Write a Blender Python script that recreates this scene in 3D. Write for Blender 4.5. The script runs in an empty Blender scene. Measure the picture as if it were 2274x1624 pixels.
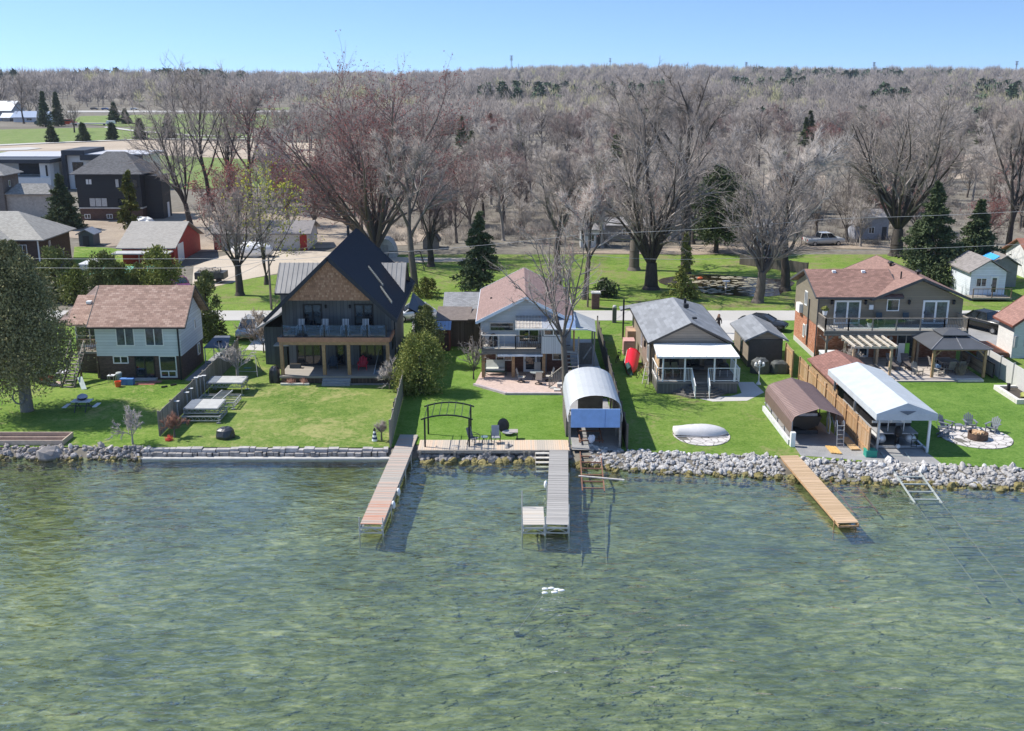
import bpy, math, random
import numpy as np
from mathutils import Vector, Matrix
R=random.Random(7); NR=np.random.default_rng(7)
S=bpy.context.scene; COL=S.collection
# ---------------------------------------------------------------- camera
F,CX,CY,HZ,CZ=2350.,1137.,812.,168.,25.
PIT=math.atan((CY-HZ)/F)
cam=bpy.data.cameras.new('camera'); camo=bpy.data.objects.new('camera',cam); COL.objects.link(camo)
camo.location=(0,0,CZ); camo.rotation_euler=(math.pi/2-PIT,0,0)
cam.angle=2*math.atan(CX/F); cam.clip_start=.5; cam.clip_end=20000; S.camera=camo
# ---------------------------------------------------------------- sky, sun, exposure
SE=math.radians(50); SAZ=math.radians(-76)      # sun height, compass turn from +Y
W=bpy.data.worlds.new('World'); S.world=W; W.use_nodes=True; wt=W.node_tree
sky=wt.nodes.new('ShaderNodeTexSky'); sky.sky_type='NISHITA'; sky.sun_disc=False
sky.sun_elevation=SE; sky.sun_rotation=SAZ; sky.altitude=200; sky.air_density=1.0; sky.dust_density=.3; sky.ozone_density=1.2
wc=wt.nodes.new('ShaderNodeTexCoord'); wm=wt.nodes.new('ShaderNodeVectorMath'); wm.operation='MULTIPLY_ADD'
wm.inputs[1].default_value=(1,1,2.2); wm.inputs[2].default_value=(0,0,.20)
wt.links.new(wc.outputs['Generated'],wm.inputs[0]); wt.links.new(wm.outputs[0],sky.inputs[0])
bg=wt.nodes['Background']; bg.inputs[1].default_value=.15; wmx=wt.nodes.new('ShaderNodeMix'); wmx.data_type='RGBA'; wmx.blend_type='MULTIPLY'; wmx.inputs[0].default_value=1; wmx.inputs[7].default_value=(.76,.86,.92,1); wt.links.new(sky.outputs[0],wmx.inputs[6]); wt.links.new(wmx.outputs[2],bg.inputs[0])
sl=bpy.data.lights.new('sun','SUN'); sl.energy=3.9; sl.angle=math.radians(.5); sl.color=(1,.955,.88)
so=bpy.data.objects.new('sun',sl); COL.objects.link(so); so.location=(-60,60,120)
sdir=Vector((math.sin(SAZ)*math.cos(SE),math.cos(SAZ)*math.cos(SE),math.sin(SE)))
so.rotation_euler=(-sdir).to_track_quat('-Z','Y').to_euler()
S.view_settings.view_transform='Standard'; S.view_settings.look='None'; S.view_settings.exposure=0.8; S.view_settings.gamma=1
# ---------------------------------------------------------------- helpers
def at(u,v,z=1.0):
    a=(u-CX)/F; b=-(v-CY)/F
    t=(z-CZ)/(-math.sin(PIT)+b*math.cos(PIT))
    return (a*t,(math.cos(PIT)+b*math.sin(PIT))*t)
def tag(o,label=None,cat=None,group=None,kind=None):
    if label: o['label']=label
    if cat: o['category']=cat
    if group: o['group']=group
    if kind: o['kind']=kind
    return o
def thing(name,label,cat,loc=(0,0,0),group=None):
    o=bpy.data.objects.new(name,None); COL.objects.link(o); o.location=loc; o.empty_display_size=.3
    return tag(o,label,cat,group)
def rootloc(o):
    while o.parent: o=o.parent
    return o.location
def kids(o): return [c for c in ALLC.get(o.name,[])]
ALLC={}
def link(o,parent):
    COL.objects.link(o)
    if parent is not None:
        o.parent=parent; ALLC.setdefault(parent.name,[]).append(o)
def dup(o,loc=None,rz=0,label=None,scale=None,parent=None,group=None):
    c=o.copy(); link(c,parent)
    if loc is not None: c.location=loc; c.rotation_euler=(0,0,rz)
    if scale is not None: c.scale=scale if hasattr(scale,'__len__') else (scale,)*3
    if label: c['label']=label
    if group: c['group']=group
    for k in kids(o): dup(k,parent=c)
    return c
def newmesh(name,V,Fc,mat,smooth=False):
    me=bpy.data.meshes.new(name); me.from_pydata(V,[],Fc); me.update()
    if mat: me.materials.append(mat)
    if smooth: me.polygons.foreach_set('use_smooth',[True]*len(me.polygons))
    return me
class MB:
    def __init__(s): s.V=[]; s.F=[]
    def add(s,V,Fc):
        n=len(s.V); s.V+= [tuple(v) for v in V]; s.F+=[tuple(i+n for i in f) for f in Fc]; return s
    def box(s,x0,x1,y0,y1,z0,z1,rz=0,c=None,M=None):
        V=[(x,y,z) for z in(z0,z1) for y in(y0,y1) for x in(x0,x1)]
        if rz:
            c=c or ((x0+x1)/2,(y0+y1)/2); k,q=math.cos(rz),math.sin(rz)
            V=[(c[0]+(x-c[0])*k-(y-c[1])*q, c[1]+(x-c[0])*q+(y-c[1])*k, z) for x,y,z in V]
        if M is not None: V=[M@Vector(v) for v in V]
        return s.add(V,[(0,2,3,1),(4,5,7,6),(0,1,5,4),(2,6,7,3),(0,4,6,2),(1,3,7,5)])
    def bar(s,p,q,w,h=None,up=(0,0,1)):      # square bar between two points
        h=h or w; p=Vector(p);q=Vector(q);d=(q-p).normalized(); u=Vector(up)
        if abs(d.dot(u))>.98: u=Vector((0,1,0))
        a=d.cross(u).normalized()*(w/2); b=a.cross(d).normalized()*(h/2)
        V=[p-a-b,p+a-b,p+a+b,p-a+b,q-a-b,q+a-b,q+a+b,q-a+b]
        return s.add(V,[(3,2,1,0),(4,5,6,7),(0,1,5,4),(1,2,6,5),(2,3,7,6),(3,0,4,7)])
    def tube(s,pts,r,n=6,cap=True):
        pts=[Vector(p) for p in pts]; rs=r if hasattr(r,'__len__') else [r]*len(pts)
        V=[];Fc=[]
        for i,p in enumerate(pts):
            d=(pts[min(i+1,len(pts)-1)]-pts[max(i-1,0)]).normalized()
            u=Vector((0,0,1)) if abs(d.z)<.95 else Vector((1,0,0))
            a=d.cross(u).normalized(); b=a.cross(d)
            for k in range(n):
                t=2*math.pi*k/n; V.append(p+(a*math.cos(t)+b*math.sin(t))*rs[i])
        for i in range(len(pts)-1):
            for k in range(n):
                j=(k+1)%n; Fc.append((i*n+k,i*n+j,i*n+n+j,i*n+n+k))
        if cap:
            Fc.append(tuple(range(n-1,-1,-1))); Fc.append(tuple(range((len(pts)-1)*n,len(pts)*n)))
        return s.add(V,Fc)
    def prism(s,poly,d,c=(0,0,0)):            # polygon (3-D points) pushed along d
        n=len(poly); A=[Vector(p)+Vector(c) for p in poly]; B=[p+Vector(d) for p in A]
        return s.add(A+B,[tuple(range(n-1,-1,-1)),tuple(range(n,2*n))]+[(i,(i+1)%n,n+(i+1)%n,n+i) for i in range(n)])
    def slab(s,quad,t):                        # sloping panel of thickness t (hangs below the given corners)
        return s.prism(quad,(0,0,-t))
    def lathe(s,prof,c,n=16,sx=1,sy=1):        # profile of (r,z)
        V=[];Fc=[]
        for r,z in prof:
            for k in range(n):
                t=2*math.pi*k/n; V.append((c[0]+r*sx*math.cos(t),c[1]+r*sy*math.sin(t),c[2]+z))
        for i in range(len(prof)-1):
            for k in range(n):
                j=(k+1)%n; Fc.append((i*n+k,i*n+j,i*n+n+j,i*n+n+k))
        Fc.append(tuple(range(n-1,-1,-1))); Fc.append(tuple(range((len(prof)-1)*n,len(prof)*n)))
        return s.add(V,Fc)
    def blob(s,c,r,n=10,m=7,jit=.1,rnd=R):
        V=[];Fc=[]
        for i in range(m+1):
            ph=math.pi*i/m
            for k in range(n):
                t=2*math.pi*k/n; j=1+rnd.uniform(-jit,jit)
                V.append((c[0]+r[0]*j*math.sin(ph)*math.cos(t),c[1]+r[1]*j*math.sin(ph)*math.sin(t),c[2]-r[2]*j*math.cos(ph)))
        for i in range(m):
            for k in range(n):
                j=(k+1)%n; Fc.append((i*n+k,i*n+j,i*n+n+j,i*n+n+k))
        return s.add(V,Fc)
    def build(s,name,mat,parent=None,smooth=False,loc=None,label=None,cat=None,group=None,kind=None):
        b=Vector(rootloc(parent)) if parent is not None else Vector(loc or (0,0,0))
        me=newmesh(name,[tuple(Vector(v)-b) for v in s.V],s.F,mat,smooth)
        o=bpy.data.objects.new(name,me); link(o,parent)
        if parent is None: o.location=b
        return tag(o,label,cat,group,kind)
# ---------------------------------------------------------------- materials
class NT:
    def __init__(s,name):
        s.m=bpy.data.materials.new(name); s.m.use_nodes=True; s.t=s.m.node_tree; s.t.nodes.clear()
        s.out=s.n('ShaderNodeOutputMaterial'); s.x=0
    def n(s,ty,ins=None,**kw):
        o=s.t.nodes.new(ty)
        for k,v in kw.items(): setattr(o,k,v)
        for k,v in (ins or {}).items(): s.set(o.inputs[k],v)
        return o
    def set(s,i,v):
        if isinstance(v,bpy.types.NodeSocket): s.t.links.new(v,i)
        elif isinstance(v,bpy.types.Node): s.t.links.new(v.outputs[0],i)
        else:
            if hasattr(v,'__len__') and i.type=='RGBA' and len(v)==3: v=(*v,1)
            i.default_value=v
    def math(s,op,a,b=0.,c=None):
        o=s.n('ShaderNodeMath',operation=op); s.set(o.inputs[0],a); s.set(o.inputs[1],b)
        if c is not None: s.set(o.inputs[2],c)
        return o.outputs[0]
    def co(s,scale=(1,1,1),rot=(0,0,0),world=False):
        if world: src=s.n('ShaderNodeNewGeometry').outputs['Position']
        else: src=s.n('ShaderNodeTexCoord').outputs['Object']
        mp=s.n('ShaderNodeMapping',{0:src,2:rot,3:scale}); return mp.outputs[0]
    def noise(s,sc,vec=None,det=4,rough=.55,dist=0.,col=False):
        o=s.n('ShaderNodeTexNoise',{'Scale':sc,'Detail':det,'Roughness':rough,'Distortion':dist})
        if vec is not None: s.set(o.inputs['Vector'],vec)
        return o.outputs[1 if col else 0]
    def ramp(s,f,stops,interp='LINEAR'):
        o=s.n('ShaderNodeValToRGB',{0:f}); cr=o.color_ramp; cr.interpolation=interp
        while len(cr.elements)<len(stops): cr.elements.new(.5)
        for e,(p,c) in zip(cr.elements,stops):
            e.position=p; e.color=(*c,1) if hasattr(c,'__len__') else (c,c,c,1)
        return o.outputs[0]
    def mix(s,f,a,b,bt='MIX'):
        o=s.n('ShaderNodeMix',data_type='RGBA',blend_type=bt); s.set(o.inputs[0],f); s.set(o.inputs[6],a); s.set(o.inputs[7],b); return o.outputs[2]
    def bump(s,h,st=.3,d=.05,nrm=None):
        o=s.n('ShaderNodeBump',{'Height':h,'Strength':st,'Distance':d})
        if nrm is not None: s.set(o.inputs['Normal'],nrm)
        return o.outputs[0]
    def pbr(s,col,rough=.7,bump=None,metal=0.,spec=.5,**kw):
        b=s.n('ShaderNodeBsdfPrincipled',{'Base Color':col,'Roughness':rough,'Metallic':metal,'Specular IOR Level':spec})
        if bump is not None: s.set(b.inputs['Normal'],bump)
        for k,v in kw.items(): s.set(b.inputs[k.replace('_',' ')],v)
        s.t.links.new(b.outputs[0],s.out.inputs[0]); return s.m
    def frac(s,axis,pitch):   # fraction within a course and its index
        sp=s.n('ShaderNodeSeparateXYZ',{0:s.n('ShaderNodeTexCoord').outputs['Object']})
        v=s.math('DIVIDE',sp.outputs['XYZ'.index(axis)],pitch); return s.math('FRACT',v),s.math('FLOOR',v)
def sc(c,k): return tuple(min(1,x*k) for x in c)
CACHE={}
def memo(f):
    def g(*a,**k):
        key=(f.__name__,a,tuple(sorted(k.items())))
        if key not in CACHE: CACHE[key]=f(*a,**k)
        return CACHE[key]
    return g
@memo
def plain(name,c,rough=.6,var=.18,scale=3.,metal=0.,spec=.4,bump=.1):
    t=NT(name); v=t.co(); n=t.noise(scale,v,5); n2=t.noise(scale*9,v,3)
    f=t.math('ADD',t.math('MULTIPLY',n,.65),t.math('MULTIPLY',n2,.35))
    col=t.ramp(f,[(.3,sc(c,1-var*1.3)),(.7,sc(c,1+var*1.3))])
    return t.pbr(col,rough,t.bump(n2,bump,.02) if bump else None,metal,spec)
@memo
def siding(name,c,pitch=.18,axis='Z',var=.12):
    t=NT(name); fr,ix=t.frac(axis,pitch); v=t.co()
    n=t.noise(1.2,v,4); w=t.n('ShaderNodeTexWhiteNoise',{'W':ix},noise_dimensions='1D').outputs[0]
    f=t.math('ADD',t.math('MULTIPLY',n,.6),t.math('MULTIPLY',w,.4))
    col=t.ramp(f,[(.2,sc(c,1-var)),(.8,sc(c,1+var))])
    gap=t.math('LESS_THAN',fr,.1); col=t.mix(t.math('MULTIPLY',gap,.55),col,sc(c,.35))  # shadow line at each lap, put into the colour
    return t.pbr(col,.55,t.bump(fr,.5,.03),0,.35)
@memo
def shingle(name,c,ax='X',var=.3,c2=None,w=.33,h=.16,mortar=.5):
    t=NT(name); v=t.co()
    sp=t.n('ShaderNodeSeparateXYZ',{0:v}); o=sp.outputs
    a,b=(o[0],t.math('ADD',t.math('MULTIPLY',o[1],.8),t.math('MULTIPLY',o[2],.6))) if ax=='X' else (o[1],t.math('ADD',t.math('MULTIPLY',o[0],.8),t.math('MULTIPLY',o[2],.6)))
    if ax=='Z': a,b=(t.math('ADD',o[0],t.math('MULTIPLY',o[1],1.)),o[2])
    if ax=='R': a,b=(o[0],t.math('SUBTRACT',t.math('MULTIPLY',o[1],.8),t.math('MULTIPLY',o[2],.6)))
    cv=t.n('ShaderNodeCombineXYZ',{0:a,1:b})
    br=t.n('ShaderNodeTexBrick',{'Vector':cv.outputs[0],'Color1':(0.,0.,0.),'Color2':(1.,1.,1.),'Mortar':(.5,.5,.5),'Scale':1.,'Mortar Size':.012,'Mortar Smooth':.3,'Bias':0.,'Brick Width':w,'Row Height':h})
    n=t.noise(.5,v,5,.6); n2=t.noise(14,v,2)
    f=t.math('ADD',t.math('MULTIPLY',br.outputs[0],.45),t.math('ADD',t.math('MULTIPLY',n,.4),t.math('MULTIPLY',n2,.2)))
    col=t.ramp(f,[(.25,sc(c,1-var)),(.55,c),(.85,c2 or sc(c,1+var))])
    col=t.mix(t.math('MULTIPLY',br.outputs['Fac'],mortar),col,sc(c,.4))
    return t.pbr(col,.85,t.bump(t.math('SUBTRACT',1.,br.outputs['Fac']),.4,.02),0,.25)
@memo
def planks(name,c,axis='X',pitch=.14,c2=None,var=.3,rough=.75):
    t=NT(name); fr,ix=t.frac(axis,pitch); v=t.co({'X':(3,.6,3),'Y':(.6,3,3),'Z':(3,3,.6)}[axis])
    w=t.n('ShaderNodeTexWhiteNoise',{'W':ix},noise_dimensions='1D').outputs[0]; n=t.noise(3,v,5,.65)
    f=t.math('ADD',t.math('MULTIPLY',w,.55),t.math('MULTIPLY',n,.45))
    col=t.ramp(f,[(.2,sc(c,1-var)),(.5,c),(.8,c2 or sc(c,1+var))])
    col=t.mix(t.math('MULTIPLY',t.math('LESS_THAN',fr,.07),.8),col,sc(c,.18))
    return t.pbr(col,rough,t.bump(n,.2,.02),0,.3)
def glass_mat():
    t=NT('window_glass'); v=t.co(); n=t.noise(1.5,v,2)
    return t.pbr(t.ramp(n,[(.35,(.012,.016,.022)),(.7,(.035,.045,.055))]),.04,t.bump(t.noise(.8,v,1),.06,.05),0,.9)
GLASS=glass_mat()
WHITE=plain('white_paint',(.78,.78,.76),.5,.05)
BLACK=plain('black_paint',(.02,.02,.022),.5,.2)
WOODP=plain('warm_timber',(.37,.225,.115),.7,.25,6)
WOODG=plain('grey_timber',(.28,.25,.21),.8,.25,6)
ALU=plain('aluminium',(.5,.51,.52),.4,.12,4,.7)
RUST=plain('rusty_steel',(.2,.1,.065),.8,.35,5)
DGREY=plain('dark_grey_plastic',(.06,.065,.07),.5,.2)
# ---------------------------------------------------------------- terrain, water, roads
def edge(x): return float(np.interp(x,[-400,-60,-24,-8.3,-6.2,3.8,7.6,16,23,27,40,70,400],[70,67.2,67,66.9,67.6,67.6,66.2,65.2,64.1,63.7,62.,58.,30]))
WZ=.42
def bank(x):      # (distance from the lawn edge, height): steep behind walls, sloping under the stones
    if -24.6<x<-8.2: return [(9,-1.2),(5,-.7),(2.4,-.25),(1.0,-.05),(.55,.3),(0,.93)]
    if -8.2<=x<3.7: return [(9,-1.2),(5,-1.0),(3.2,-.3),(1.9,.3),(.8,.7),(0,.93)]
    if x<0: return [(9,-1.2),(4,-1.0),(1.7,-.15),(.9,.42),(.4,.8),(0,.94)]
    return [(9,-1.2),(5,-.75),(3.5,-.1),(2.3,.42),(.8,.82),(0,.94)]
def sst(a,b,x):
    t=min(1,max(0,(x-a)/(b-a))); return t*t*(3-2*t)
def ground_z(x,y):
    k=sst(820,2500,y); r=9+11*sst(-600,500,x)+4*math.sin(x/310+1)+2.5*math.sin(x/130)
    near=sst(700,1200,y)*9*sst(-120,-500,x)*(1-sst(1500,2000,y))
    return 1+k*r+near
def bedcol(t):
    a=t.noise(.07,t.co((1,1,1),world=True),5,.6,.6); b=t.noise(.6,t.co((.7,1.2,1),(0,0,.3),True),5,.7,.9); r=t.noise(1.7,t.co((.5,1.35,1),(0,0,math.radians(18)),True),3,.6,1.0); q=t.noise(5,t.co((.7,1.3,1),world=True),3,.75)
    f=t.math('ADD',t.math('MULTIPLY',a,.26),t.math('ADD',t.math('MULTIPLY',b,.26),t.math('ADD',t.math('MULTIPLY',r,.36),t.math('MULTIPLY',q,.12))))
    return t.ramp(f,[(.37,(.048,.060,.024)),(.45,(.098,.120,.050)),(.51,(.16,.185,.085)),(.57,(.265,.285,.145)),(.65,(.46,.46,.27))]),b
def litter():
    t=NT('leaf_litter'); v=t.co(); n=t.noise(.03,v,6,.65); n2=t.noise(.9,v,5,.7); n3=t.noise(9,v,3)
    f=t.math('ADD',t.math('MULTIPLY',n,.4),t.math('ADD',t.math('MULTIPLY',n2,.4),t.math('MULTIPLY',n3,.2)))
    c=t.ramp(f,[(.3,(.085,.075,.060)),(.5,(.175,.157,.128)),(.68,(.30,.275,.23))])
    z=t.n('ShaderNodeSeparateXYZ',{0:t.n('ShaderNodeNewGeometry').outputs['Position']}).outputs[2]; wet=t.ramp(z,[(.40,(1,1,1)),(.55,(0,0,0))])
    b,_=bedcol(t); c=t.mix(wet,c,b)
    return t.pbr(c,.95,t.bump(n2,.6,.15),0,.1)
def lawn_mat(name,g,y,amt,dry=(.36,.33,.14)):
    t=NT(name); v=t.co(); a=t.noise(.16,v,4,.6,.3); b=t.noise(1.3,v,5,.75,.4); c=t.noise(16,v,3,.8)
    e=t.noise(5,v,3,.8); f=t.math('ADD',t.math('MULTIPLY',a,.2),t.math('ADD',t.math('MULTIPLY',b,.25),t.math('ADD',t.math('MULTIPLY',e,.3),t.math('MULTIPLY',c,.25))))
    col=t.ramp(f,[(.37,sc(g,.42)),(.46,g),(.55,y),(.65,sc(y,1.45))])
    d=t.noise(.28,v,5,.7,.5); d2=t.noise(2.4,v,4,.8); m=t.ramp(t.math('ADD',t.math('MULTIPLY',d,.6),t.math('MULTIPLY',d2,.4)),[(.62-amt,0.),(.72-amt,1.)])
    col=t.mix(t.math('MULTIPLY',m,.75),col,dry)
    return t.pbr(col,.9,t.bump(t.math('ADD',c,t.math('MULTIPLY',b,.6)),.7,.08),0,.15)
def patchy(name,c1,c2,s1=.4,s2=8,rough=.9,bump=.3,d=.03):
    t=NT(name); v=t.co(); a=t.noise(s1,v,6,.65); b=t.noise(s2,v,4,.7)
    f=t.math('ADD',t.math('MULTIPLY',a,.55),t.math('MULTIPLY',b,.45))
    return t.pbr(t.ramp(f,[(.33,c1),(.67,c2)]),rough,t.bump(b,bump,d),0,.2)
def grid(name,xs,rows,mat,smooth=True):          # rows: function (x)->list of (y,z)
    V=[];Fc=[];m=None
    for x in xs:
        r=rows(x); m=len(r); V+=[(x,y,z) for y,z in r]
    for i in range(len(xs)-1):
        for j in range(m-1): Fc.append((i*m+j,(i+1)*m+j,(i+1)*m+j+1,i*m+j+1))
    o=bpy.data.objects.new(name,newmesh(name,V,Fc,mat,smooth)); COL.objects.link(o); o['kind']='structure'; return o
xs=sorted(set(list(range(-3600,3601,120))+list(range(-400,401,20))+[x*.5 for x in range(-90,121)]))
ys_f=[80,100,120,150,200,300,420,560,700,820,900,1000,1150,1300,1500,1700,1900,2100,2300,2500,2800,3400]
grid('ground',xs,lambda x:[(edge(x)-d,z) for d,z in bank(x)]+[(max(y,edge(x)+1+i*.1),ground_z(x,y)-.02) for i,y in enumerate(ys_f)],litter())
def bed_mat():
    t=NT('lakebed_weed_and_sand'); c,b=bedcol(t); return t.pbr(c,.9,t.bump(b,.5,.2),0,.1)
grid('lakebed',[x*4 for x in range(-60,61)],lambda x:[(y,-.30-.4*(1-sst(36,64,y))+.12*math.sin(x*.7+y*.9)*math.sin(y*.43)) for y in range(-60,74,3)],bed_mat())
def water_mat():
    t=NT('lake_water')
    v1=t.co((.42,1.05,1),(0,0,math.radians(16)),True); v2=t.co((.6,1.3,1),(0,0,math.radians(-10)),True); v3=t.co((1,1.5,1),(0,0,math.radians(28)),True); P=t.co((1,1,1),world=True)
    a=t.noise(1.15,v1,2,.45,.8); b=t.noise(2.0,v2,2,.45,.6); c=t.noise(3.2,v3,2,.5,.5); g=t.noise(.035,P,3,.6)
    h=t.math('ADD',t.math('MULTIPLY',a,.6),t.math('ADD',t.math('MULTIPLY',b,.32),t.math('MULTIPLY',c,.13)))
    h=t.math('MULTIPLY',h,t.ramp(g,[(.35,.5),(.65,1.45)]))
    bn=t.bump(h,1.,.20)
    fr=t.n('ShaderNodeFresnel',{'IOR':1.34,'Normal':bn})
    gl=t.n('ShaderNodeBsdfGlossy',{'Color':(1,1,1,1),'Roughness':.03,'Normal':bn})
    # murk: part of the light is scattered back by the green water before it reaches the bed
    mk=t.n('ShaderNodeBsdfDiffuse',{'Color':(.09,.115,.10,1)})
    tr=t.n('ShaderNodeBsdfTransparent',{'Color':(.88,.94,.86,1)})
    m1=t.n('ShaderNodeMixShader',{0:.08,1:tr,2:mk}); m2=t.n('ShaderNodeMixShader',{0:t.math('MULTIPLY',fr,2.5),1:m1,2:gl})
    t.t.links.new(m2.outputs[0],t.out.inputs[0]); return t.m
grid('water',[-1500,-300,-100,0,100,300,1500],lambda x:[(-120,WZ),(0,WZ),(40,WZ),(73,WZ),(75,WZ)],water_mat(),False)
# ---- sheets lying on the ground
def sheet(name,pts,z,mat,kind='structure'):
    o=bpy.data.objects.new(name,newmesh(name,[(x,y,z) for x,y in pts],[tuple(range(len(pts)))],mat)); COL.objects.link(o); o['kind']=kind; return o
def sheetV(name,uv,z,mat): return sheet(name,[at(u,v,z) for u,v in uv],z,mat)
def lot(x0,x1,y1,mat,y0f=edge,z=.99):
    xx=[x0+(x1-x0)*i/8 for i in range(9)]
    pts=[(x,y0f(x)-.05) for x in xx]+[(x1,y1),(x0,y1)]; sheet('lawn',pts,z,mat)
LG1=lawn_mat('lawn_fresh',(.095,.185,.022),(.20,.27,.055),.08)
LG2=lawn_mat('lawn_dry_patches',(.10,.18,.028),(.20,.25,.065),.11)
LG3=lawn_mat('lawn_bright',(.10,.195,.022),(.16,.25,.05),.05,(.25,.22,.09))
LG4=lawn_mat('lawn_mid',(.105,.19,.024),(.18,.25,.055),.09,(.27,.24,.11))
LG5=lawn_mat('lawn_lush',(.085,.175,.024),(.15,.24,.048),.0,(.19,.19,.06))
LP=lawn_mat('park_grass',(.105,.185,.025),(.20,.265,.055),.12,(.24,.19,.11))
LF=lawn_mat('field_grass',(.125,.185,.045),(.20,.25,.085),.10,(.27,.24,.13))
lot(-62,-24,104.9,LG1); lot(-24,-8.3,104.9,LG2); lot(-8.3,7.85,104.9,LG3); lot(7.85,23.2,104.9,LG4); lot(23.2,40.3,104.9,LG5); lot(40.3,75,104.9,LG4,lambda x:edge(x))
ASPH=patchy('pale_asphalt',(.37,.355,.33),(.47,.45,.42),.15,9)
CONC=patchy('concrete',(.40,.385,.36),(.52,.5,.47),.3,10)
GRAV=patchy('grey_gravel',(.19,.19,.19),(.40,.39,.38),.5,22,.95,.9,.04)
TAN=patchy('tan_gravel',(.38,.32,.25),(.55,.48,.39),.12,6)
DIRT=patchy('bare_dirt',(.20,.155,.12),(.42,.35,.27),.15,3)
DRYG=patchy('dry_grass',(.30,.24,.18),(.48,.40,.31),.05,1.2)
sheet('park_lawn',[(-37,109.6),(100,109.6),(100,146),(-20,146),(-25,135),(-36,124)],1.0,LP)
sheet('road',[(-75,104.9),(120,104.9),(120,109.6),(-75,109.6)],1.006,ASPH)
sheet('driveway',[(-24.2,93),(-19.4,92),(-19.4,105.2),(-24.6,105.2)],1.0,CONC)
sheet('driveway',[(-9.4,97.5),(-4.0,97.5),(-3.6,105.2),(-10.2,105.2)],1.0,CONC)
sheet('driveway',[(18.2,96.5),(26,96.5),(26.4,105.2),(18,105.2)],1.0,CONC)
sheet('driveway',[(41.3,95.5),(49,92),(54,105.2),(43,105.2)],1.0,GRAV)
sheet('gravel_lot',[at(*p) for p in [(425,655),(480,636),(560,618),(660,600),(780,590),(900,584),(1060,580),(1060,573),(900,572),(700,558),(560,556),(480,572),(430,592)]],1.012,TAN)
sheetV('dirt_yard',[(120,525),(180,480),(420,470),(700,470),(1000,520),(900,545),(560,556),(430,560),(320,540),(240,548),(180,530)],1.03,DIRT)
sheetV('lawn',[(160,612),(165,548),(240,550),(330,565),(320,600)],1.03,LG1)
sheetV('dirt_clearing',[(1250,562),(1540,545),(1700,538),(1850,536),(2060,545),(2050,556),(1860,552),(1700,560),(1550,566)],1.05,DIRT)
sheetV('dry_field',[(1680,395),(1740,378),(1830,384),(1840,420),(1700,432)],1.1,DRYG)
sheetV('dry_field',[(2070,372),(2110,345),(2200,340),(2274,352),(2274,385),(2120,398)],1.1,DRYG)
sheetV('field',[(-60,404),(-60,334),(160,338),(560,352),(700,362),(700,412),(420,420),(180,408)],1.1,LF)
sheetV('dry_strip',[(-60,336),(-60,327),(150,318),(330,311),(700,318),(700,365),(560,354),(330,344),(160,339)],1.15,DRYG)
sheetV('field',[(-60,324),(-60,289),(180,284),(460,286),(560,300),(560,310),(330,310),(150,317)],1.1,LF)
sheetV('farm_track',[(-60,326),(150,316.5),(330,309.5),(560,309.5),(560,308),(330,308),(150,314.5),(-60,323)],1.3,CONC)
sheetV('farm_track',[(230,283),(300,292),(420,301),(560,305),(560,304),(420,299),(300,289),(240,281)],1.35,CONC)
sheetV('field',[(150,272),(180,258),(470,252),(700,258),(700,284),(460,284),(250,281)],1.1,LF)
sheetV('highway',[(150,249.6),(700,249.6),(900,250),(900,246),(700,245),(150,246)],1.3,ASPH)
sheetV('field',[(150,245),(900,244.5),(900,238),(620,236),(260,240)],1.1,LF)
sheetV('gravel_pad',[(-60,332),(60,327),(95,329),(60,333),(-60,336)],1.3,CONC)
sheetV('dirt_yard',[(-60,600),(-60,480),(120,470),(185,500),(120,540),(40,600)],1.02,DIRT)
# boat-ramp gravel, paths and patios
sheet('gravel_ramp',[(18.9,65.3),(27.6,63.2),(27.3,67),(26.6,75),(23.6,75),(22.4,69),(21.8,77),(19.2,77)],1.0,GRAV)
sheet('gravel_ramp',[(4.0,66.4),(7.3,66.2),(7.3,78),(4.2,78)],1.0,GRAV)
sheet('path',[(14.2,78.1),(15.3,77.2),(18,77.4),(19.8,79.6),(19.6,82.5),(18.3,82.5),(18,79.4),(17,78.6),(15.2,78.4)],1.0,CONC)
sheet('path',[(-26.7,83),(-24.6,82.5),(-24.6,92),(-26.5,92)],1.0,GRAV)
sheet('path',[(5,79.5),(7.5,79.5),(7.5,97),(5.2,97)],1.0,CONC)
# pond in the park with pale lily pads
def pond_mat():
    t=NT('pond_water'); v=t.co((1,2,1)); return t.pbr(t.ramp(t.noise(.7,v,4),[(.4,(.018,.014,.008)),(.65,(.05,.035,.02))]),.08,t.bump(t.noise(5,v,2),.1,.02),0,.6)
pc=at(1620,634); pts=[(pc[0]+7.5*math.cos(a)*(1+.18*math.sin(3*a)),pc[1]+7*math.sin(a)*(1+.15*math.cos(2*a+1))) for a in [i*math.pi/16 for i in range(32)]]
sheet('pond_water',pts,1.03,pond_mat())
mb=MB()
for i in range(170):
    a=R.uniform(0,6.28);q=math.sqrt(R.random())*.88; x=pc[0]+7*q*math.cos(a);y=pc[1]+6.4*q*math.sin(a);r=R.uniform(.15,.4)
    mb.add([(x+r*1.3*math.cos(k),y+r*math.sin(k),1.045+R.uniform(0,.006)) for k in [j*.785 for j in range(8)]],[tuple(range(8))])
mb.build('lily_pads',plain('lily_pad',(.30,.27,.19),.7,.3),label=None,kind='stuff')
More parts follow.
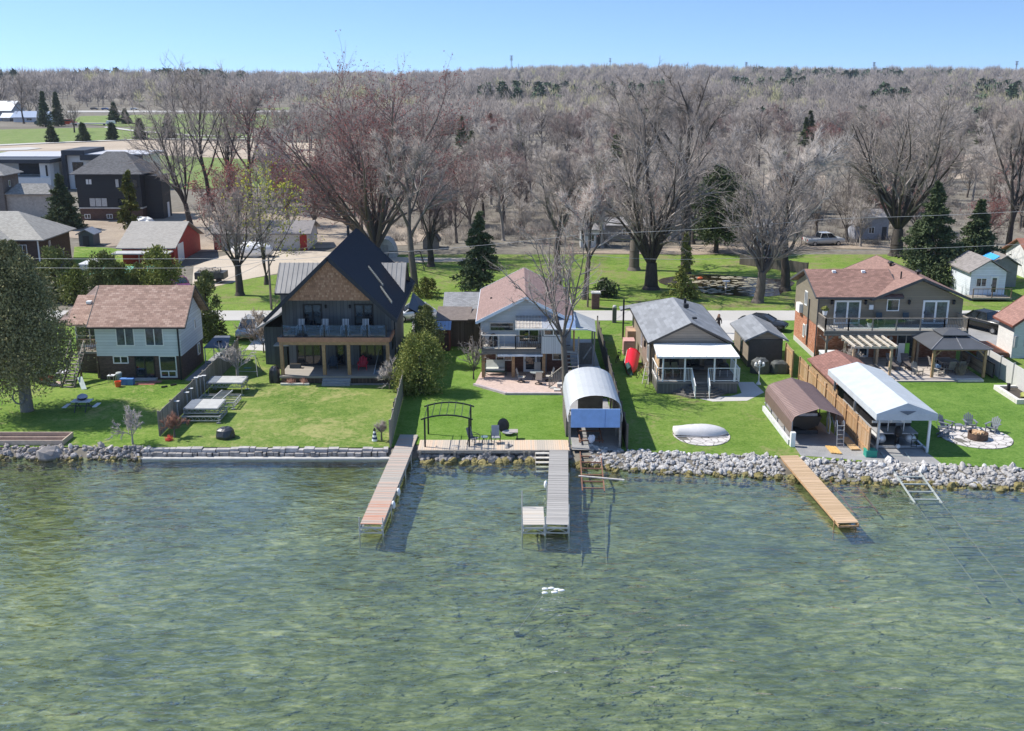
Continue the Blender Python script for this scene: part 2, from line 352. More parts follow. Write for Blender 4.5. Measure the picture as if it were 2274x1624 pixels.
# ---------------------------------------------------------------- trees
def mesh_np(name,V,quads,tris,mat,smooth=False):
    me=bpy.data.meshes.new(name); V=np.asarray(V,np.float32); q=np.asarray(quads,np.int32).reshape(-1,4); t=np.asarray(tris,np.int32).reshape(-1,3)
    nl=q.size+t.size; me.vertices.add(len(V)); me.vertices.foreach_set('co',V.ravel()); me.loops.add(nl); me.loops.foreach_set('vertex_index',np.concatenate([q.ravel(),t.ravel()]))
    me.polygons.add(len(q)+len(t)); me.polygons.foreach_set('loop_start',np.concatenate([np.arange(len(q))*4,q.size+np.arange(len(t))*3]).astype(np.int32))
    if smooth: me.polygons.foreach_set('use_smooth',np.ones(len(q)+len(t),bool))
    me.update(calc_edges=True); me.materials.append(mat); return me
def perp(d):
    u=np.where(np.abs(d[:,2:3])>.9,np.array([[1.,0,0]]),np.array([[0,0,1.]])); a=np.cross(d,u); a/=np.linalg.norm(a,axis=1,keepdims=True)+1e-9; return a,np.cross(a,d)
def segs_mesh(p0,p1,r0,r1,n):
    d=p1-p0; d/=np.linalg.norm(d,axis=1,keepdims=True)+1e-9; a,b=perp(d); m=len(p0); V=np.zeros((m,2*n,3))
    for k in range(n):
        t=2*math.pi*k/n; o=a*math.cos(t)+b*math.sin(t); V[:,k]=p0+o*r0[:,None]; V[:,n+k]=p1+o*r1[:,None]
    base=np.arange(m)[:,None]*2*n
    q=np.concatenate([base+np.array([[k,(k+1)%n,n+(k+1)%n,n+k]]) for k in range(n)])
    return V.reshape(-1,3),q
def spikes(p,d,L,r):
    dn=d/(np.linalg.norm(d,axis=1,keepdims=True)+1e-9); a,b=perp(dn); m=len(p); V=np.zeros((m,4,3))
    for k in range(3):
        t=2*math.pi*k/3; V[:,k]=p+(a*math.cos(t)+b*math.sin(t))*r[:,None]
    V[:,3]=p+dn*L[:,None]; base=np.arange(m)[:,None]*4
    return V.reshape(-1,3),np.concatenate([base+np.array([[k,(k+1)%3,3]]) for k in range(3)])
def bark(name,c,var=.35):
    t=NT(name); v=t.co((4,4,1)); n=t.noise(2.2,v,5,.7); n2=t.noise(.15,t.co(),3)
    return t.pbr(t.ramp(t.math('ADD',t.math('MULTIPLY',n,.6),t.math('MULTIPLY',n2,.4)),[(.3,sc(c,1-var)),(.7,sc(c,1+var))]),.9,t.bump(n,.6,.05),0,.15)
def twigm(name,c,c2):
    t=NT(name); n=t.noise(.35,t.co(),3,.6); return t.pbr(t.ramp(n,[(.35,c),(.65,c2)]),.85,None,0,.15)
BARK=bark('bark_grey',(.14,.12,.105)); BARKD=bark('bark_dark',(.075,.064,.057)); BARKL=bark('bark_pale',(.30,.275,.25))
TW=twigm('twigs_grey',(.21,.18,.162),(.36,.32,.29)); TWR=twigm('twigs_reddish',(.18,.125,.115),(.29,.22,.205)); TWP=twigm('twigs_pale',(.33,.295,.27),(.50,.455,.42)); TWD=twigm('twigs_dark',(.13,.112,.10),(.23,.2,.185))
BUD=twigm('red_buds',(.17,.045,.045),(.27,.10,.09)); BUDY=twigm('yellow_new_leaves',(.30,.32,.03),(.42,.42,.07)); BUDP=twigm('pink_brown_buds',(.26,.15,.13),(.33,.2,.16))
def bare_tree(seed,h,spread,tr,fork,nl,vase,ntw,twL,twr,lean=(0,0),buds=0,nb=7,nsb=6,bsz=.12,lead=False,wig=.12):
    rg=np.random.default_rng(seed); SG={0:[],1:[],2:[],3:[]}
    def walk(p,d,L,r0,r1,lev,n,wig,up):
        pts=[p]; rr=[r0]
        for i in range(n):
            d=d+rg.normal(0,wig,3)+np.array([0,0,up]); d=d/np.linalg.norm(d); q=p+d*L/n; ra=r0+(r1-r0)*(i)/n; rb=r0+(r1-r0)*(i+1)/n
            SG[lev].append((p,q,ra,rb)); p=q; pts.append(p); rr.append(rb)
        return pts,rr,d
    d0=np.array([lean[0],lean[1],1.]); d0/=np.linalg.norm(d0)
    SG[0].append((np.zeros(3)-d0*.2,d0*.5,tr*1.7,tr*1.15))
    pts,rr,d=walk(d0*.5,d0,fork,tr*1.15,tr*.85,0,3,.05,.05)
    if lead: lp0,lr0,_=walk(pts[-1],d,(h-fork)*.92,tr*.8,.02,1,9,.07,.04)
    for i in range(nl):
        az=2*math.pi*(i*.618+rg.uniform(-.12,.12)); tl=vase*(.25+.75*((i*7)%nl)/max(1,nl-1)) if i else .05
        if lead:
            k=min(8,int((i/nl)**.9*7+rg.random()*.5)); st=lp0[k]; tl=vase*rg.uniform(.75,1.25); r0=lr0[k]*rg.uniform(.5,.8); L=min((h-st[2])*.95/max(.5,math.cos(tl*.8)),spread*1.1/max(.25,math.sin(tl)))*rg.uniform(.75,1)
        else:
            f=rg.uniform(.35,1); st=pts[-1]*f+pts[-2]*(1-f); r0=tr*rg.uniform(.27,.46); L=min((h-fork)*rg.uniform(.7,1.05)/max(.6,math.cos(tl*.7)),spread/max(.25,math.sin(tl)+.05))
        dv=np.array([math.sin(tl)*math.cos(az)+lean[0],math.sin(tl)*math.sin(az)+lean[1],math.cos(tl)]); dv/=np.linalg.norm(dv)
        lp,lr,_=walk(st,dv,L,r0,tr*.04+.012,1,7,wig,.05 if wig>.1 else .012)
        for b in range(nb):
            t=rg.uniform(.16,.98)*7; k=min(6,int(t)); q=lp[k]+(lp[k+1]-lp[k])*(t-k); dd=lp[k+1]-lp[k]; dd/=np.linalg.norm(dd)
            s=rg.normal(0,1,3); s-=dd*s.dot(dd); s/=np.linalg.norm(s); an=rg.uniform(.35,.95); bd=dd*math.cos(an)+s*math.sin(an); bl=L*rg.uniform(.24,.5)*(1.2-.55*t/7)
            bp,br,_=walk(q,bd,bl,lr[k]*.55+.018,.02,2,5,.19,.06)
            for c in range(nsb):
                t2=rg.uniform(.15,1)*5; k2=min(4,int(t2)); q2=bp[k2]+(bp[k2+1]-bp[k2])*(t2-k2); d2=bp[k2+1]-bp[k2]; d2/=np.linalg.norm(d2)
                s=rg.normal(0,1,3); s-=d2*s.dot(d2); s/=np.linalg.norm(s); an=rg.uniform(.4,.95); cd=d2*math.cos(an)+s*math.sin(an)
                walk(q2,cd,bl*rg.uniform(.3,.6),.027,.013,3,3,.2,.05)
    kz=h*.96/np.percentile([e[1][2] for e in SG[3]+SG[2]],98.5)
    for l in SG.values():
        for e in range(len(l)): a_,b_,c_,d_=l[e]; l[e]=(a_*kz,b_*kz,c_,d_)
    out=[]
    def pk(l): return [np.array([s[i] for s in l]) for i in range(4)]
    VV=[];QQ=[];o=0
    for lev,n in((0,9),(1,6)):
        v,q=segs_mesh(*pk(SG[lev]),n); VV.append(v);QQ.append(q+o);o+=len(v)
    trunk=(np.concatenate(VV),np.concatenate(QQ))
    VV=[];QQ=[];o=0
    for lev,n in((2,4),(3,3)):
        v,q=segs_mesh(*pk(SG[lev]),n); VV.append(v);QQ.append(q+o);o+=len(v)
    P0,P1,_,_=pk(SG[3]+SG[2][2::5]+SG[2][3::5]+SG[2][4::5]+[s for s in SG[1][5::7]]+[s for s in SG[1][6::7]])
    ix=rg.integers(0,len(P0),ntw); f=rg.random((ntw,1)); pp=P0[ix]*(1-f)+P1[ix]*f; dd=P1[ix]-P0[ix]; dd/=np.linalg.norm(dd,axis=1,keepdims=True)
    dd=dd+rg.normal(0,.6,(ntw,3))+np.array([0,0,.15]); L=twL*rg.uniform(.5,1.3,ntw); v,t=spikes(pp,dd,L,np.full(ntw,twr)*rg.uniform(.7,1.3,ntw))
    VV.append(v); tips=pp+dd/np.linalg.norm(dd,axis=1,keepdims=True)*L[:,None]*.9
    crown=(np.concatenate(VV),np.concatenate(QQ),t+o)
    bv=None
    if buds:
        ix=rg.integers(0,ntw,buds); pp=tips[ix]+rg.normal(0,.06,(buds,3)); bv=spikes(pp,rg.normal(0,1,(buds,3))+np.array([0,0,.6]),np.full(buds,bsz*1.6)*rg.uniform(.6,1.3,buds),np.full(buds,bsz*.5))
    return trunk,crown,bv
def make_tree(name,label,cat,spec,mats,loc,group=None,rz=0,scale=1):
    tr,cr,bv=bare_tree(**spec); r=thing(name,label,cat,(0,0,0),group)
    def ob(n,me,p):
        o=bpy.data.objects.new(n,me); link(o,p); return o
    ob('trunk',mesh_np('trunk',tr[0],tr[1],[],mats[0],True),r); c=ob('crown',mesh_np('crown',cr[0],cr[1],cr[2],mats[1]),r)
    if bv is not None: ob('buds',mesh_np('buds',bv[0],[],bv[1],mats[2] if len(mats)>2 else mats[1]),c)
    r.location=loc; r.rotation_euler=(0,0,rz); r.scale=(scale,)*3; return r
# evergreens
def leafm(name,c,c2,c3):
    t=NT(name); v=t.co(); n=t.noise(1.1,v,4,.7); n2=t.noise(6,v,2); f=t.math('ADD',t.math('MULTIPLY',n,.6),t.math('MULTIPLY',n2,.4))
    return t.pbr(t.ramp(f,[(.32,c),(.52,c2),(.7,c3)]),.8,None,0,.2)
SPR=leafm('spruce_needles',(.045,.065,.03),(.09,.12,.055),(.17,.19,.09)); CED=leafm('cedar_leaves',(.09,.105,.04),(.19,.21,.07),(.33,.33,.14)); CEDG=leafm('cedar_fresh',(.12,.14,.035),(.26,.28,.07),(.43,.42,.16))
SPY=leafm('yellowing_needles',(.05,.06,.015),(.13,.14,.03),(.24,.22,.06)); PINE=leafm('far_pine',(.05,.08,.05),(.085,.13,.075),(.14,.18,.105)); CEDB=leafm('cedar_bronze',(.13,.125,.055),(.25,.24,.11),(.42,.39,.23))
def tufts(p,size,rg,n=3,out=None,flat=.0,el=1.8):    # little leaf sprays: crossed slim triangles
    m=len(p); VV=[];TT=[];o=0
    for k in range(n):
        d=rg.normal(0,1,(m,3)); 
        if out is not None: d=d*.7+out
        d[:,2]-=flat; d/=np.linalg.norm(d,axis=1,keepdims=True); a,b=perp(d); th=rg.uniform(0,6.28,(m,1)); w=a*np.cos(th)+b*np.sin(th)
        s=(size*rg.uniform(.6,1.4,m))[:,None]; V=np.stack([p-w*s*.5,p+w*s*.5,p+d*s*el+w*s*rg.normal(0,.2,(m,1))],1)
        VV.append(V.reshape(-1,3)); TT.append(np.arange(m*3).reshape(-1,3)+o); o+=m*3
    return np.concatenate(VV),np.concatenate(TT)
def conifer(seed,h,r,n,size,base=.06,power=.9,droop=.25,gaps=.35,whorl=None):
    rg=np.random.default_rng(seed); P=[];O=[]; nb=whorl or int(h*9); SP0=[];SP1=[]
    per=max(6,n//nb)
    for i in range(nb):
        z=h*(base+(1-base)*((i+rg.random())/nb)**.9); R_=r*max(.03,(1-(z/h-base)/(1-base)))**power*rg.uniform(.6,1.12); az=rg.uniform(0,6.28)
        dv=np.array([math.cos(az),math.sin(az),0]); t=rg.random(per)**.6; q=np.array([0,0,z])+dv*(R_*t)[:,None]; q[:,2]+=R_*(.15*t-droop*t**2)*1.2
        q+=rg.normal(0,1,(per,3))*(.05+.13*R_)*np.array([1,1,.45]); P.append(q); O.append(np.repeat(dv[None]*.9,per,0)); SP0.append([0,0,z]); SP1.append(dv*R_*.9+np.array([0,0,z+R_*(.13-droop)]))
    P=np.concatenate(P);O=np.concatenate(O); v,t=tufts(P,np.full(len(P),size),rg,2,O,.15)
    s0=np.array(SP0);s1=np.array(SP1); bv,bq=segs_mesh(s0,s1,np.full(nb,.035),np.full(nb,.01),3)
    tv,tq=segs_mesh(np.array([[0,0,-.2]]),np.array([[0,0,h*.97]]),np.array([h*.018+.03]),np.array([.02]),7)
    return (np.concatenate([tv,bv]),np.concatenate([tq,bq+len(tv)])),(v,t)
def bushy(seed,h,prof,n,size,lobes=26,trunk_h=0.,tr=.2):        # cedar / shrub: prof = [(z fraction, radius)], built of many lobes of sprays
    rg=np.random.default_rng(seed); P=[];O=[]
    zs=[p[0] for p in prof]; rs=[p[1] for p in prof]
    for i in range(lobes):
        zf=rg.random(); R_=np.interp(zf,zs,rs); az=rg.uniform(0,6.28); q=rg.uniform(.3,1.02); c=np.array([math.cos(az)*R_*q,math.sin(az)*R_*q,trunk_h+(h-trunk_h)*zf]); k=n//lobes
        lr=R_*rg.uniform(.18,.52)+.1; d=rg.normal(0,1,(k,3)); d/=np.linalg.norm(d,axis=1,keepdims=True); rad=lr*rg.uniform(.4,1.25,(k,1)); p=c+d*rad*np.array([1,1,1.35])
        P.append(p); O.append(d*.8+np.array([0,0,.5]))
    P=np.concatenate(P);O=np.concatenate(O); ok=P[:,2]>.05; P=P[ok];O=O[ok]; v,t=tufts(P,np.full(len(P),size),rg,2,O,-.1,1.5)
    tv,tq=segs_mesh(np.array([[0,0,-.2],[0,0,max(.3,trunk_h)]]),np.array([[0,0,max(.3,trunk_h)],[0,0,h*.8]]),np.array([tr*1.2,tr]),np.array([tr,.03]),8)
    return (tv,tq),(v,t)
def make_green(name,label,cat,data,leaf,bk,loc,group=None,scale=1,rz=0,parts=('trunk','foliage')):
    (tv,tq),(v,t)=data; r=thing(name,label,cat,(0,0,0),group)
    for n,me in((parts[0],mesh_np(parts[0],tv,tq,[],bk,True)),(parts[1],mesh_np(parts[1],v,[],t,leaf))):
        o=bpy.data.objects.new(n,me); link(o,r)
    r.location=loc; r.rotation_euler=(0,0,rz); r.scale=scale if hasattr(scale,'__len__') else (scale,)*3; return r
def g3(u,v): x,y=at(u,v); return (x,y,ground_z(x,y)-.02)
# ---- trees one can tell apart
make_tree('maple_tree','huge spreading red budded maple towering behind the dark A-frame house','tree',dict(seed=5,h=25,spread=17,tr=.8,fork=1.0,nl=20,vase=.72,wig=.075,ntw=13000,twL=1.1,twr=.012,buds=11000,nb=10,nsb=8,lean=(-.17,0),bsz=.12),(BARK,TWR,BUD),g3(838,574))
make_tree('bare_tree','tall bare tree with low side fork on park grass beyond the grey cottage roof','tree',dict(seed=11,h=21.5,spread=8.5,tr=.72,fork=3.0,nl=13,vase=.72,ntw=8000,twL=1.0,twr=.012,nb=10,nsb=8),(BARKD,TW),g3(1446,642))
make_tree('bare_tree','tall straight bare tree standing behind the low forked one on park grass','tree',dict(lead=True,seed=12,h=23.5,spread=9,tr=.6,fork=6,nl=8,vase=.5,ntw=5500,twL=1.1,twr=.014,nb=8,nsb=6),(BARK,TW),g3(1408,600))
make_tree('bare_tree','very tall bare tree with long bare trunk parting high up, left of the pond','tree',dict(seed=31,h=25,spread=10,tr=.55,fork=13,nl=5,vase=.75,ntw=4500,twL=1.1,twr=.015,nb=7,nsb=6),(BARKD,TWD),g3(1522,608),rz=.6)
make_tree('bare_tree','leaning stout bare tree with many upright stems just behind the road near the pond','tree',dict(seed=14,h=16,spread=6,tr=.5,fork=3.4,nl=13,vase=.62,ntw=4500,twL=1.0,twr=.011,lean=(.12,0),nb=8,nsb=6),(BARK,TW),g3(1683,672))
make_tree('bare_tree','bare tree with pale twigs right of the pond, beside the brown house roof','tree',dict(seed=15,lead=True,h=18,spread=7,tr=.5,fork=3.5,nl=9,vase=.6,ntw=8000,twL=1.,twr=.013,nb=8,nsb=6),(BARKD,TWP),g3(1744,645))
make_tree('bare_tree','great vase shaped bare tree with fanning limbs behind the brown house and spruce','tree',dict(seed=16,h=23,spread=14,tr=.8,fork=3.6,nl=16,vase=.82,ntw=11000,twL=1.15,twr=.013,nb=10,nsb=8),(BARKD,TW),g3(1990,568))
make_tree('bare_tree','upright bare tree beside the brown board fence at the right edge','tree',dict(lead=True,seed=17,h=21,spread=6.5,tr=.4,fork=5,nl=9,vase=.45,ntw=5500,twL=1.,twr=.014,nb=8,nsb=6),(BARKD,TW),g3(2232,590))
make_tree('bare_tree','slim bare tree with pinkish buds in front of the white balcony house','tree',dict(seed=18,h=13.5,spread=6,tr=.23,fork=5.0,nl=9,vase=.8,ntw=1500,twL=.6,twr=.008,buds=1300,nb=6,nsb=4,bsz=.05),(BARK,TW,BUDP),(4.15,79.0,1))
make_tree('bare_tree','young bare tree on its own grass patch beside the tan gravel lot','tree',dict(seed=19,h=12.5,spread=5.2,tr=.4,fork=3,nl=9,vase=.6,ntw=4500,twL=.8,twr=.011,buds=1500,nb=7,nsb=5,bsz=.08),(BARKD,TW,BUDP),g3(533,656))
make_tree('willow_tree','spindly clump of stems with yellow green new leaves by the gravel lot','tree',dict(seed=20,h=14.5,spread=4,tr=.24,fork=.8,nl=6,vase=.32,ntw=2200,twL=.8,twr=.011,buds=1700,nb=7,nsb=4,bsz=.15),(BARKD,TW,BUDY),g3(592,632))
make_tree('maple_tree','red flowering young maple in front of the black house','tree',dict(seed=21,h=12,spread=5.5,tr=.25,fork=1.2,nl=9,vase=.7,ntw=5000,twL=.9,twr=.013,buds=4500,nb=8,nsb=6,bsz=.14),(BARK,TWR,BUD),g3(500,545))
make_tree('bare_tree','tall slender trunk rising from park grass right of the dark A-frame house','tree',dict(lead=True,seed=22,h=19,spread=5,tr=.38,fork=6,nl=7,vase=.6,ntw=5000,twL=.9,twr=.012,nb=7,nsb=6),(BARK,TW),g3(922,648))
make_tree('bare_tree','short crooked bare tree behind the pathway right of the dark A-frame house','tree',dict(seed=23,h=12,spread=5.5,tr=.4,fork=2.5,nl=7,vase=.9,ntw=4500,twL=.9,twr=.012,nb=7,nsb=6),(BARKD,TWR),g3(957,592))
make_tree('bare_tree','bare tree on park grass behind the white balcony house chimney','tree',dict(lead=True,seed=24,h=13,spread=4.5,tr=.3,fork=4,nl=8,vase=.55,ntw=5500,twL=.9,twr=.012,buds=1500,nb=7,nsb=6,bsz=.07),(BARKD,TWP,BUDP),g3(1300,665))
make_tree('bare_tree','stout bare trunk on park grass behind the pinkish roof ridge','tree',dict(lead=True,seed=25,h=16,spread=5.5,tr=.42,fork=5,nl=8,vase=.55,ntw=5500,twL=.9,twr=.012,nb=7,nsb=6),(BARK,TW),g3(1238,638))
gl='tall bare trees left of the great maple'
tt=[]
for i,(u,v,h,lab) in enumerate([(424,505,27,'tall leaning bare tree nearest the black house gable, leftmost of its row'),(468,458,27,'tall bare tree second from the left in the row beside the black house'),(512,440,26,'tall bare tree in the row between the field and the great maple'),(556,470,24,'tall bare tree partly hidden behind the great maple crown on its left')]):
    tt.append(make_tree('bare_tree',lab,'tree',dict(seed=40+i,lead=i%2==1,h=h-1,spread=8 if i else 9,tr=.42,fork=4+i,nl=11,vase=.5,ntw=4200,twL=1.2,twr=.017,lean=(-.1+.05*i,0),nb=8,nsb=6),(BARKD,TW),g3(u,v),gl))
# ---- the wood behind: copies of seven built trees
FT=[]
fspec=[dict(lead=True,h=19,spread=5,tr=.34,fork=4,nl=13,vase=.7),dict(h=15,spread=7,tr=.4,fork=3,nl=9,vase=.6),dict(lead=True,h=20,spread=4.5,tr=.34,fork=6,nl=12,vase=.75),dict(h=15,spread=6,tr=.34,fork=2.5,nl=9,vase=.65),dict(h=19,spread=7,tr=.45,fork=4.5,nl=9,vase=.6),dict(h=12,spread=5,tr=.28,fork=2,nl=8,vase=.55),dict(lead=True,h=17,spread=5.5,tr=.34,fork=3,nl=14,vase=.8)]
fm=[(BARKD,TW),(BARK,TWR,BUD),(BARKL,TWP),(BARK,TW),(BARKD,TWD),(BARKL,TWP),(BARK,TWR)]
FL=['leafless grey tree in the wood behind the park','red budding tree in the wood behind the park','pale barked leafless tree in the wood behind the park','leafless grey tree in the wood behind the park','dark leafless tree in the wood behind the park','pale barked leafless tree in the wood behind the park','leafless reddish brown tree in the wood behind the park']
FG=['grey trees of the wood','red budding trees of the wood','pale trees of the wood','grey trees of the wood','dark trees of the wood','pale trees of the wood','reddish brown trees of the wood']
for i,s in enumerate(fspec):
    FT.append(make_tree('bare_tree',FL[i],'tree',dict(seed=60+i,ntw=3000,twL=1.1,twr=.015,buds=3000 if i==1 else 0,nb=8,nsb=6,bsz=.16,**s),fm[i],(0,0,-500),FG[i]))
used=[0]*7
def put_wood(u,v,k=None,s=None):
    if k is None: k=R.choices(range(7),[5,1.2,3,5,3,3,4])[0]
    loc=g3(u,v); s=s or R.uniform(.75,1.15)
    if used[k]: dup(FT[k],loc,R.uniform(0,6.28),scale=s)
    else: FT[k].location=loc; FT[k].rotation_euler=(0,0,R.uniform(0,6.28)); FT[k].scale=(s,)*3; used[k]=1
RW=random.Random(5)
n=0
while n<262:
    y=152+ (RW.random()**1.55)*300; a=RW.uniform(-.30,.52); x=a*y
    u=CX+F*a/ (math.cos(PIT)+math.sin(PIT)*24/y) 
    if x<-50 and y>200 and a<-.225: continue
    if a<-.235 : continue
    if y<170 and -.16<a<-.06 and RW.random()<.75: continue
    if y<185 and a<-.09: continue
    if 255<y<300 and .25<a<.31 : continue
    px=CX+F*x/(y*math.cos(PIT)); dpt=y*math.cos(PIT)+(CZ-1)*math.sin(PIT); up=y*math.sin(PIT)-(CZ-1)*math.cos(PIT); vv=CY-F*up/dpt; uu=CX+F*x/dpt
    sm=.62 if y<175 else (.68 if y<230 else .75)
    put_wood(uu,vv,s=sm*RW.uniform(.8,1.2)); n+=1
for u,v,k in[(1105,470,1),(1000,500,1),(1180,455,2),(1090,455,2),(640,500,1),(700,520,1),(1120,500,6),(1040,520,3)]: put_wood(u,v,k,.8)
# ---- far wood on the hills: a mass nobody could count
def far_wood(name,n,kind,seed,ymin,ymax,cond,h0,h1,mat,tuft):
    rg=np.random.default_rng(seed); P=[];O=[];T0=[];T1=[]; cnt=0; SZ=[]
    while cnt<n:
        iv=rg.random(); y=1/((1-iv)/ymin+iv/ymax) if rg.random()<.55 else rg.uniform(ymin,ymax); a=rg.uniform(-.58,.58)
        if not cond(a,y): continue
        x=a*y; z=ground_z(x,y); h=rg.uniform(h0,h1)*(.6 if y<800 else 1+.25*min(1,y/2000)); k=tuft; w=h*rg.uniform(.25,.4); cnt+=1
        if kind=='bare':
            q=rg.normal(0,1,(k,3)); q/=np.linalg.norm(q,axis=1,keepdims=True); q*=rg.random((k,1))**.4; p=np.array([x,y,z+h*.62])+q*np.array([w,w,h*.40]); P.append(p); o=q*.6+np.array([0,0,.9]); O.append(o)
        else:
            zf=rg.random(k)**1.3; az=rg.uniform(0,6.28,k); rr=w*.8*(1-zf)**.8+.3; p=np.stack([x+rr*np.cos(az),y+rr*np.sin(az),z+h*.12+h*.85*zf],1); P.append(p); O.append(np.stack([np.cos(az),np.sin(az),-.2*np.ones(k)],1))
        SZ.append(np.full(k,(.0011*y+.45)*(1. if kind=='bare' else 1.5)))
        T0.append([x,y,z-.5]); T1.append([x,y,z+h*.8])
    P=np.concatenate(P);O=np.concatenate(O);SZ=np.concatenate(SZ)
    if kind=='bare': v,t=spikes(P,O+rg.normal(0,.35,P.shape),SZ*3.4,SZ*.16)
    else: v,t=tufts(P,SZ,rg,2,O,0,1.3)
    T0=np.array(T0);T1=np.array(T1); tv,tq=segs_mesh(T0,T1,np.full(len(T0),.3),np.full(len(T0),.08),3)
    me=mesh_np(name,np.concatenate([tv,v]),tq,t+len(tv),mat); o=bpy.data.objects.new(name,me); COL.objects.link(o); o['kind']='stuff'; o['label']='distant leafless wood covering the hills' if kind=='bare' else 'dark pines scattered through the distant wood'; return o
okfar=lambda a,y: y>(430 if a>-.2 else 830) and not(a>.43 and y<520 and RW.random()<.3)
far_wood('distant_wood',4200,'bare',1,430,2900,okfar,8,18,twigm('far_twigs',(.15,.134,.128),(.245,.22,.207)),60)
far_wood('distant_wood',1500,'bare',2,430,2900,okfar,8,16,twigm('far_twigs_pale',(.22,.197,.185),(.32,.29,.27)),55)
PC=[(.05,.5,455,520),(-.50,-.44,1150,1500),(-.33,-.24,1250,1700),(-.03,.14,780,980),(.19,.28,1000,1250),(.33,.37,700,850),(.40,.50,760,1050),(.22,.40,1500,2000),(-.42,-.34,1500,1900)]
far_wood('distant_wood',700,'bare',4,430,2900,lambda a,y: okfar(a,y) and math.sin(a*33)+math.sin(y/90)>.4,9,15,twigm('far_twigs_green',(.24,.235,.13),(.34,.33,.2)),45)
pt=lambda a,y: any(p[0]<a<p[1] and p[2]<y<p[3] for p in PC) and math.sin(a*61)+math.sin(y/31+a*40)>(-.6 if y>520 else .9)
far_wood('distant_pines',380,'pine',3,440,2100,pt,11,19,PINE,130)

# low leafless brush on the floor of the wood
rg=np.random.default_rng(77); n=1700; y=153+rg.random(n)**1.2*260; a=rg.uniform(-.12,.5,n); x=a*y; ok=~((y<158)&(rg.random(n)<.5)); x=x[ok];y=y[ok]; k=46
h=rg.uniform(.8,2.6,len(x)); P=np.repeat(np.stack([x,y,np.ones(len(x))],1),k,0)+rg.normal(0,.55,(len(x)*k,3))*np.array([1,1,.1]); D=rg.normal(0,.5,(len(P),3))*np.array([1,1,.3])+np.array([0,0,1.]); v,t=spikes(P,D,np.repeat(h,k)*rg.uniform(.5,1.2,len(P)),np.full(len(P),.03))
o=bpy.data.objects.new('underbrush',mesh_np('underbrush',v,[],t,twigm('brush_twigs',(.17,.15,.13),(.29,.26,.235)))); COL.objects.link(o); o['kind']='stuff'; o['label']='low leafless brush covering the floor of the wood'
# ---------------------------------------------------------------- building helpers
def mp(face,P):
    return {'-y':lambda a,d,z:(a,P-d,z),'+y':lambda a,d,z:(a,P+d,z),'-x':lambda a,d,z:(P-d,a,z),'+x':lambda a,d,z:(P+d,a,z)}[face]
def fbox(mb,f,a0,a1,d0,d1,z0,z1):
    p=f(a0,d0,z0);q=f(a1,d1,z1); return mb.box(min(p[0],q[0]),max(p[0],q[0]),min(p[1],q[1]),max(p[1],q[1]),min(p[2],q[2]),max(p[2],q[2]))
def win(par,face,P,a0,a1,z0,z1,fm=WHITE,nv=1,nh=0,fw=.08,name='window',pane=None,pn='pane',handle=False):
    f=mp(face,P); m=MB()
    fbox(m,f,a0,a0+fw,-.02,.06,z0,z1); fbox(m,f,a1-fw,a1,-.02,.06,z0,z1); fbox(m,f,a0+fw,a1-fw,-.02,.058,z1-fw,z1); fbox(m,f,a0+fw,a1-fw,-.02,.058,z0,z0+fw)
    for i in range(nv):
        c=a0+(a1-a0)*(i+1)/(nv+1); fbox(m,f,c-fw*.5,c+fw*.5,-.02,.054,z0+fw,z1-fw)
    for i in range(nh):
        c=z0+(z1-z0)*(i+1)/(nh+1); fbox(m,f,a0+fw,a1-fw,-.02,.05,c-fw*.3,c+fw*.3)
    o=m.build(name,fm,par); g=MB(); fbox(g,f,a0+fw*.5,a1-fw*.5,.0,.025,z0+fw*.5,z1-fw*.5); g.build(pn,pane or GLASS,o)
    if handle: h=MB(); fbox(h,f,a0+.12,a0+.16,.06,.11,(z0+z1)/2-.12,(z0+z1)/2+.08); h.build('handle',BLACK,o)
    return o
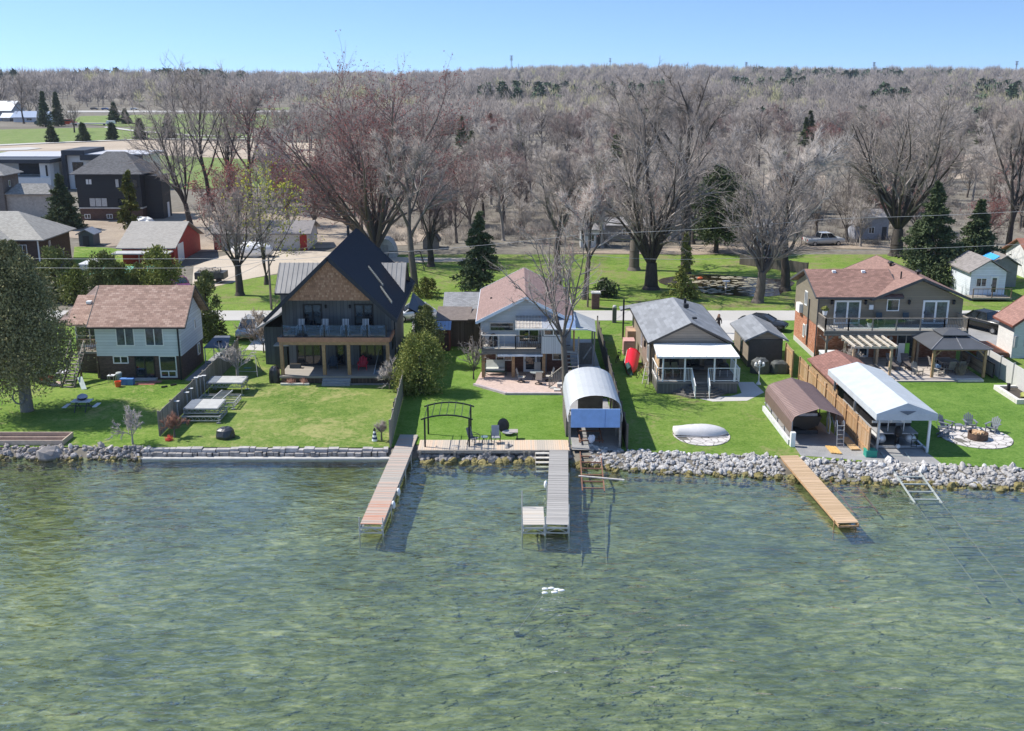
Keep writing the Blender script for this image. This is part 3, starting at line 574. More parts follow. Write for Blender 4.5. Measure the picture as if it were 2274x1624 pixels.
def gable_roof(par,ax,x0,x1,y0,y1,ze,zr,mat,th=.14,name='roof',fascia=None,fh=.2,ribs=0,ribm=None,mid=None):
    m=MB(); ym=mid if mid is not None else (y0+y1)/2; xm=mid if mid is not None else (x0+x1)/2
    if ax=='x': qs=[[(x0,y0,ze),(x1,y0,ze),(x1,ym,zr),(x0,ym,zr)],[(x0,ym,zr),(x1,ym,zr),(x1,y1,ze),(x0,y1,ze)]]
    else: qs=[[(x0,y0,ze),(xm,y0,zr),(xm,y1,zr),(x0,y1,ze)],[(xm,y0,zr),(x1,y0,ze),(x1,y1,ze),(xm,y1,zr)]]
    for q in qs: m.slab(q,th)
    o=m.build(name,mat,par)
    if fascia:
        m=MB(); e=.02
        if ax=='y':
            for s,xe in((-1,x0),(1,x1)):
                for yy in(y0,y1): m.bar((xe,yy-(e if yy==y0 else -e),ze-fh*.45),(xm,yy-(e if yy==y0 else -e),zr-fh*.45),.05,fh)
                m.bar((xe+s*e,y0,ze-fh*.5),(xe+s*e,y1,ze-fh*.5),.05,fh*.8)
        else:
            for s,ye in((-1,y0),(1,y1)):
                for xx in(x0,x1): m.bar((xx-(e if xx==x0 else -e),ye,ze-fh*.45),(xx-(e if xx==x0 else -e),ym,zr-fh*.45),.05,fh)
                m.bar((x0,ye+s*e,ze-fh*.5),(x1,ye+s*e,ze-fh*.5),.05,fh*.8)
        m.build('fascia',fascia,o)
    if ribs:
        m=MB()
        if ax=='y':
            n=int((y1-y0)/ribs)
            for i in range(n+1):
                y=y0+.03+(y1-y0-.06)*i/n
                m.bar((x0,y,ze+.012),(xm,y,zr+.012),.045,.05,(0,1,0)); m.bar((x1,y,ze+.012),(xm,y,zr+.012),.045,.05,(0,1,0))
        else:
            n=int((x1-x0)/ribs)
            for i in range(n+1):
                x=x0+.03+(x1-x0-.06)*i/n; m.bar((x,y0,ze+.012),(x,ym,zr+.012),.045,.05,(1,0,0)); m.bar((x,y1,ze+.012),(x,ym,zr+.012),.045,.05,(1,0,0))
        m.build('seam',ribm or mat,o)
    return o
def gable_body(par,ax,x0,x1,y0,y1,z0,ze,zr,mat,name='wall',mid=None):
    m=MB()
    if ax=='y': xm=mid if mid is not None else (x0+x1)/2; m.prism([(x0,y0,z0),(x1,y0,z0),(x1,y0,ze),(xm,y0,zr),(x0,y0,ze)],(0,y1-y0,0))
    else: ym=mid if mid is not None else (y0+y1)/2; m.prism([(x0,y0,z0),(x0,y0,ze),(x0,ym,zr),(x0,y1,ze),(x0,y1,z0)],(x1-x0,0,0))
    return m.build(name,mat,par)
def hip_roof(par,x0,x1,y0,y1,ze,zr,inset,mat,name='roof',ax='x'):
    xm=(x0+x1)/2;ym=(y0+y1)/2
    r0,r1=((x0+inset,ym,zr),(x1-inset,ym,zr)) if ax=='x' else ((xm,y0+inset,zr),(xm,y1-inset,zr))
    a,b,c,d=(x0,y0,ze),(x1,y0,ze),(x1,y1,ze),(x0,y1,ze)
    fs=[[a,b,r1,r0],[b,c,r1],[c,d,r0,r1],[d,a,r0]] if ax=='x' else [[a,b,r0],[b,c,r1,r0],[c,d,r1],[d,a,r0,r1]]
    m=MB()
    for f in fs: m.slab(f,.13)
    return m.build(name,mat,par)
def bx(par,name,mat,*a,**k): return MB().box(*a,**k).build(name,mat,par)
def rail_mb(m,p,q,h=1.0,sp=.14,pw=.09,bw=.035,top=.07,balus=True,bot=.1,posts=True):
    p=Vector(p);q=Vector(q);L=(q-p).length; d=(q-p)/L; up=Vector((0,0,1))
    m.bar(p+up*h,q+up*h,top*1.3,top)
    if bot: m.bar(p+up*bot,q+up*bot,.05,.05)
    if posts:
        n=max(1,round(L/1.8))
        for i in range(n+1): c=p+d*L*i/n; m.box(c.x-pw/2,c.x+pw/2,c.y-pw/2,c.y+pw/2,c.z,c.z+h+.03)
    if balus:
        n=int(L/sp)
        for i in range(1,n): c=p+d*L*i/n; m.bar(c+up*bot,c+up*(h-.02),bw,bw,(d.x,d.y,0))
def railing(par,pts,mat,name='railing',**k):
    m=MB()
    for a,b in zip(pts,pts[1:]): rail_mb(m,a,b,**k)
    return m.build(name,mat,par)
def stairs(par,x0,x1,y0,z0,y1,z1,mat,name='stairs',n=8,smat=None,riser=False):   # y0,z0 top; y1,z1 bottom
    m=MB(); s=MB()
    for i in range(n):
        y=y0+(y1-y0)*(i+.5)/n; z=z0+(z1-z0)*(i+1)/(n+.0); dy=abs(y1-y0)/n
        m.box(x0+.05,x1-.05,y-dy*.55,y+dy*.55,z+.0,z+.05)
        if riser: m.box(x0+.06,x1-.06,y+dy*.4,y+dy*.46,z+.05,z+abs(z1-z0)/n)
    for x in(x0,x1): s.bar((x,y0,z0-.12),(x,y1,z1+.02),.05,.24)
    o=m.build('tread',mat,par) if False else m.build(name,mat,par); s.build('stringer',smat or mat,o); return o
BRKD=shingle('dark_brick',(.125,.088,.072),'Z',.35,None,.22,.075,.35); BRKR=shingle('orange_brick',(.40,.165,.095),'Z',.4,(.5,.3,.22),.22,.075,.35); BRKB=shingle('brown_brick',(.14,.085,.068),'Z',.35,None,.22,.075,.35)
BRKX=shingle('orange_brick_side',(.44,.19,.11),'Z',.4,(.55,.34,.25),.22,.075,.35)
# ================================================================ far buildings at the left
h=thing('house','black two storey house with dark hip roof and brown brick base by the dirt yard','house',(-68.5,187,1))
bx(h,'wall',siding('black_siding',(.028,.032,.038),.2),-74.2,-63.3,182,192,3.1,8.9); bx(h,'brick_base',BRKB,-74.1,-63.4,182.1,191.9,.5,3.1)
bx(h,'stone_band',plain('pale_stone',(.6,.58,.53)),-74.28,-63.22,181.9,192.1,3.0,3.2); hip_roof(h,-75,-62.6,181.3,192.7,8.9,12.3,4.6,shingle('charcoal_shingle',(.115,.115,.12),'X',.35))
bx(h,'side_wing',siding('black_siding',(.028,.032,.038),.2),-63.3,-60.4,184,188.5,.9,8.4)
win(h,'-y',182,-72.6,-71.5,7.05,8.05,BLACK,1,pane=WHITE); win(h,'-y',182,-72.3,-69.2,3.3,4.85,BLACK,2,pane=plain('white_blind',(.5,.5,.48),.4)); win(h,'-y',182,-67.6,-66.9,6.55,8.05,BLACK,0,pane=plain('white_blind',(.5,.5,.48),.4)); win(h,'-y',182,-64.6,-63.8,6.6,8.0,BLACK,0); win(h,'-y',182,-67.4,-66.2,3.4,4.8,BLACK,1); win(h,'-y',182.1,-73.4,-72.4,1.3,2.05,WHITE,1); win(h,'-y',182.1,-69.6,-68.6,1.3,2.05,WHITE,1); bx(h,'side_door',WHITE,-60.4,-60.32,186.2,187.2,1,3.6)
STUC=plain('white_stucco',(.72,.72,.7),.7,.06); CHAR=plain('charcoal_panel',(.05,.055,.065),.6,.15)
h=thing('house','white flat roofed modern house with tall charcoal frame behind the black house','house',(-93,232,1))
bx(h,'wall',STUC,-99.8,-83.5,234,246,1,8.3); bx(h,'tower_frame',CHAR,-100.6,-95.6,233,245,8.3,9.4); bx(h,'tower_wall',CHAR,-100.7,-99.8,233,246,1,8.3); bx(h,'roof',plain('roof_membrane',(.45,.45,.47)),-95.6,-82,233.2,246,8.3,8.6); bx(h,'roof_edge',CHAR,-96.5,-83,232.6,233.2,7.3,8.45)
win(h,'-y',234,-98.8,-96.4,4.9,6.8,BLACK,1); win(h,'-y',234,-98.6,-97.3,1.2,4.0,BLACK,1,1); win(h,'-y',234,-95.2,-94,5.2,6.8,BLACK,0); win(h,'-y',234,-92.8,-91.8,5.2,6.8,BLACK,0); h.location.x+=3.0
h=thing('house','white flat roofed modern house with recessed dark balcony at the left edge','house',(-106,230,1))
bx(h,'wall',STUC,-121,-103.2,236,252,1,7.6); bx(h,'porch_wall',STUC,-118,-102.6,229.5,236,1,3.9); bx(h,'pillar',STUC,-104.9,-102.7,230,232,3.9,7.0); bx(h,'roof_edge',CHAR,-120,-102.2,229.3,236,6.9,7.7); bx(h,'roof',plain('roof_membrane',(.45,.45,.47)),-121,-102.2,236,252,7.6,7.9); bx(h,'balcony_recess',CHAR,-112,-105,235.9,236,4,6.9); bx(h,'slot_window',BLACK,-103.4,-103.0,229.4,229.5,4.2,6.5); win(h,'+x',-103.2,241,242,4.6,5.6,BLACK,0); h.location.x+=3.6
h=thing('house','taupe brick house with grey hip roof and low garage wing, cut by the left edge','house',(-86,185,1))
TAU=shingle('taupe_brick',(.2,.175,.155),'Z',.25,None,.22,.075,.3)
bx(h,'wall',TAU,-105,-86.2,180.8,186.8,.5,8.7); hip_roof(h,-107,-85.4,180,187.5,8.8,11.0,3.6,shingle('grey_shingle',(.27,.26,.24),'X',.3)); bx(h,'garage_wall',plain('beige_brick',(.42,.38,.33),.8,.2),-86.2,-78.6,181.5,184.5,1,5.6); hip_roof(h,-86.2,-78,181,185,5.6,7.2,1.6,shingle('grey_shingle',(.27,.26,.24),'X',.3)); win(h,'+x',-86.2,183,183.6,6.6,7.7,WHITE,0)
h=thing('house','dark brown brick bungalow with wide grey hip roof at the left edge','house',(-65,138,1))
BB=shingle('bungalow_brick',(.115,.078,.062),'Z',.35,None,.22,.075,.3)
bx(h,'wall',BB,-76,-60.2,134.2,143.5,.8,4.9); hip_roof(h,-76.8,-59.4,133.5,144.2,4.9,7.9,5.2,shingle('bungalow_shingle',(.36,.34,.30),'X',.22)); bx(h,'front_wing',BB,-70,-63.5,131.5,134.2,.8,4.7); gable_roof(h,'y',-70.4,-63.1,131,137,4.75,6.5,shingle('bungalow_shingle_side',(.36,.34,.30),'Y',.22),name='porch_roof')
win(h,'-y',134.2,-63,-61.9,2.6,4.2,WHITE,1); win(h,'-y',131.5,-67.8,-66.6,2.6,4.1,WHITE,1); win(h,'+x',-60.2,136.8,137.3,3.2,4.3,WHITE,0); win(h,'+x',-60.2,140.2,141,1.7,2.6,WHITE,1); win(h,'+x',-60.2,137.2,137.7,1.4,2.2,WHITE,0); bx(h,'downspout',WHITE,-60.45,-60.3,134,134.15,.8,4.8)
h=thing('garden_shed','small dark blue grey shed with ridged roof beside the brick bungalow','shed',(-62,154.5,1))
gable_body(h,'y',-63.1,-61.0,153.5,156,1,2.7,3.3,plain('slate_board',(.07,.09,.11),.6)); gable_roof(h,'y',-63.4,-60.7,153.2,156.3,2.75,3.5,plain('slate_tin',(.2,.22,.26),.5,.1)); bx(h,'door',plain('slate_door',(.03,.035,.045)),-62.5,-61.6,153.45,153.5,1,2.5)
RED=plain('red_barn_paint',(.35,.04,.03),.7,.2)
h=thing('garage','long low garage with pale grey roof and red gable end','garage',(-48,141,1))
gable_body(h,'x',-51.2,-44.4,138,150,1,3.2,5.6,RED); gable_roof(h,'x',-51.7,-43.9,137.2,150.6,3.3,5.9,shingle('pale_roof',(.36,.335,.30),'X',.15)); bx(h,'canopy',plain('grey_tin',(.42,.41,.4)),-51.5,-44.2,134.8,137.2,2.8,2.95); bx(h,'door',WHITE,-44.4,-44.32,139.5,142,1,3.4); m=MB()
for x in(-51.2,-48,-44.5): m.box(x-.06,x+.06,135,135.12,1,2.8)
m.build('post',WOODG,h)
h=thing('garage','white garage with red trim standing behind the tan gravel lot','garage',(-35,152,1))
gable_body(h,'x',-42.5,-29,150,157,1,3.3,4.6,plain('off_white_board',(.55,.54,.52))); gable_roof(h,'x',-43,-28.5,149.4,157.6,3.4,4.8,plain('dull_roof',(.22,.2,.19))); bx(h,'red_trim',RED,-30.2,-29.2,149.9,150,1,3.3); bx(h,'red_trim',RED,-42.4,-41.4,149.9,150,1,3.3); win(h,'-y',150,-37,-36,1.8,2.9,WHITE,1)
h=thing('covered_boat','boat shrink wrapped in white plastic parked on the tan gravel lot','boat',(-35.8,144,1))
MB().blob((-35.6,144.2,1.9),(3.0,1.3,1.15),18,10,.04).build('cover',plain('shrink_wrap',(.78,.78,.78),.4,.05),h,True); m=MB(); m.box(-37.6,-33.2,143.4,145,.99,1.25); m.tube([(-33.2,144.2,1.1),(-32.2,144.2,1.1)],.06); m.build('trailer',DGREY,h)
h=thing('hut','little grey wooden hut with steep roof among trunks right of the great maple','shed',(-11.6,152,1))
gable_body(h,'y',-12.8,-10.6,151,153.5,1,2.2,3.9,WOODG); gable_roof(h,'y',-13.1,-10.3,150.7,153.8,2.1,4.2,plain('mossy_shingle',(.11,.09,.07),.9)); bx(h,'door',BLACK,-12.1,-11.4,150.95,151,1,2.4)
h=thing('hut','pale rounded garden hut behind the dark A-frame house ridge','shed',(-17.2,143,1))
m=MB(); m.prism([(-18.6+1.4+1.4*math.cos(a),143,1+2.6*math.sin(a)) for a in [i*math.pi/10 for i in range(11)]],(0,3,0)); m.build('shell',plain('pale_canvas',(.45,.45,.43)),h); bx(h,'door',plain('hut_door',(.3,.3,.29)),-17.6,-16.8,142.94,143,1,2.8)
for i,(x,y,w,d,hh,c,lab) in enumerate([(11.5,152,3.2,3,2.6,(.6,.6,.58),'white cabin half hidden by twigs behind the park trees'),(17,158,6.5,4,2.4,(.3,.29,.28),'grey low cabin with pale roof among trees behind the park'),(25.5,160,4.5,4,2.6,(.42,.42,.43),'pale grey cabin right of the tallest bare tree trunk'),(35.7,150,2.2,2.5,3.2,(.66,.66,.66),'narrow white cabin behind the leaning tree'),(54.5,160,5,4,3.4,(.35,.36,.4),'blue grey cabin behind the great vase shaped tree')]):
    h=thing('cabin',lab,'cabin',(x,y,1)); gable_body(h,'x',x-w/2,x+w/2,y,y+d,1,1+hh,1+hh+.8,plain('cabin_wall_%s'%'abcde'[i],c)); gable_roof(h,'x',x-w/2-.3,x+w/2+.3,y-.3,y+d+.3,1.05+hh,2+hh,plain('cabin_roof',(.3,.29,.29),.8)); win(h,'-y',y,x-.5,x+.4,1.9,2.9,WHITE,1); bx(h,'door',DGREY,x+w/2-.95,x+w/2-.25,y-.04,y,1,2.9)
# farm on the far left
h=thing('barn','big white roofed barn far away at the left edge','barn',(-270,594,1)); gable_body(h,'x',-290,-273,594,610,1,6,10,plain('barn_grey',(.35,.37,.42))); gable_roof(h,'x',-291,-272.5,592,611,6.5,11.5,plain('barn_roof',(.75,.75,.74),.4)); bx(h,'door',DGREY,-279,-275,593.9,594,1,5)
h=thing('farmhouse','blue grey roofed farm building beside the far barn','house',(-258,579,1)); gable_body(h,'x',-266,-249,579,590,1,3.4,6,plain('farm_white',(.6,.62,.66))); gable_roof(h,'x',-267,-248,578,591,3.5,6.6,plain('blue_grey_tin',(.25,.31,.42),.5)); win(h,'-y',579,-259,-256,1.8,3,WHITE,1)
h=thing('shed','pale roofed shed between the far barn and the blue grey roof','shed',(-273,588,1)); gable_body(h,'x',-276,-268,588,594,1,3,5,plain('farm_grey',(.3,.3,.3))); gable_roof(h,'x',-277,-267,587,595,3,5.4,plain('pale_tin',(.68,.68,.66),.4)); bx(h,'door',DGREY,-272,-270,587.9,588,1,2.8)
def block_vehicle(name,label,cat,x,y,z,L,col,hh=1.5):
    v=thing(name,label,cat,(x,y,z)); MB().prism([(x-L/2,y,z+.4),(x+L/2,y,z+.4),(x+L/2,y,z+hh*.55),(x+L*.3,y,z+hh*.62),(x+L*.18,y,z+hh),(x-L*.3,y,z+hh),(x-L*.48,y,z+hh*.6)],(0,1.8,0)).build('body',plain('paint_'+name+str(len(label)),col,.3),v)
    m=MB()
    for dx in(-L*.3,L*.3): m.lathe([(.35,-.1),(.35,1.9)],(0,0,0),10); 
    m=MB()
    for dx in(-L*.3,L*.3):
        for yy in(-.03,1.63): m.tube([(x+dx,y+yy,z+.35),(x+dx,y+yy+.2,z+.35)],.36,10)
    m.build('wheels',BLACK,v); MB().box(x-L*.27,x+L*.15,y-.02,y+1.82,z+hh*.66,z+hh*.93).build('window',GLASS,v); return v
block_vehicle('car','dark car on the far highway, left of two','car',-300,781,1.3,6,(.06,.06,.07)); block_vehicle('car','blue car on the far highway next to the dark one','car',-291,778,1.3,6,(.05,.14,.35)); block_vehicle('car','white car alone on the far highway','car',-270.5,778,1.3,5.5,(.75,.75,.75))
block_vehicle('tractor','red farm machine parked by the far farm sheds','tractor',-277,566,1.2,5,(.45,.05,.03),3); block_vehicle('truck','red truck on the far farmyard left of the flat trailer','truck',-221,540,1.2,8,(.5,.07,.03),2.8); block_vehicle('truck','dark green machine on the far farmyard beside the red truck','truck',-233,540,1.2,10,(.03,.07,.06),2.6)
h=thing('trailer','long pale flat trailer on the far farmyard','trailer',(-208,538,1)); bx(h,'bed',plain('pale_trailer',(.7,.66,.6)),-219,-197,537,539.5,1.8,2.3); m=MB()
for x in(-200,-198,-202,-216): m.tube([(x,536.9,1.6),(x,537.2,1.6)],.5,10)
m.build('wheels',BLACK,h); bx(h,'cab',WHITE,-201,-197.2,537.1,539.4,2.3,3.4)
# masts and pylons on the skyline
def mast(x,y,zt,w,label,rungs=10,name='radio_mast',head=True):
    zb=ground_z(x,y); t=thing(name,label,'mast' if name!='pylon' else 'pylon',(x,y,zb)); m=MB()
    for a in(0,2.1,4.2): m.bar((x+w*math.cos(a),y+w*math.sin(a),zb),(x+w*.35*math.cos(a),y+w*.35*math.sin(a),zt),w*.22)
    for i in range(rungs):
        f0=i/rungs;f1=(i+1)/rungs; r0=w*(1-.65*f0);r1=w*(1-.65*f1); m.bar((x-r0,y,zb+(zt-zb)*f0),(x+r1,y,zb+(zt-zb)*f1),w*.14); m.bar((x+r0,y,zb+(zt-zb)*f0),(x-r1,y,zb+(zt-zb)*f1),w*.14)
    m.build('lattice',plain('galvanised',(.25,.26,.28)),t)
    if head:
        m=MB()
        for q in(.8,.88,.97): m.box(x-w*1.3,x+w*1.3,y-w*.5,y+w*.5,zb+(zt-zb)*q,zb+(zt-zb)*(q+.035))
        m.build('antenna',plain('galvanised',(.25,.26,.28)),t)
    return t
mast(-1.3,2400,66.5,2.6,'tall radio mast with antenna clusters on the skyline, the tallest'); mast(14.5,2420,50,1.6,'thin short mast just right of the tallest radio mast',8,head=False); mast(214,2400,61,1.9,'slim radio mast on the skyline left of the tall bare trees')
for x,zt,l in((511,53,'pylon on the skyline just right of the park tree tops, leftmost of three'),(790,53,'pylon on the skyline between the other two'),(1101,55,'pylon on the skyline nearest the right edge')): mast(x,2400,zt,2.4,l,7,'pylon')
# ================================================================ left cottage
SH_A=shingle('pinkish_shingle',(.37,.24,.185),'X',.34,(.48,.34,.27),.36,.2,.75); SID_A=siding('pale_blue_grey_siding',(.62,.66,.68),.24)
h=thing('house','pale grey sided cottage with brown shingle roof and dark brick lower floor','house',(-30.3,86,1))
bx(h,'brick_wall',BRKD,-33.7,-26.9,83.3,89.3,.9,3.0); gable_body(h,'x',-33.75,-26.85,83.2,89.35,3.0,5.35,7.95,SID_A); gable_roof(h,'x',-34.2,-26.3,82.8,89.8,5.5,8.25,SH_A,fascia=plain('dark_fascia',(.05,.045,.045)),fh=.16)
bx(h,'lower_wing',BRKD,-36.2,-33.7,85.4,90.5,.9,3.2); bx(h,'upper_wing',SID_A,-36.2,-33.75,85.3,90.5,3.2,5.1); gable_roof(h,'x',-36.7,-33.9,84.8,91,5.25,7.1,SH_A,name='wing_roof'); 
win(h,'-y',85.3,-36.1,-33.9,3.4,5.0,plain('beige_frame',(.5,.47,.42)),1,1); bx(h,'skylight',WHITE,-35.7,-35.3,86.9,87.3,6.55,6.75)
m=MB(); m.slab([(-38.5,87,4.9),(-35.8,87,5.2),(-34.5,90,7.4),(-36.5,91.5,7.2)],.12); m.build('rear_roof',planks('ridged_brown',(.2,.14,.12),'Y',.4),h)
CUR=plain('curtained_glass',(.09,.11,.13),.05,.7,1.2,0,.8)
win(h,'-y',83.2,-32.05,-30.55,3.85,5.35,WHITE,1,pane=CUR); win(h,'-y',83.2,-29.7,-28.2,3.85,5.35,WHITE,1,pane=CUR); win(h,'-y',83.3,-32.5,-31.25,2.35,2.98,WHITE,1); win(h,'-y',83.3,-28.75,-27.35,1.15,3.0,WHITE,0,0); win(h,'-y',83.27,-28.7,-27.4,1.2,1.75,WHITE,1)
d=win(h,'-y',83.3,-30.75,-29.15,1.05,2.98,BLACK,1,name='door',handle=True); win(h,'+x',-26.85,87.0,87.5,4.3,5.2,WHITE,0); win(h,'+x',-26.9,87.6,88.3,1.9,2.9,WHITE,0)
bx(h,'downspout',BLACK,-27.05,-26.95,83.05,83.18,1,5.4); bx(h,'door_step',CONC,-30.8,-29.0,82.8,83.3,.99,1.15); bx(h,'porch_floor',WOODG,-35.5,-33.75,83.6,85.3,3.1,3.25)
railing(h,[(-35.45,83.7,3.25),(-33.85,83.7,3.25)],plain('brown_rail',(.2,.13,.09)),h=1.0); stairs(h,-35.9,-34.9,83.6,3.25,80.9,1.0,WOODG,n=11,smat=plain('dark_stringer',(.08,.06,.05))); m=MB(); m.bar((-34.85,83.6,4.2),(-34.85,81,2.0),.09,.07); m.bar((-35.95,83.6,4.2),(-35.95,81,2.0),.09,.07)
for f in(0,.5,1): 
    for x in(-34.85,-35.95): m.box(x-.05,x+.05,83.55-2.55*f,83.65-2.55*f,3.2-2.2*f,4.2-2.2*f)
m.build('handrail',WOODG,h); m=MB(); [m.box(x-.07,x+.07,83.6,83.74,.9,3.1) for x in(-35.4,-33.95)]; m.build('post',plain('brown_rail',(.2,.13,.09)),h)
# ================================================================ dark A-frame house
MET=plain('navy_black_metal',(.022,.028,.045),.38,.1,1,.3,.5,0); CHB=planks('charcoal_boards',(.14,.152,.16),'X',.3,None,.15); CEDS=shingle('cedar_shingle',(.38,.205,.125),'Z',.4,(.50,.31,.20),.16,.2,.4); GRM=plain('weathered_metal',(.30,.285,.265),.45,.12,1,.3); TIMB=plain('band_timber',(.42,.21,.125),.7,.2); 
h=thing('house','tall dark A-frame house with black metal roof and cedar gable over a glass balcony','house',(-14.4,85,1))
bx(h,'lower_wall',CHB,-18.6,-10.3,85.4,98,.9,4.5); m=MB(); m.prism([(-18.9,85.0,4.65),(-9.95,85.0,4.65),(-9.95,85.0,6.75),(-11.15,85,7.9),(-17.75,85,7.9),(-18.9,85.0,6.75)],(0,13,0)); m.build('upper_wall',CHB,h); MB().prism([(-17.95,82.5,7.75),(-11.0,82.5,7.75),(-14.475,82.5,11.02)],(0,2.6,0)).build('gable',CEDS,h)
gable_roof(h,'y',-19.75,-9.2,82.2,98.3,6.25,11.3,MET,.2,ribs=.24,ribm=MET,fascia=plain('black_fascia',(.018,.022,.032),.5),fh=.3)
gable_roof(h,'x',-20.9,-9.5,91.6,97.0,6.5,8.75,GRM,.14,name='dormer_roof',ribs=.42,ribm=GRM,fascia=BLACK,fh=.16); gable_body(h,'x',-20.5,-9.9,91.9,96.6,4.5,6.3,8.5,CHB,name='dormer_wall')  # wing roof in a lighter grey metal than the main roof
m=MB(); m.slab([(-9.3,93,4.9),(-7.9,92.4,4.3),(-7.9,97,4.3),(-9.3,97.5,5.4)],.15); m.build('side_porch_roof',MET,h); m=MB(); m.slab([(-21.5,86.6,4.5),(-19.2,86.6,5.9),(-19.2,94,6.2),(-21.5,94,4.5)],.15); m.build('lean_to_roof',GRM,h); bx(h,'lean_to_wall',CHB,-21.2,-18.6,88,93.5,.9,4.3)
bx(h,'balcony_floor',planks('balcony_boards',(.2,.19,.18),'Y'),-18.75,-9.9,82.5,85,4.5,4.7); bx(h,'timber_band',TIMB,-18.8,-9.8,82.35,82.5,4.38,4.74); bx(h,'timber_band',TIMB,-9.86,-9.72,82.5,85.4,4.38,4.74); bx(h,'beam',WOODP,-18.7,-9.9,82.4,82.6,4.12,4.38)
for x in(-18.55,-15.15,-13.15,-10.0): bx(h,'post',WOODP,x-.13,x+.13,82.35,82.62,1.6,4.12)
bx(h,'deck',planks('deck_boards',(.33,.30,.26),'Y',.14,None,.2),-18.75,-9.6,82.05,85.4,1.45,1.62); bx(h,'deck_skirt',planks('deck_skirt_boards',(.10,.068,.05),'X',.15),-18.65,-9.7,82.15,82.25,1.0,1.45); 
m=MB(); [m.box(-15.25,-13.0,81.3+.0+i*.26,82.12,1.0+i*.15,1.15+i*.15) for i in range(3)]; m.build('steps',plain('grey_steps',(.28,.29,.3)),h); bx(h,'planter_edge',plain('pale_stone',(.6,.58,.53)),-18.6,-16.3,81.55,81.75,1,1.15); bx(h,'planter_edge',plain('dull_stone',(.2,.19,.18)),-13,-9.8,81.6,81.75,1,1.12)
t=NT('balustrade_glass'); _g=t.n('ShaderNodeMixShader',{0:.07}); t.set(_g.inputs[1],t.n('ShaderNodeBsdfTransparent',{'Color':(.62,.68,.72,1)}).outputs[0]); t.set(_g.inputs[2],t.n('ShaderNodeBsdfGlossy',{'Roughness':.03,'Color':(.8,.9,1,1)}).outputs[0]); t.t.links.new(_g.outputs[0],t.out.inputs[0]); RGL=t.m
gx=[-18.4,-16.75,-15.05,-13.3,-11.6,-10.1]; m=MB(); [m.box(a+.06,b-.06,82.56,82.58,4.78,5.7) for a,b in zip(gx,gx[1:])]; m.build('glass_railing',RGL,h); m=MB(); [m.box(a-.05,a+.05,82.52,82.62,4.7,5.75) for a in gx]; m.build('railing_post',BLACK,h)
for a,b in((-17.15,-15.6),(-12.95,-11.4)): win(h,'-y',85,a,b,4.75,6.95,BLACK,1,1,.13,name='patio_door',handle=True)
win(h,'-y',85.4,-17.95,-15.9,1.65,3.95,BLACK,2,0,.1,name='patio_door',handle=True); win(h,'-y',85.4,-14.7,-13.9,1.65,3.95,BLACK,0,0,.16,name='door',handle=True); win(h,'-y',85.4,-12.75,-10.75,1.65,3.95,BLACK,2,0,.1,name='patio_door',handle=True)
for x,y,z in((-15.27,84.98,6.6),(-13.3,84.98,6.6),(-18.2,85.38,3.7),(-15.1,85.38,3.7),(-13.2,85.38,3.7)): MB().lathe([(.03,0),(.09,.04),(.09,.24),(.05,.3)],(x,y-.1,z),8).build('wall_lamp',BLACK,h)
bx(h,'downspout',BLACK,-9.75,-9.65,85.1,85.25,1.6,6.2); win(h,'+x',-9.95,87.5,88.4,5.1,5.9,BLACK,0); win(h,'+x',-10.3,88,89,2.3,3.3,BLACK,0); bx(h,'roof_vent',BLACK,-14.7,-14.5,94,94.2,11,12.1)
m=MB()
for yy in(85.3,87.4):
    n=14
    for i in range(n):
        f=i/(n-1); x=-10.2-(1.2 if yy<86 else 1.7)*0-1.35*f*0; z=0
for (ya,yb,xa,xb) in((85.2,86.6,-9.9,-10.9),(87.8,89.2,-10.9,-12.2)):
    for i in range(13):
        f=i/12; x=xa+(xb-xa)*f; y=ya+(yb-ya)*f; z=6.25+(11.3-6.25)*((-9.2-x)/5.275); m.box(x-.05,x+.05,y-.05,y+.05,z+.02,z+.22)
m.build('snow_guard',plain('cream_metal',(.55,.52,.42)),h)
# ================================================================ white balcony house in the middle
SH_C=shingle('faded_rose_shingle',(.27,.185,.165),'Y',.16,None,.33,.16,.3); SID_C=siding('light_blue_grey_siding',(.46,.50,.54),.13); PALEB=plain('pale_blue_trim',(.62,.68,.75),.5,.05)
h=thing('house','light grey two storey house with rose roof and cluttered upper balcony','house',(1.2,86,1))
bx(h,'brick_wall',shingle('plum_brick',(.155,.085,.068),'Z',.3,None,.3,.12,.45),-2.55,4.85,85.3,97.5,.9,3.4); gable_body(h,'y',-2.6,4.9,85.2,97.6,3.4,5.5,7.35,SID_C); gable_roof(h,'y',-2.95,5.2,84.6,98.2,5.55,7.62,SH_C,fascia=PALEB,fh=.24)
bx(h,'balcony_floor',planks('pale_deck_boards',(.55,.51,.45),'Y'),-2.5,2.4,83.5,85.2,3.35,3.55); bx(h,'balcony_beam',planks('weathered_beam',(.2,.185,.17),'Z',.2),-2.5,2.4,83.4,83.5,3.1,3.55)
railing(h,[(-2.45,85.1,3.55),(-2.45,83.5,3.55),(.3,83.5,3.55)],plain('weathered_white',(.55,.53,.49),.7,.2),h=1.1,sp=.9,bw=.03); railing(h,[(.3,83.5,3.55),(2.4,83.5,3.55)],plain('weathered_brown',(.12,.10,.085),.7,.2),h=1.05,sp=.16,bw=.04)
m=MB(); m.box(2.4,4.3,83.25,83.33,3.2,4.62); m.box(2.4,2.47,83.33,85.2,3.2,5.2); m.box(4.2,4.28,83.33,85.2,3.2,4.62); m.box(2.4,4.3,83.33,85.2,3.15,3.3); m.build('porch_box',planks('pale_board',(.56,.57,.57),'X',.18,None,.08),h); win(h,'-y',83.3,2.55,4.15,4.68,5.28,WHITE,1); 
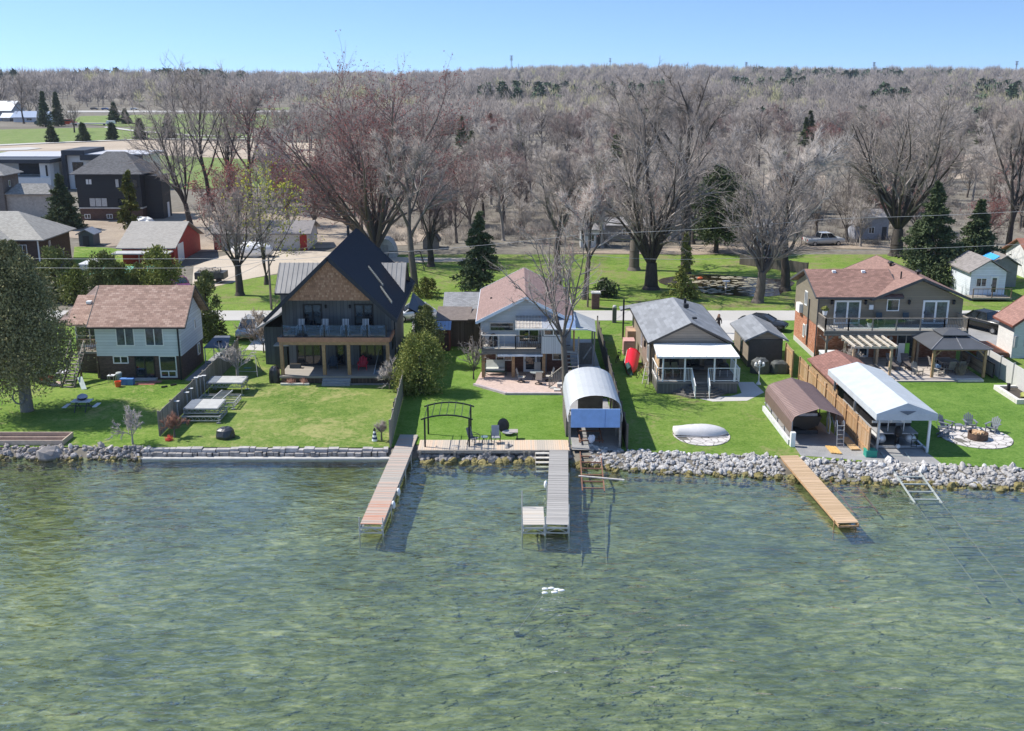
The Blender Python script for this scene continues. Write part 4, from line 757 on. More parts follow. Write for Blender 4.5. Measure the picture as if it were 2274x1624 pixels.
m=MB(); m.slab([(2.4,83.0,5.33),(4.25,83.0,5.33),(4.25,85.3,5.95),(2.4,85.3,5.95)],.04); rr=m.build('porch_roof',planks('corrugated_grey',(.34,.36,.40),'X',.09,None,.12,.45),h); m=MB()
for i in range(9): x=.32+i*.26; m.bar((x,83.05,5.34),(x,85.3,5.96),.05,.03,(1,0,0))
for i in range(4): y=83.15+i*.68; m.bar((.3,y,5.40+.27*(y-83.05)),(2.4,y,5.40+.27*(y-83.05)),.05,.03)
m.build('lattice',plain('pale_lattice',(.66,.62,.56)),rr); m=MB(); m.slab([(.3,83.0,5.31),(2.4,83.0,5.31),(2.4,85.3,5.93),(.3,85.3,5.93)],.02); m.build('awning_sheet',plain('translucent_sheet',(.42,.38,.34),.6,.2),rr)
m=MB(); m.slab([(4.25,83.05,5.32),(5.15,83.05,5.32),(5.15,85.3,5.9),(4.25,85.3,5.92)],.03); m.build('blue_tarp',plain('blue_tarp',(.17,.24,.38),.5,.25),rr); bx(h,'roof_edge',WHITE,.25,6.1,82.94,83.0,5.22,5.34); 
m=MB(); m.slab([(5.2,84.6,5.1),(6.9,84.6,4.7),(7.2,90,4.5),(5.2,90,5.3)],.05); m.build('carport_roof',planks('clear_corrugated',(.36,.38,.39),'Y',.1,None,.1,.4),h); m=MB(); [m.box(x-.06,x+.06,y-.06,y+.06,1,4.6) for x,y in((6.8,84.8),(7.0,89.8),(5.4,83.2))]; m.build('carport_post',WOODG,h)
for x in(-2.35,.1,2.6): bx(h,'post',WOODP,x-.13,x+.13,83.55,83.8,1.05,3.15)
win(h,'-y',85.2,-1.85,.15,4.6,5.35,plain('beige_frame',(.5,.47,.42)),0,1); win(h,'-y',85.2,.55,2.25,3.65,5.3,WHITE,1,name='patio_door',handle=True); win(h,'-y',85.3,-1.35,.0,2.05,3.05,WHITE,1); d=win(h,'-y',85.3,.95,2.1,1.1,3.1,WHITE,0,0,.2,name='door',handle=True); win(h,'-y',85.3,2.15,2.9,1.1,3.1,plain('grey_door',(.2,.22,.25)),0,0,.18,name='door'); win(h,'-y',85.3,3.35,4.15,2.1,3.1,WHITE,0)
bx(h,'awning',plain('rolled_awning',(.66,.70,.76),.5,.05),-1.2,2.5,83.2,83.42,2.95,3.08); bx(h,'open_door',plain('orange_wood',(.42,.25,.11)),5.0,5.1,83.4,84.3,3.3,5.2)
bx(h,'landing',planks('pale_deck_boards',(.55,.51,.45),'Y'),4.35,5.4,83.4,85.2,3.2,3.35); stairs(h,4.4,5.35,83.4,3.35,80.9,1.0,WOODG,n=9,smat=plain('weathered_white',(.55,.53,.49),.7,.2)); railing(h,[(2.95,80.6,1.0),(3.95,80.7,1.75)],WOODG,h=1.0,sp=.17,bw=.06)
m=MB(); m.prism([(-2.85,82.9,1),(-3.0,81.6,1),(-.4,79.1,1),(4.2,79.1,1),(4.2,85.3,1),(-2.6,85.3,1)],(0,0,.07)); pt_=m.build('patio',shingle('pink_pavers',(.55,.42,.36),'X',.15,None,.2,.1,.4),None,loc=(1,82,1),label='pinkish paver patio with stone edging under the white balcony',cat='patio'); m=MB(); m.bar((-3.05,81.6,1.07),(-.45,79.02,1.07),.22,.16); m.bar((-.45,79.02,1.07),(4.2,79.0,1.07),.22,.16); m.build('edging',plain('lilac_stone',(.42,.36,.38),.8,.2),pt_)
bx(h,'roof_vent',BLACK,.1,.35,92,92.2,6.85,7.05); bx(h,'roof_vent',BLACK,-1.9,-1.75,91,91.15,6.0,6.25)
h=thing('shed','grey shingled shed tucked behind the white balcony house on its left','shed',(-4.7,98.5,1)); gable_body(h,'x',-6.2,-3.1,97.4,102.4,1,3.75,4.75,plain('dark_board',(.1,.085,.07))); gable_roof(h,'x',-6.5,-2.98,96.9,102.9,3.85,4.95,shingle('silver_shingle',(.27,.27,.275),'X',.25)); bx(h,'door',WOODG,-5.2,-4.3,97.34,97.4,1,3)
h=thing('shed','brown board shed with flat felt roof left of the white balcony house','shed',(-5,95,1)); bx(h,'wall',planks('old_boards',(.13,.10,.078),'X',.16),-6.7,-2.9,94.2,96.8,1,3.6); m=MB(); m.slab([(-7.0,93.9,3.55),(-3.9,93.9,3.55),(-3.7,96.9,4.15),(-6.9,96.9,4.2)],.1); m.slab([(-4.0,93.6,3.7),(-2.7,93.6,3.7),(-2.7,96.9,3.95),(-3.7,96.9,3.95)],.1); m.build('roof',plain('brown_felt',(.17,.14,.125),.9,.2),h); bx(h,'door',planks('old_door',(.09,.07,.055),'X',.12),-4.4,-3.5,94.14,94.2,1,3.2)
h=thing('lean_to','small red lean-to with blue corrugated roof beside the arborvitae','shed',(-6.2,93,1)); m=MB(); m.slab([(-6.95,92.4,3.0),(-5.5,92.4,3.0),(-5.5,93.8,3.5),(-6.95,93.8,3.5)],.04); m.build('roof',planks('blue_corrugated',(.22,.29,.42),'X',.1,None,.15,.4),h); m=MB(); m.box(-6.85,-5.6,92.6,93.9,1,2.95); m.build('wall',planks('red_brown_logs',(.16,.06,.045),'X',.22),h); bx(h,'door',plain('lean_to_door',(.07,.035,.03)),-6.1,-5.7,92.55,92.6,1,2.6)
h=thing('store_shed','low grey felt roofed store between boathouse and white house stairs','shed',(6,79,1)); m=MB(); m.slab([(4.4,77.4,2.2),(7.1,77.4,2.2),(7.1,80.4,2.5),(4.4,80.4,2.5)],.1); m.build('roof',plain('grey_felt',(.28,.26,.25),.9,.25),h); bx(h,'wall',WOODG,4.6,6.95,77.6,80.3,1,2.1); bx(h,'door',plain('old_grey_door',(.15,.14,.13)),5.2,6,77.55,77.6,1,2)
# ================================================================ grey roofed cottage
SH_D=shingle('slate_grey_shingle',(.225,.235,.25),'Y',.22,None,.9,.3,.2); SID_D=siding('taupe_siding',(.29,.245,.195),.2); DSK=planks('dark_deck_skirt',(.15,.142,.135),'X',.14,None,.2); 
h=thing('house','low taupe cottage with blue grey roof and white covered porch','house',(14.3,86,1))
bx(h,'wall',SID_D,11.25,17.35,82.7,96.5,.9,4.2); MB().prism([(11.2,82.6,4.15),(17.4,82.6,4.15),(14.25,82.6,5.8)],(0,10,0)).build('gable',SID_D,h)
m=MB(); xa,xb,xm=10.9,17.75,14.3; 
for q in([(xa,82.2,4.35),(xm,82.2,6.02),(xm,92.2,6.02),(xa,95.6,4.35)],[(xm,82.2,6.02),(xb,82.2,4.35),(xb,96.8,4.35),(xm,92.2,6.02)],[(xm,92.2,6.02),(xb,96.8,4.35),(xa-.9,96.8,4.2)],[(xm,92.2,6.02),(xa-.9,96.8,4.2),(xa-.9,95.3,4.2),(xa,95.6,4.35)]): m.slab(q,.12)
r_=m.build('roof',SH_D,h); m=MB(); m.bar((xa,82.15,4.27),(xm,82.15,5.94),.05,.16); m.bar((xb,82.15,4.27),(xm,82.15,5.94),.05,.16); m.bar((xa-.03,82.2,4.27),(xa-.03,95.5,4.27),.06,.14); m.bar((xb+.03,82.2,4.27),(xb+.03,96.7,4.27),.06,.14); m.build('gutter',plain('dark_gutter',(.05,.045,.04)),r_); bx(h,'roof_vent',BLACK,14.75,15.15,88.8,89.2,5.75,6.1); bx(h,'chimney_pipe',BLACK,15.1,15.3,91,91.2,5.5,6.15); bx(h,'vent_hood',BLACK,14.75,15.1,84.3,84.6,5.82,5.95)
bx(h,'downspout',plain('dark_gutter',(.05,.045,.04)),11.1,11.22,82.5,82.65,1,4.2); bx(h,'chimney_stack',BLACK,10.2,10.35,95.2,95.35,1.5,5.2)
for a,b in((84.0,84.9),(88.5,89.3)): win(h,'-x',11.25,a,b,2.3,3.7,WHITE,1)
bx(h,'vent_box',BLACK,11.1,11.25,86.2,86.5,3,3.5); bx(h,'rear_wing',plain('peach_board',(.45,.3,.2)),10.5,11.25,93.5,95.5,1,2.6)
bx(h,'deck',planks('shade_deck',(.22,.2,.185),'Y'),11.3,17.7,79.25,82.65,1.8,1.96); bx(h,'deck_skirt',DSK,11.35,13.9,79.3,79.38,1,1.8); bx(h,'deck_skirt',DSK,15.3,17.6,79.3,79.38,1,1.8); bx(h,'deck_skirt',DSK,11.35,11.42,79.38,82.6,1,1.8); bx(h,'deck_skirt',DSK,17.55,17.62,79.38,82.6,1,1.8)  # porch deck in dark grey-brown boards
m=MB(); m.slab([(11.2,79.0,4.05),(17.6,79.0,4.05),(17.5,82.45,4.28),(11.35,82.45,4.28)],.08); pr=m.build('porch_roof',plain('white_panel',(.80,.80,.77),.45,.04),h); m=MB(); [m.bar((x,79.0,4.065),(x,82.45,4.295),.06,.02) for x in(12.48,13.76,15.04,16.32)]; m.box(11.2,17.6,78.94,79.0,3.92,4.06); m.build('panel_seam',plain('panel_edge',(.55,.55,.55)),pr)
for x in(11.75,13.45,15.75,17.38): bx(h,'post',WHITE,x-.06,x+.06,79.32,79.44,1.96,3.95)
m=MB()
for a,b,bal in((11.33,13.42,0),(13.5,14.0,1)): rail_mb(m,(a,79.34,1.96),(b,79.34,1.96),1.08,.12,.06,.025,.05,bool(bal),.08,True)
rail_mb(m,(11.35,79.34,1.96),(11.35,82.5,1.96),1.08,1.0,.06,.025,.05); rail_mb(m,(14.02,79.32,1.9),(14.1,77.95,1.0),1.0,.14,.06,.025,.05); m.bar((13.4,79.34,2.0),(13.52,79.34,2.0),.05); m.build('railing',WHITE,h); m=MB()
for a,b,bal in((15.3,15.72,1),(15.8,17.3,0),(17.4,17.72,1)): rail_mb(m,(a,79.34,1.96),(b,79.34,1.96),1.08,.12,.06,.025,.05,bool(bal),.08,True)
rail_mb(m,(17.68,79.34,1.96),(17.68,82.5,1.96),1.08,.2,.06,.025,.05); rail_mb(m,(15.28,79.32,1.9),(15.2,77.95,1.0),1.0,.14,.06,.025,.05); m.bar((15.7,79.34,2.0),(15.82,79.34,2.0),.05); m.bar((17.28,79.34,2.0),(17.42,79.34,2.0),.05); m.build('railing',WHITE,h)
m=MB()
for i in range(5): e=.38*i; m.prism([(13.95-e,79.28,1.78-.16*i),(14.02-e*.15,79.28-.27*(i+1),1.78-.16*i),(15.28+e*.15,79.28-.27*(i+1),1.78-.16*i),(15.35+e,79.28,1.78-.16*i)],(0,0,-.16))
m.build('steps',planks('step_boards',(.17,.155,.14),'Y',.12),h); win(h,'-y',82.6,14.0,15.2,2.0,3.95,DGREY,0,name='door',handle=True); win(h,'-y',82.6,11.9,13.5,2.4,3.8,DGREY,1); win(h,'-y',82.6,15.7,17,2.4,3.8,DGREY,1); m=MB(); [m.box(11.5,11.56,80.0,82.4,2.2+i*.2,2.32+i*.2) for i in range(9)]; m.build('slat_screen',plain('tan_slats',(.5,.36,.22)),h)
h=thing('shed','taupe garden shed with grey gable roof and dark front beside the cottage','shed',(21.5,89,1)); gable_body(h,'y',20.1,23.0,87.2,93,1,3.4,4.1,SID_D); bx(h,'front_board',plain('charcoal_front',(.075,.07,.065)),20.12,22.98,87.1,87.2,1,3.4); gable_roof(h,'y',19.7,23.4,86.8,93.3,3.42,4.28,SH_D); win(h,'-x',20.1,89.3,90.1,1.2,3.0,BLACK,0,name='door',handle=True)
# ================================================================ brown balcony house at the right
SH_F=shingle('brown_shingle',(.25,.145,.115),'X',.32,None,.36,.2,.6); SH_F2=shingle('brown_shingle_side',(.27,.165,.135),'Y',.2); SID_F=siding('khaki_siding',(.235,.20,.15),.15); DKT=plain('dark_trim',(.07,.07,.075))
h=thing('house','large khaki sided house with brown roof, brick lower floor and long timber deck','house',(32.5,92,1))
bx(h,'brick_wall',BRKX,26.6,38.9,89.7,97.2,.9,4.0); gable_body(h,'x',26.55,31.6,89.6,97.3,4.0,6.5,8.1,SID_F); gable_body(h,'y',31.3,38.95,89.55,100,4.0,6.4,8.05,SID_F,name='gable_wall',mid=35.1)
gable_roof(h,'x',26.1,33.6,89.05,97.8,6.68,8.35,SH_F,fascia=DKT,fh=.18); gable_roof(h,'y',30.9,39.4,89.0,101,6.55,8.33,SH_F2,name='cross_roof',fascia=DKT,fh=.22,mid=35.1)
for x,y in((28.6,92.9),(31.2,92.9)): bx(h,'roof_vent',WHITE,x-.15,x+.15,y-.15,y+.15,8.05,8.3)
for x,y,z in((34.7,96.0,8.2),(36.0,92.6,8.0)): MB().lathe([(.12,0),(.12,.18),(.28,.2),(.28,.32),(.1,.42)],(x,y,z),12).build('turbine_vent',BLACK,h,True)
bx(h,'chimney_pipe',BLACK,33.95,34.05,91.2,91.3,7.6,8.5)
for a,b in((27.85,30.15),(35.5,37.75)): win(h,'-y',89.55,a,b,4.2,6.3,WHITE,1,0,.16,name='patio_door',pane=CUR,handle=True)
win(h,'-y',89.55,32.37,33.45,5.35,6.4,WHITE,0); bx(h,'vent_box',WHITE,30.85,31.2,89.42,89.55,5.5,5.9); bx(h,'vent_box',WHITE,32.0,32.25,89.42,89.55,6.55,6.8)
for x in(27.6,30.5,34.25,38.1): l_=MB().lathe([(.05,0),(.13,.06),(.1,.3),(.16,.34),(.04,.42)],(x,89.4,5.95),8).build('wall_lamp',BLACK,h)
win(h,'-x',26.55,93.2,94.0,5.0,6.3,WHITE,1); win(h,'-x',26.6,93.5,94.1,2.0,3.2,WHITE,1); bx(h,'air_conditioner',WHITE,26.2,26.55,94.5,95.6,4.1,4.9); bx(h,'pipe_cover',DGREY,26.45,26.55,92.4,92.55,1.6,5.8); bx(h,'meter_box',plain('grey_box',(.4,.4,.4)),26.45,26.6,92.5,92.9,2.4,3.4); bx(h,'downspout',DKT,26.42,26.52,89.5,89.6,1,6.5); bx(h,'foundation',CONC,26.55,26.6,89.7,97,.9,1.4)
TDK=plain('grey_brown_timber',(.26,.225,.185),.8,.2,6)
bx(h,'deck_floor',planks('pale_deck_boards',(.55,.51,.45),'Y'),26.5,38.6,87.3,89.55,4.0,4.15); bx(h,'deck_beam',planks('deck_fascia',(.24,.21,.17),'Z',.16),26.45,38.65,87.18,87.3,3.72,4.17)
m=MB(); rail_mb(m,(26.55,89.5,4.15),(26.55,87.3,4.15),1.05,.13,.1,.04,.07); rail_mb(m,(26.55,87.3,4.15),(28.5,87.3,4.15),1.05,.13,.1,.04,.07); rail_mb(m,(28.5,87.3,4.15),(36.6,87.3,4.15),1.05,.1,.1,.04,.07,False); rail_mb(m,(36.6,87.3,4.15),(38.6,87.3,4.15),1.05,.13,.1,.04,.07); rail_mb(m,(38.6,87.3,4.15),(38.6,89.5,4.15),1.05,.13,.1,.04,.07); m.build('railing',TDK,h)
MB().box(28.6,36.5,87.28,87.3,4.3,5.1).build('glass_railing',RGL,h)
for x in(26.8,31.0,34.6,38.4):
    m=MB(); m.box(x-.09,x+.09,87.35,87.53,1.1,3.72); m.bar((x,87.44,3.1),(x+.6,87.44,3.7),.1); m.bar((x,87.44,3.1),(x-.6,87.44,3.7),.1); m.build('post',TDK,h)
win(h,'-y',89.7,30.25,31.2,1.2,3.3,WHITE,0,0,.15,name='door',handle=True); win(h,'-y',89.7,31.6,32.7,2,3.2,WHITE,1); win(h,'-y',89.7,33.6,35.2,1.2,3.3,WHITE,1,name='patio_door',pane=CUR,handle=True); MB().tube([(33.06,89.7,2.9),(33.06,89.62,2.9)],.16,14).build('wall_clock',WHITE,h)
bx(None,'patio_deck',planks('pale_patio_boards',(.46,.41,.37),'Y'),29.5,38.3,82.9,89.6,1.0,1.2).location; _pd=[o for o in COL.objects if o.name.startswith('patio_deck')][0]; tag(_pd,'low pale timber patio deck below the long balcony','deck'); bx(_pd,'step',planks('pale_patio_boards',(.46,.41,.37),'Y'),31.2,36.2,82.5,82.9,1.0,1.1); bx(_pd,'edge_stone',plain('pale_stone',(.6,.58,.53)),36.2,38.3,82.5,82.9,1.0,1.18)
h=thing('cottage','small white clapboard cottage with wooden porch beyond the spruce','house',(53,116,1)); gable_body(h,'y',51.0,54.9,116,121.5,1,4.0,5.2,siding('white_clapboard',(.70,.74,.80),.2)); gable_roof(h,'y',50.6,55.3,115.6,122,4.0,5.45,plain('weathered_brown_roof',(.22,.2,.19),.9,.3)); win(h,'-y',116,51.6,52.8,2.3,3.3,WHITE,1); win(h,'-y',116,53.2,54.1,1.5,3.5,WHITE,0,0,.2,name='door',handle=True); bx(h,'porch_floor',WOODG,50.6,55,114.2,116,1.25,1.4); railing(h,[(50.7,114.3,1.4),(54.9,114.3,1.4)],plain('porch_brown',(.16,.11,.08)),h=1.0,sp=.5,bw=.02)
h=thing('shed','dull grey shed with a blue tarp on its roof behind the white cottage','shed',(57.6,123,1)); gable_body(h,'y',56.2,59.2,122.5,127,1,3.6,4.6,plain('dull_grey_wall',(.25,.23,.21))); gable_roof(h,'y',55.9,59.5,122.2,127.3,3.65,4.8,plain('dull_roof_felt',(.2,.18,.16))); m=MB(); m.slab([(55.95,123,3.8),(57.2,123,4.58),(57.2,126,4.6),(55.95,126,3.82)],.03); m.build('tarp',plain('bright_blue_tarp',(.06,.35,.75),.5),h); bx(h,'door',WOODG,57,58,122.44,122.5,1,3)
h=thing('house','white painted brick house with reddish roof cut by the right edge','house',(47,92,1)); gable_body(h,'y',43.9,50.6,90,93,.9,4.0,6.6,shingle('white_brick',(.70,.69,.67),'Z',.1,None,.3,.1,.25)); gable_roof(h,'y',43.5,51.1,89.5,93.4,4.05,6.9,shingle('reddish_shingle',(.30,.17,.14),'Y',.2),fascia=plain('rust_trim',(.2,.07,.05)),fh=.2); win(h,'-y',90,44.9,46.4,2.1,3.45,plain('rust_trim',(.2,.07,.05)),1,1); bx(h,'electric_box',plain('grey_box',(.4,.4,.4)),44.0,44.25,89.85,90,2,3)
tag(bx(None,'side_deck',planks('red_deck_boards',(.33,.14,.08),'Y'),41.2,43.8,90.2,94.6,1.05,1.42),'small reddish timber deck beside the white brick house','deck')
h=thing('house','reddish roofed white house at the far right edge beyond the cottage','house',(64,128,1)); gable_body(h,'x',63,72,127,134,1,3.6,5.4,plain('white_wall',(.66,.66,.66))); gable_roof(h,'x',62.5,73,126.5,134.5,3.65,5.6,plain('rusty_roof',(.28,.13,.09))); bx(h,'brown_fence_wing',planks('brown_boards',(.17,.09,.055),'X',.2),58.4,62.6,133,133.2,1,3.2); win(h,'-y',127,65,66,1.8,3,WHITE,1)
# ================================================================ evergreens, hedges and shrubs
CS=conifer(101,9.5,2.9,5200,.22,droop=.28); CS2=conifer(102,10.5,4.0,9000,.24,droop=.25)
make_green('spruce_tree','dark spruce on the park edge left of the rose roofed house','tree',conifer(101,9.2,3.2,7500,.17,droop=.3),SPR,BARKD,g3(1066,652))
make_green('spruce_tree','full green spruce rising behind the brown balcony house roof','tree',conifer(102,12,4.4,14000,.18,droop=.26),SPR,BARKD,(49.5,124,1))
make_green('spruce_tree','shorter dense evergreen right of the full green spruce','tree',conifer(103,9.5,3.6,8000,.2,droop=.26),SPR,BARKD,(56.5,128,1))
make_green('cedar_tree','dark conical cedar on a bare trunk beyond the park','tree',bushy(104,11.8,[(0,2.6),(.3,4.3),(.6,3.2),(.85,1.7),(1,.4)],15000,.2,60,2.8,.3),SPR,BARKD,g3(1590,562))
make_green('spruce_tree','small drooping evergreen in front of the pond','tree',conifer(105,3.6,2.6,2200,.14,base=.02,droop=.3),CEDG,BARKD,g3(1512,666))
make_green('spruce_tree','thin sparse evergreen pole right of the low forked park tree','tree',conifer(106,6.5,1.0,900,.16,base=.3,droop=.2),CEDG,BARKD,g3(1520,640))
make_green('shrub','low dark evergreen shrub on grass behind the grey cottage mailbox','shrub',bushy(107,1.9,[(0,1.1),(.5,1.0),(1,.3)],1300,.16,16),SPR,BARKD,g3(1346,660))
make_green('spruce_tree','plump dark spruce left of the black house','tree',conifer(108,8.6,3.4,7000,.26,base=.02,droop=.24),SPR,BARKD,(-72.6,171.5,1))
make_green('spruce_tree','sparse yellow green spruce in front of the black house','tree',conifer(109,9.8,2.3,2100,.26,base=.16,droop=.2,whorl=46),SPY,BARKD,(-59,164,1))
for i,(x,y,hh,r,lab) in enumerate([(-170,399,5.8,2.6,'short plump field spruce, leftmost of the row'),(-161,406,6.6,2.4,'ragged field spruce second from the left in the row'),(-153,414,6.3,2.8,'field spruce in the middle of the row'),(-143.6,418,7.7,3.0,'broad field spruce second from the right in the row'),(-135.3,426,9.3,2.9,'tall field spruce at the right end of the row'),(-204,557,10.5,3.6,'tall far spruce behind the row, left of its pair'),(-198.5,557,7.3,3.0,'smaller far spruce behind the row, right of its pair'),(-226,525,16.5,3.8,'tall dark far spruce by the farmyard, left of two'),(-222.5,532,16,3.6,'tall dark far spruce by the farmyard, right of two')]):
    make_green('spruce_tree',lab,'tree',conifer(120+i,hh,r,2600,.5,base=.03,droop=.2),SPR,BARKD,(x,y,1),'spruces in the far fields')
for i,(x,y,k,s,lab) in enumerate([(-252,560,0,1.3,'pale rounded bare tree right of the far barn'),(-262,600,4,1.25,'dark bare tree between the far barn and spruces'),(-240,548,2,1.0,'bare tree over the far farm sheds'),(-190,470,4,.7,'lone dark bare tree on the green field'),(-300,640,0,1.4,'bare tree beyond the far barn roof'),(-275,620,3,1.4,'bare tree behind the blue grey farm roof')]):
    dup(FT[k],(x,y,1),i*1.3,lab,s,group='bare trees around the far farm')
make_green('cedar_tree','big bronze green cedar on a thick trunk at the left edge','tree',bushy(130,12.4,[(0,2.9),(.12,3.6),(.3,3.5),(.5,2.8),(.7,1.9),(.88,1.1),(1,.3)],52000,.10,230,3.0,.42),CEDB,bark('cedar_bark',(.26,.23,.2)),(-36.0,74.9,1))
hg='cedars behind the pale grey cottage'
HB=[bushy(140,5,[(0,1.9),(.5,1.8),(.85,1.1),(1,.4)],5200,.13,40),bushy(141,4.2,[(0,2.1),(.5,2.0),(.85,1.2),(1,.4)],5200,.13,40)]
hs=[]
for i,(u,v,k,s,lab) in enumerate([(128,668,0,1.15,'tall hedge cedar nearest the left edge, behind the big cedar'),(170,672,1,.9,'yellow green hedge cedar left of the ridged brown roof'),(232,668,0,1.05,'hedge cedar just behind the ridged brown roof end'),(272,662,1,.9,'hedge cedar in front of the green tin roof'),(318,660,1,.85,'low hedge cedar behind the cottage ridge middle'),(362,660,0,1.1,'broad hedge cedar behind the cottage ridge right end')]):
    hs.append(make_green('cedar_tree',lab,'tree',HB[k],CEDG if i%2 else CED,BARKD,g3(u,v),hg,s,i*.9))
make_green('cedar_tree','tall dark cedar against the right gable of the pale grey cottage','tree',bushy(142,6.6,[(0,1.3),(.4,1.5),(.75,1.0),(1,.25)],6000,.13,40),CED,BARKD,(-28.6,97,1))
make_green('arborvitae','large rounded golden green arborvitae by the short wooden fence end','shrub',bushy(150,4.5,[(0,1.5),(.35,1.75),(.7,1.55),(.9,1.0),(1,.5)],14000,.085,80),CEDG,BARKD,(-7.15,79.6,1))
make_green('arborvitae','pointed green arborvitae behind the rounded one','shrub',bushy(151,5.0,[(0,1.3),(.4,1.35),(.75,.9),(1,.2)],9000,.09,60),CED,BARKD,(-7.3,87.8,1))
make_green('arborvitae','third arborvitae at the back beside the dark A-frame driveway','shrub',bushy(152,3.6,[(0,.9),(.5,.9),(1,.2)],4000,.1,30),CEDG,BARKD,(-8.2,94,1))
make_green('shrub','open green juniper bush on grass across the road from the white car','shrub',bushy(153,1.9,[(0,1.6),(.5,1.2),(1,.4)],1500,.12,20),SPY,BARKD,g3(950,660))
SB=dict(fork=.25,nl=9,vase=.75,nb=6,nsb=4,tr=.05)
def shrub(lab,seed,h,sp,pos,mats,ntw=900,buds=0,grp=None,**k):
    s=dict(SB); s.update(k); return make_tree('bare_shrub',lab,'shrub',dict(seed=seed,h=h,spread=sp,ntw=ntw,twL=.28,twr=.007,buds=buds,bsz=.04,**s),mats,pos,grp)
shrub('rounded leafless shrub at the right end of the A-frame deck',160,2.6,1.2,(-9.7,80.5,1),(BARK,TWP),2200)
shrub('tall leafless shrub at the patio corner of the white balcony house',161,4.0,1.3,(-3.15,83.4,1),(BARKD,TW),700,120,vase=.35)
shrub('small pale leafless tree beside the stacked dock sections',162,3.4,2.4,(-22.1,82,1),(BARKL,TWP),900,fork=1.1,vase=.9,tr=.12)
shrub('large tangled brown shrub beside the left wall of the dark A-frame',163,4.2,2.6,(-22.3,92,1),(BARK,twigm('twigs_tan',(.24,.19,.15),(.34,.28,.22))),3800)
shrub('low reddish twig shrub at the front end of the long leaning fence',164,1.7,1.0,(-23.2,68.9,1),(BARK,twigm('twigs_rust',(.22,.10,.07),(.3,.17,.12))),1100)
shrub('scraggly pale shrub among stones at the retaining wall corner',165,2.6,1.6,(-25.6,67.5,1),(BARKL,TWP),650,vase=1.0)
shrub('brown twiggy shrub beside the toy lighthouse',166,1.3,.8,(-8.9,68.3,1),(BARK,TW),800)
shrub('dried round hydrangea bush between the red shed and brick wall',167,1.9,1.0,(28.6,86.2,1),(BARK,TWP),1500,500)
def grasstuft(lab,x,y,z,h,n,mat,seed):
    rg=np.random.default_rng(seed); d=np.stack([rg.normal(0,.45,n),rg.normal(0,.45,n),np.ones(n)],1); p=np.array([x,y,z])+rg.normal(0,.12,(n,3))*np.array([1,1,0]); v,t=spikes(p-np.array([x,y,z]),d,h*rg.uniform(.6,1.1,n),np.full(n,.02)); o=bpy.data.objects.new('ornamental_grass',mesh_np('ornamental_grass',v,[],t,mat)); COL.objects.link(o); o.location=(x,y,z); tag(o,lab,'plant')
grasstuft('dry ornamental grass clump at the gazebo deck corner',37.0,84.0,1.15,1.5,160,twigm('dry_blades',(.34,.27,.17),(.48,.4,.28)),1)
grasstuft('dry red stemmed perennials in front of the A-frame deck, left clump',-17.8,81.85,1.05,.55,90,twigm('dry_red',(.22,.11,.08),(.33,.2,.15)),2); grasstuft('dry red stemmed perennials in front of the A-frame deck, right clump',-16.7,81.85,1.05,.6,90,twigm('dry_red',(.22,.11,.08),(.33,.2,.15)),3)
grasstuft('short red dogwood stems at the base of the rusty twig shrub',-23.4,68.2,.95,.5,70,twigm('dogwood_red',(.35,.03,.03),(.45,.08,.06)),4)

WC=None; rw=random.Random(9)
for i in range(22):
    y=rw.uniform(165,400); a=rw.uniform(-.05,.5); hh=rw.uniform(.7,1.2)
    if WC is None: WC=make_green('spruce_tree','dark conifer among the leafless trees of the wood','tree',conifer(170,11,2.6,3600,.3,base=.1,droop=.2),SPR,BARKD,(a*y,y,1),'conifers scattered in the wood',hh)
    else: dup(WC,(a*y,y,1),rw.uniform(0,6),None,hh)
# ================================================================ fences
def fence(lab,p,q,h,mat,z=1.0,sp=2.4,side=1,cap=True,pm=None,name='wooden_fence',bot=.03):
    p=Vector((*p,z));q=Vector((*q,z)); d=(q-p).normalized(); n=Vector((-d.y,d.x,0))*side; L=(q-p).length
    t=thing(name,lab,'fence',tuple(p)); m=MB(); N=max(2,int(L/.6)); rr=random.Random(int(L*100))
    for i in range(N): a=p+d*L*i/N; b=p+d*L*(i+1)/N; hh=h+rr.uniform(-.03,.03); m.bar(a+Vector((0,0,(bot+hh)/2)),b+Vector((0,0,(bot+hh)/2)),.035,hh-bot)
    m.build('board_panel',mat,t); r=MB()
    for zz in(.45,h-.35): r.bar(p+n*.04+Vector((0,0,zz)),q+n*.04+Vector((0,0,zz)),.05,.1)
    r.build('rail',pm or mat,t); k=int(L/sp)
    for i in range(k+1):
        c=p+d*L*i/k-n*.0+n*.05; MB().box(c.x-.06,c.x+.06,c.y-.06,c.y+.06,z-.1,z+h+(.06 if cap else -.02)).build('post',pm or mat,t)
    return t
FA=planks('weathered_fence',(.27,.24,.20),'Y',.14,(.37,.34,.29),.3); FD=planks('dark_fence',(.12,.105,.09),'Y',.14,None,.3); FW=planks('warm_fence',(.40,.25,.13),'Y',.14,(.45,.34,.24),.3)
fence('long leaning weathered board fence between the pale cottage lawn and the dock sections',(-24.25,69.2),(-24.0,90),1.75,FA,side=1)
fence('short weathered board fence between the dry lawn and the boardwalk lawn',(-8.1,67.0),(-8.6,84),1.85,FA,side=1)
fence('dark board fence running from the road to the arched boathouse',(7.6,66.4),(8.15,99),1.75,FD,side=-1)
fence('warm cedar board fence beside the white boat canopy',(23.25,65.0),(23.45,83.0),1.95,FW,side=1,pm=plain('cedar_post',(.38,.23,.12),.7,.25))
fence('tall cedar privacy panel standing by the brick wall corner, nearest the covered barbecues',(23.1,83.9),(23.2,86.6),2.2,FW,pm=plain('cedar_post',(.38,.23,.12),.7,.25))
t=thing('vinyl_fence','pale grey panel fence along the right edge lawn','fence',(40,80,1)); m=MB()
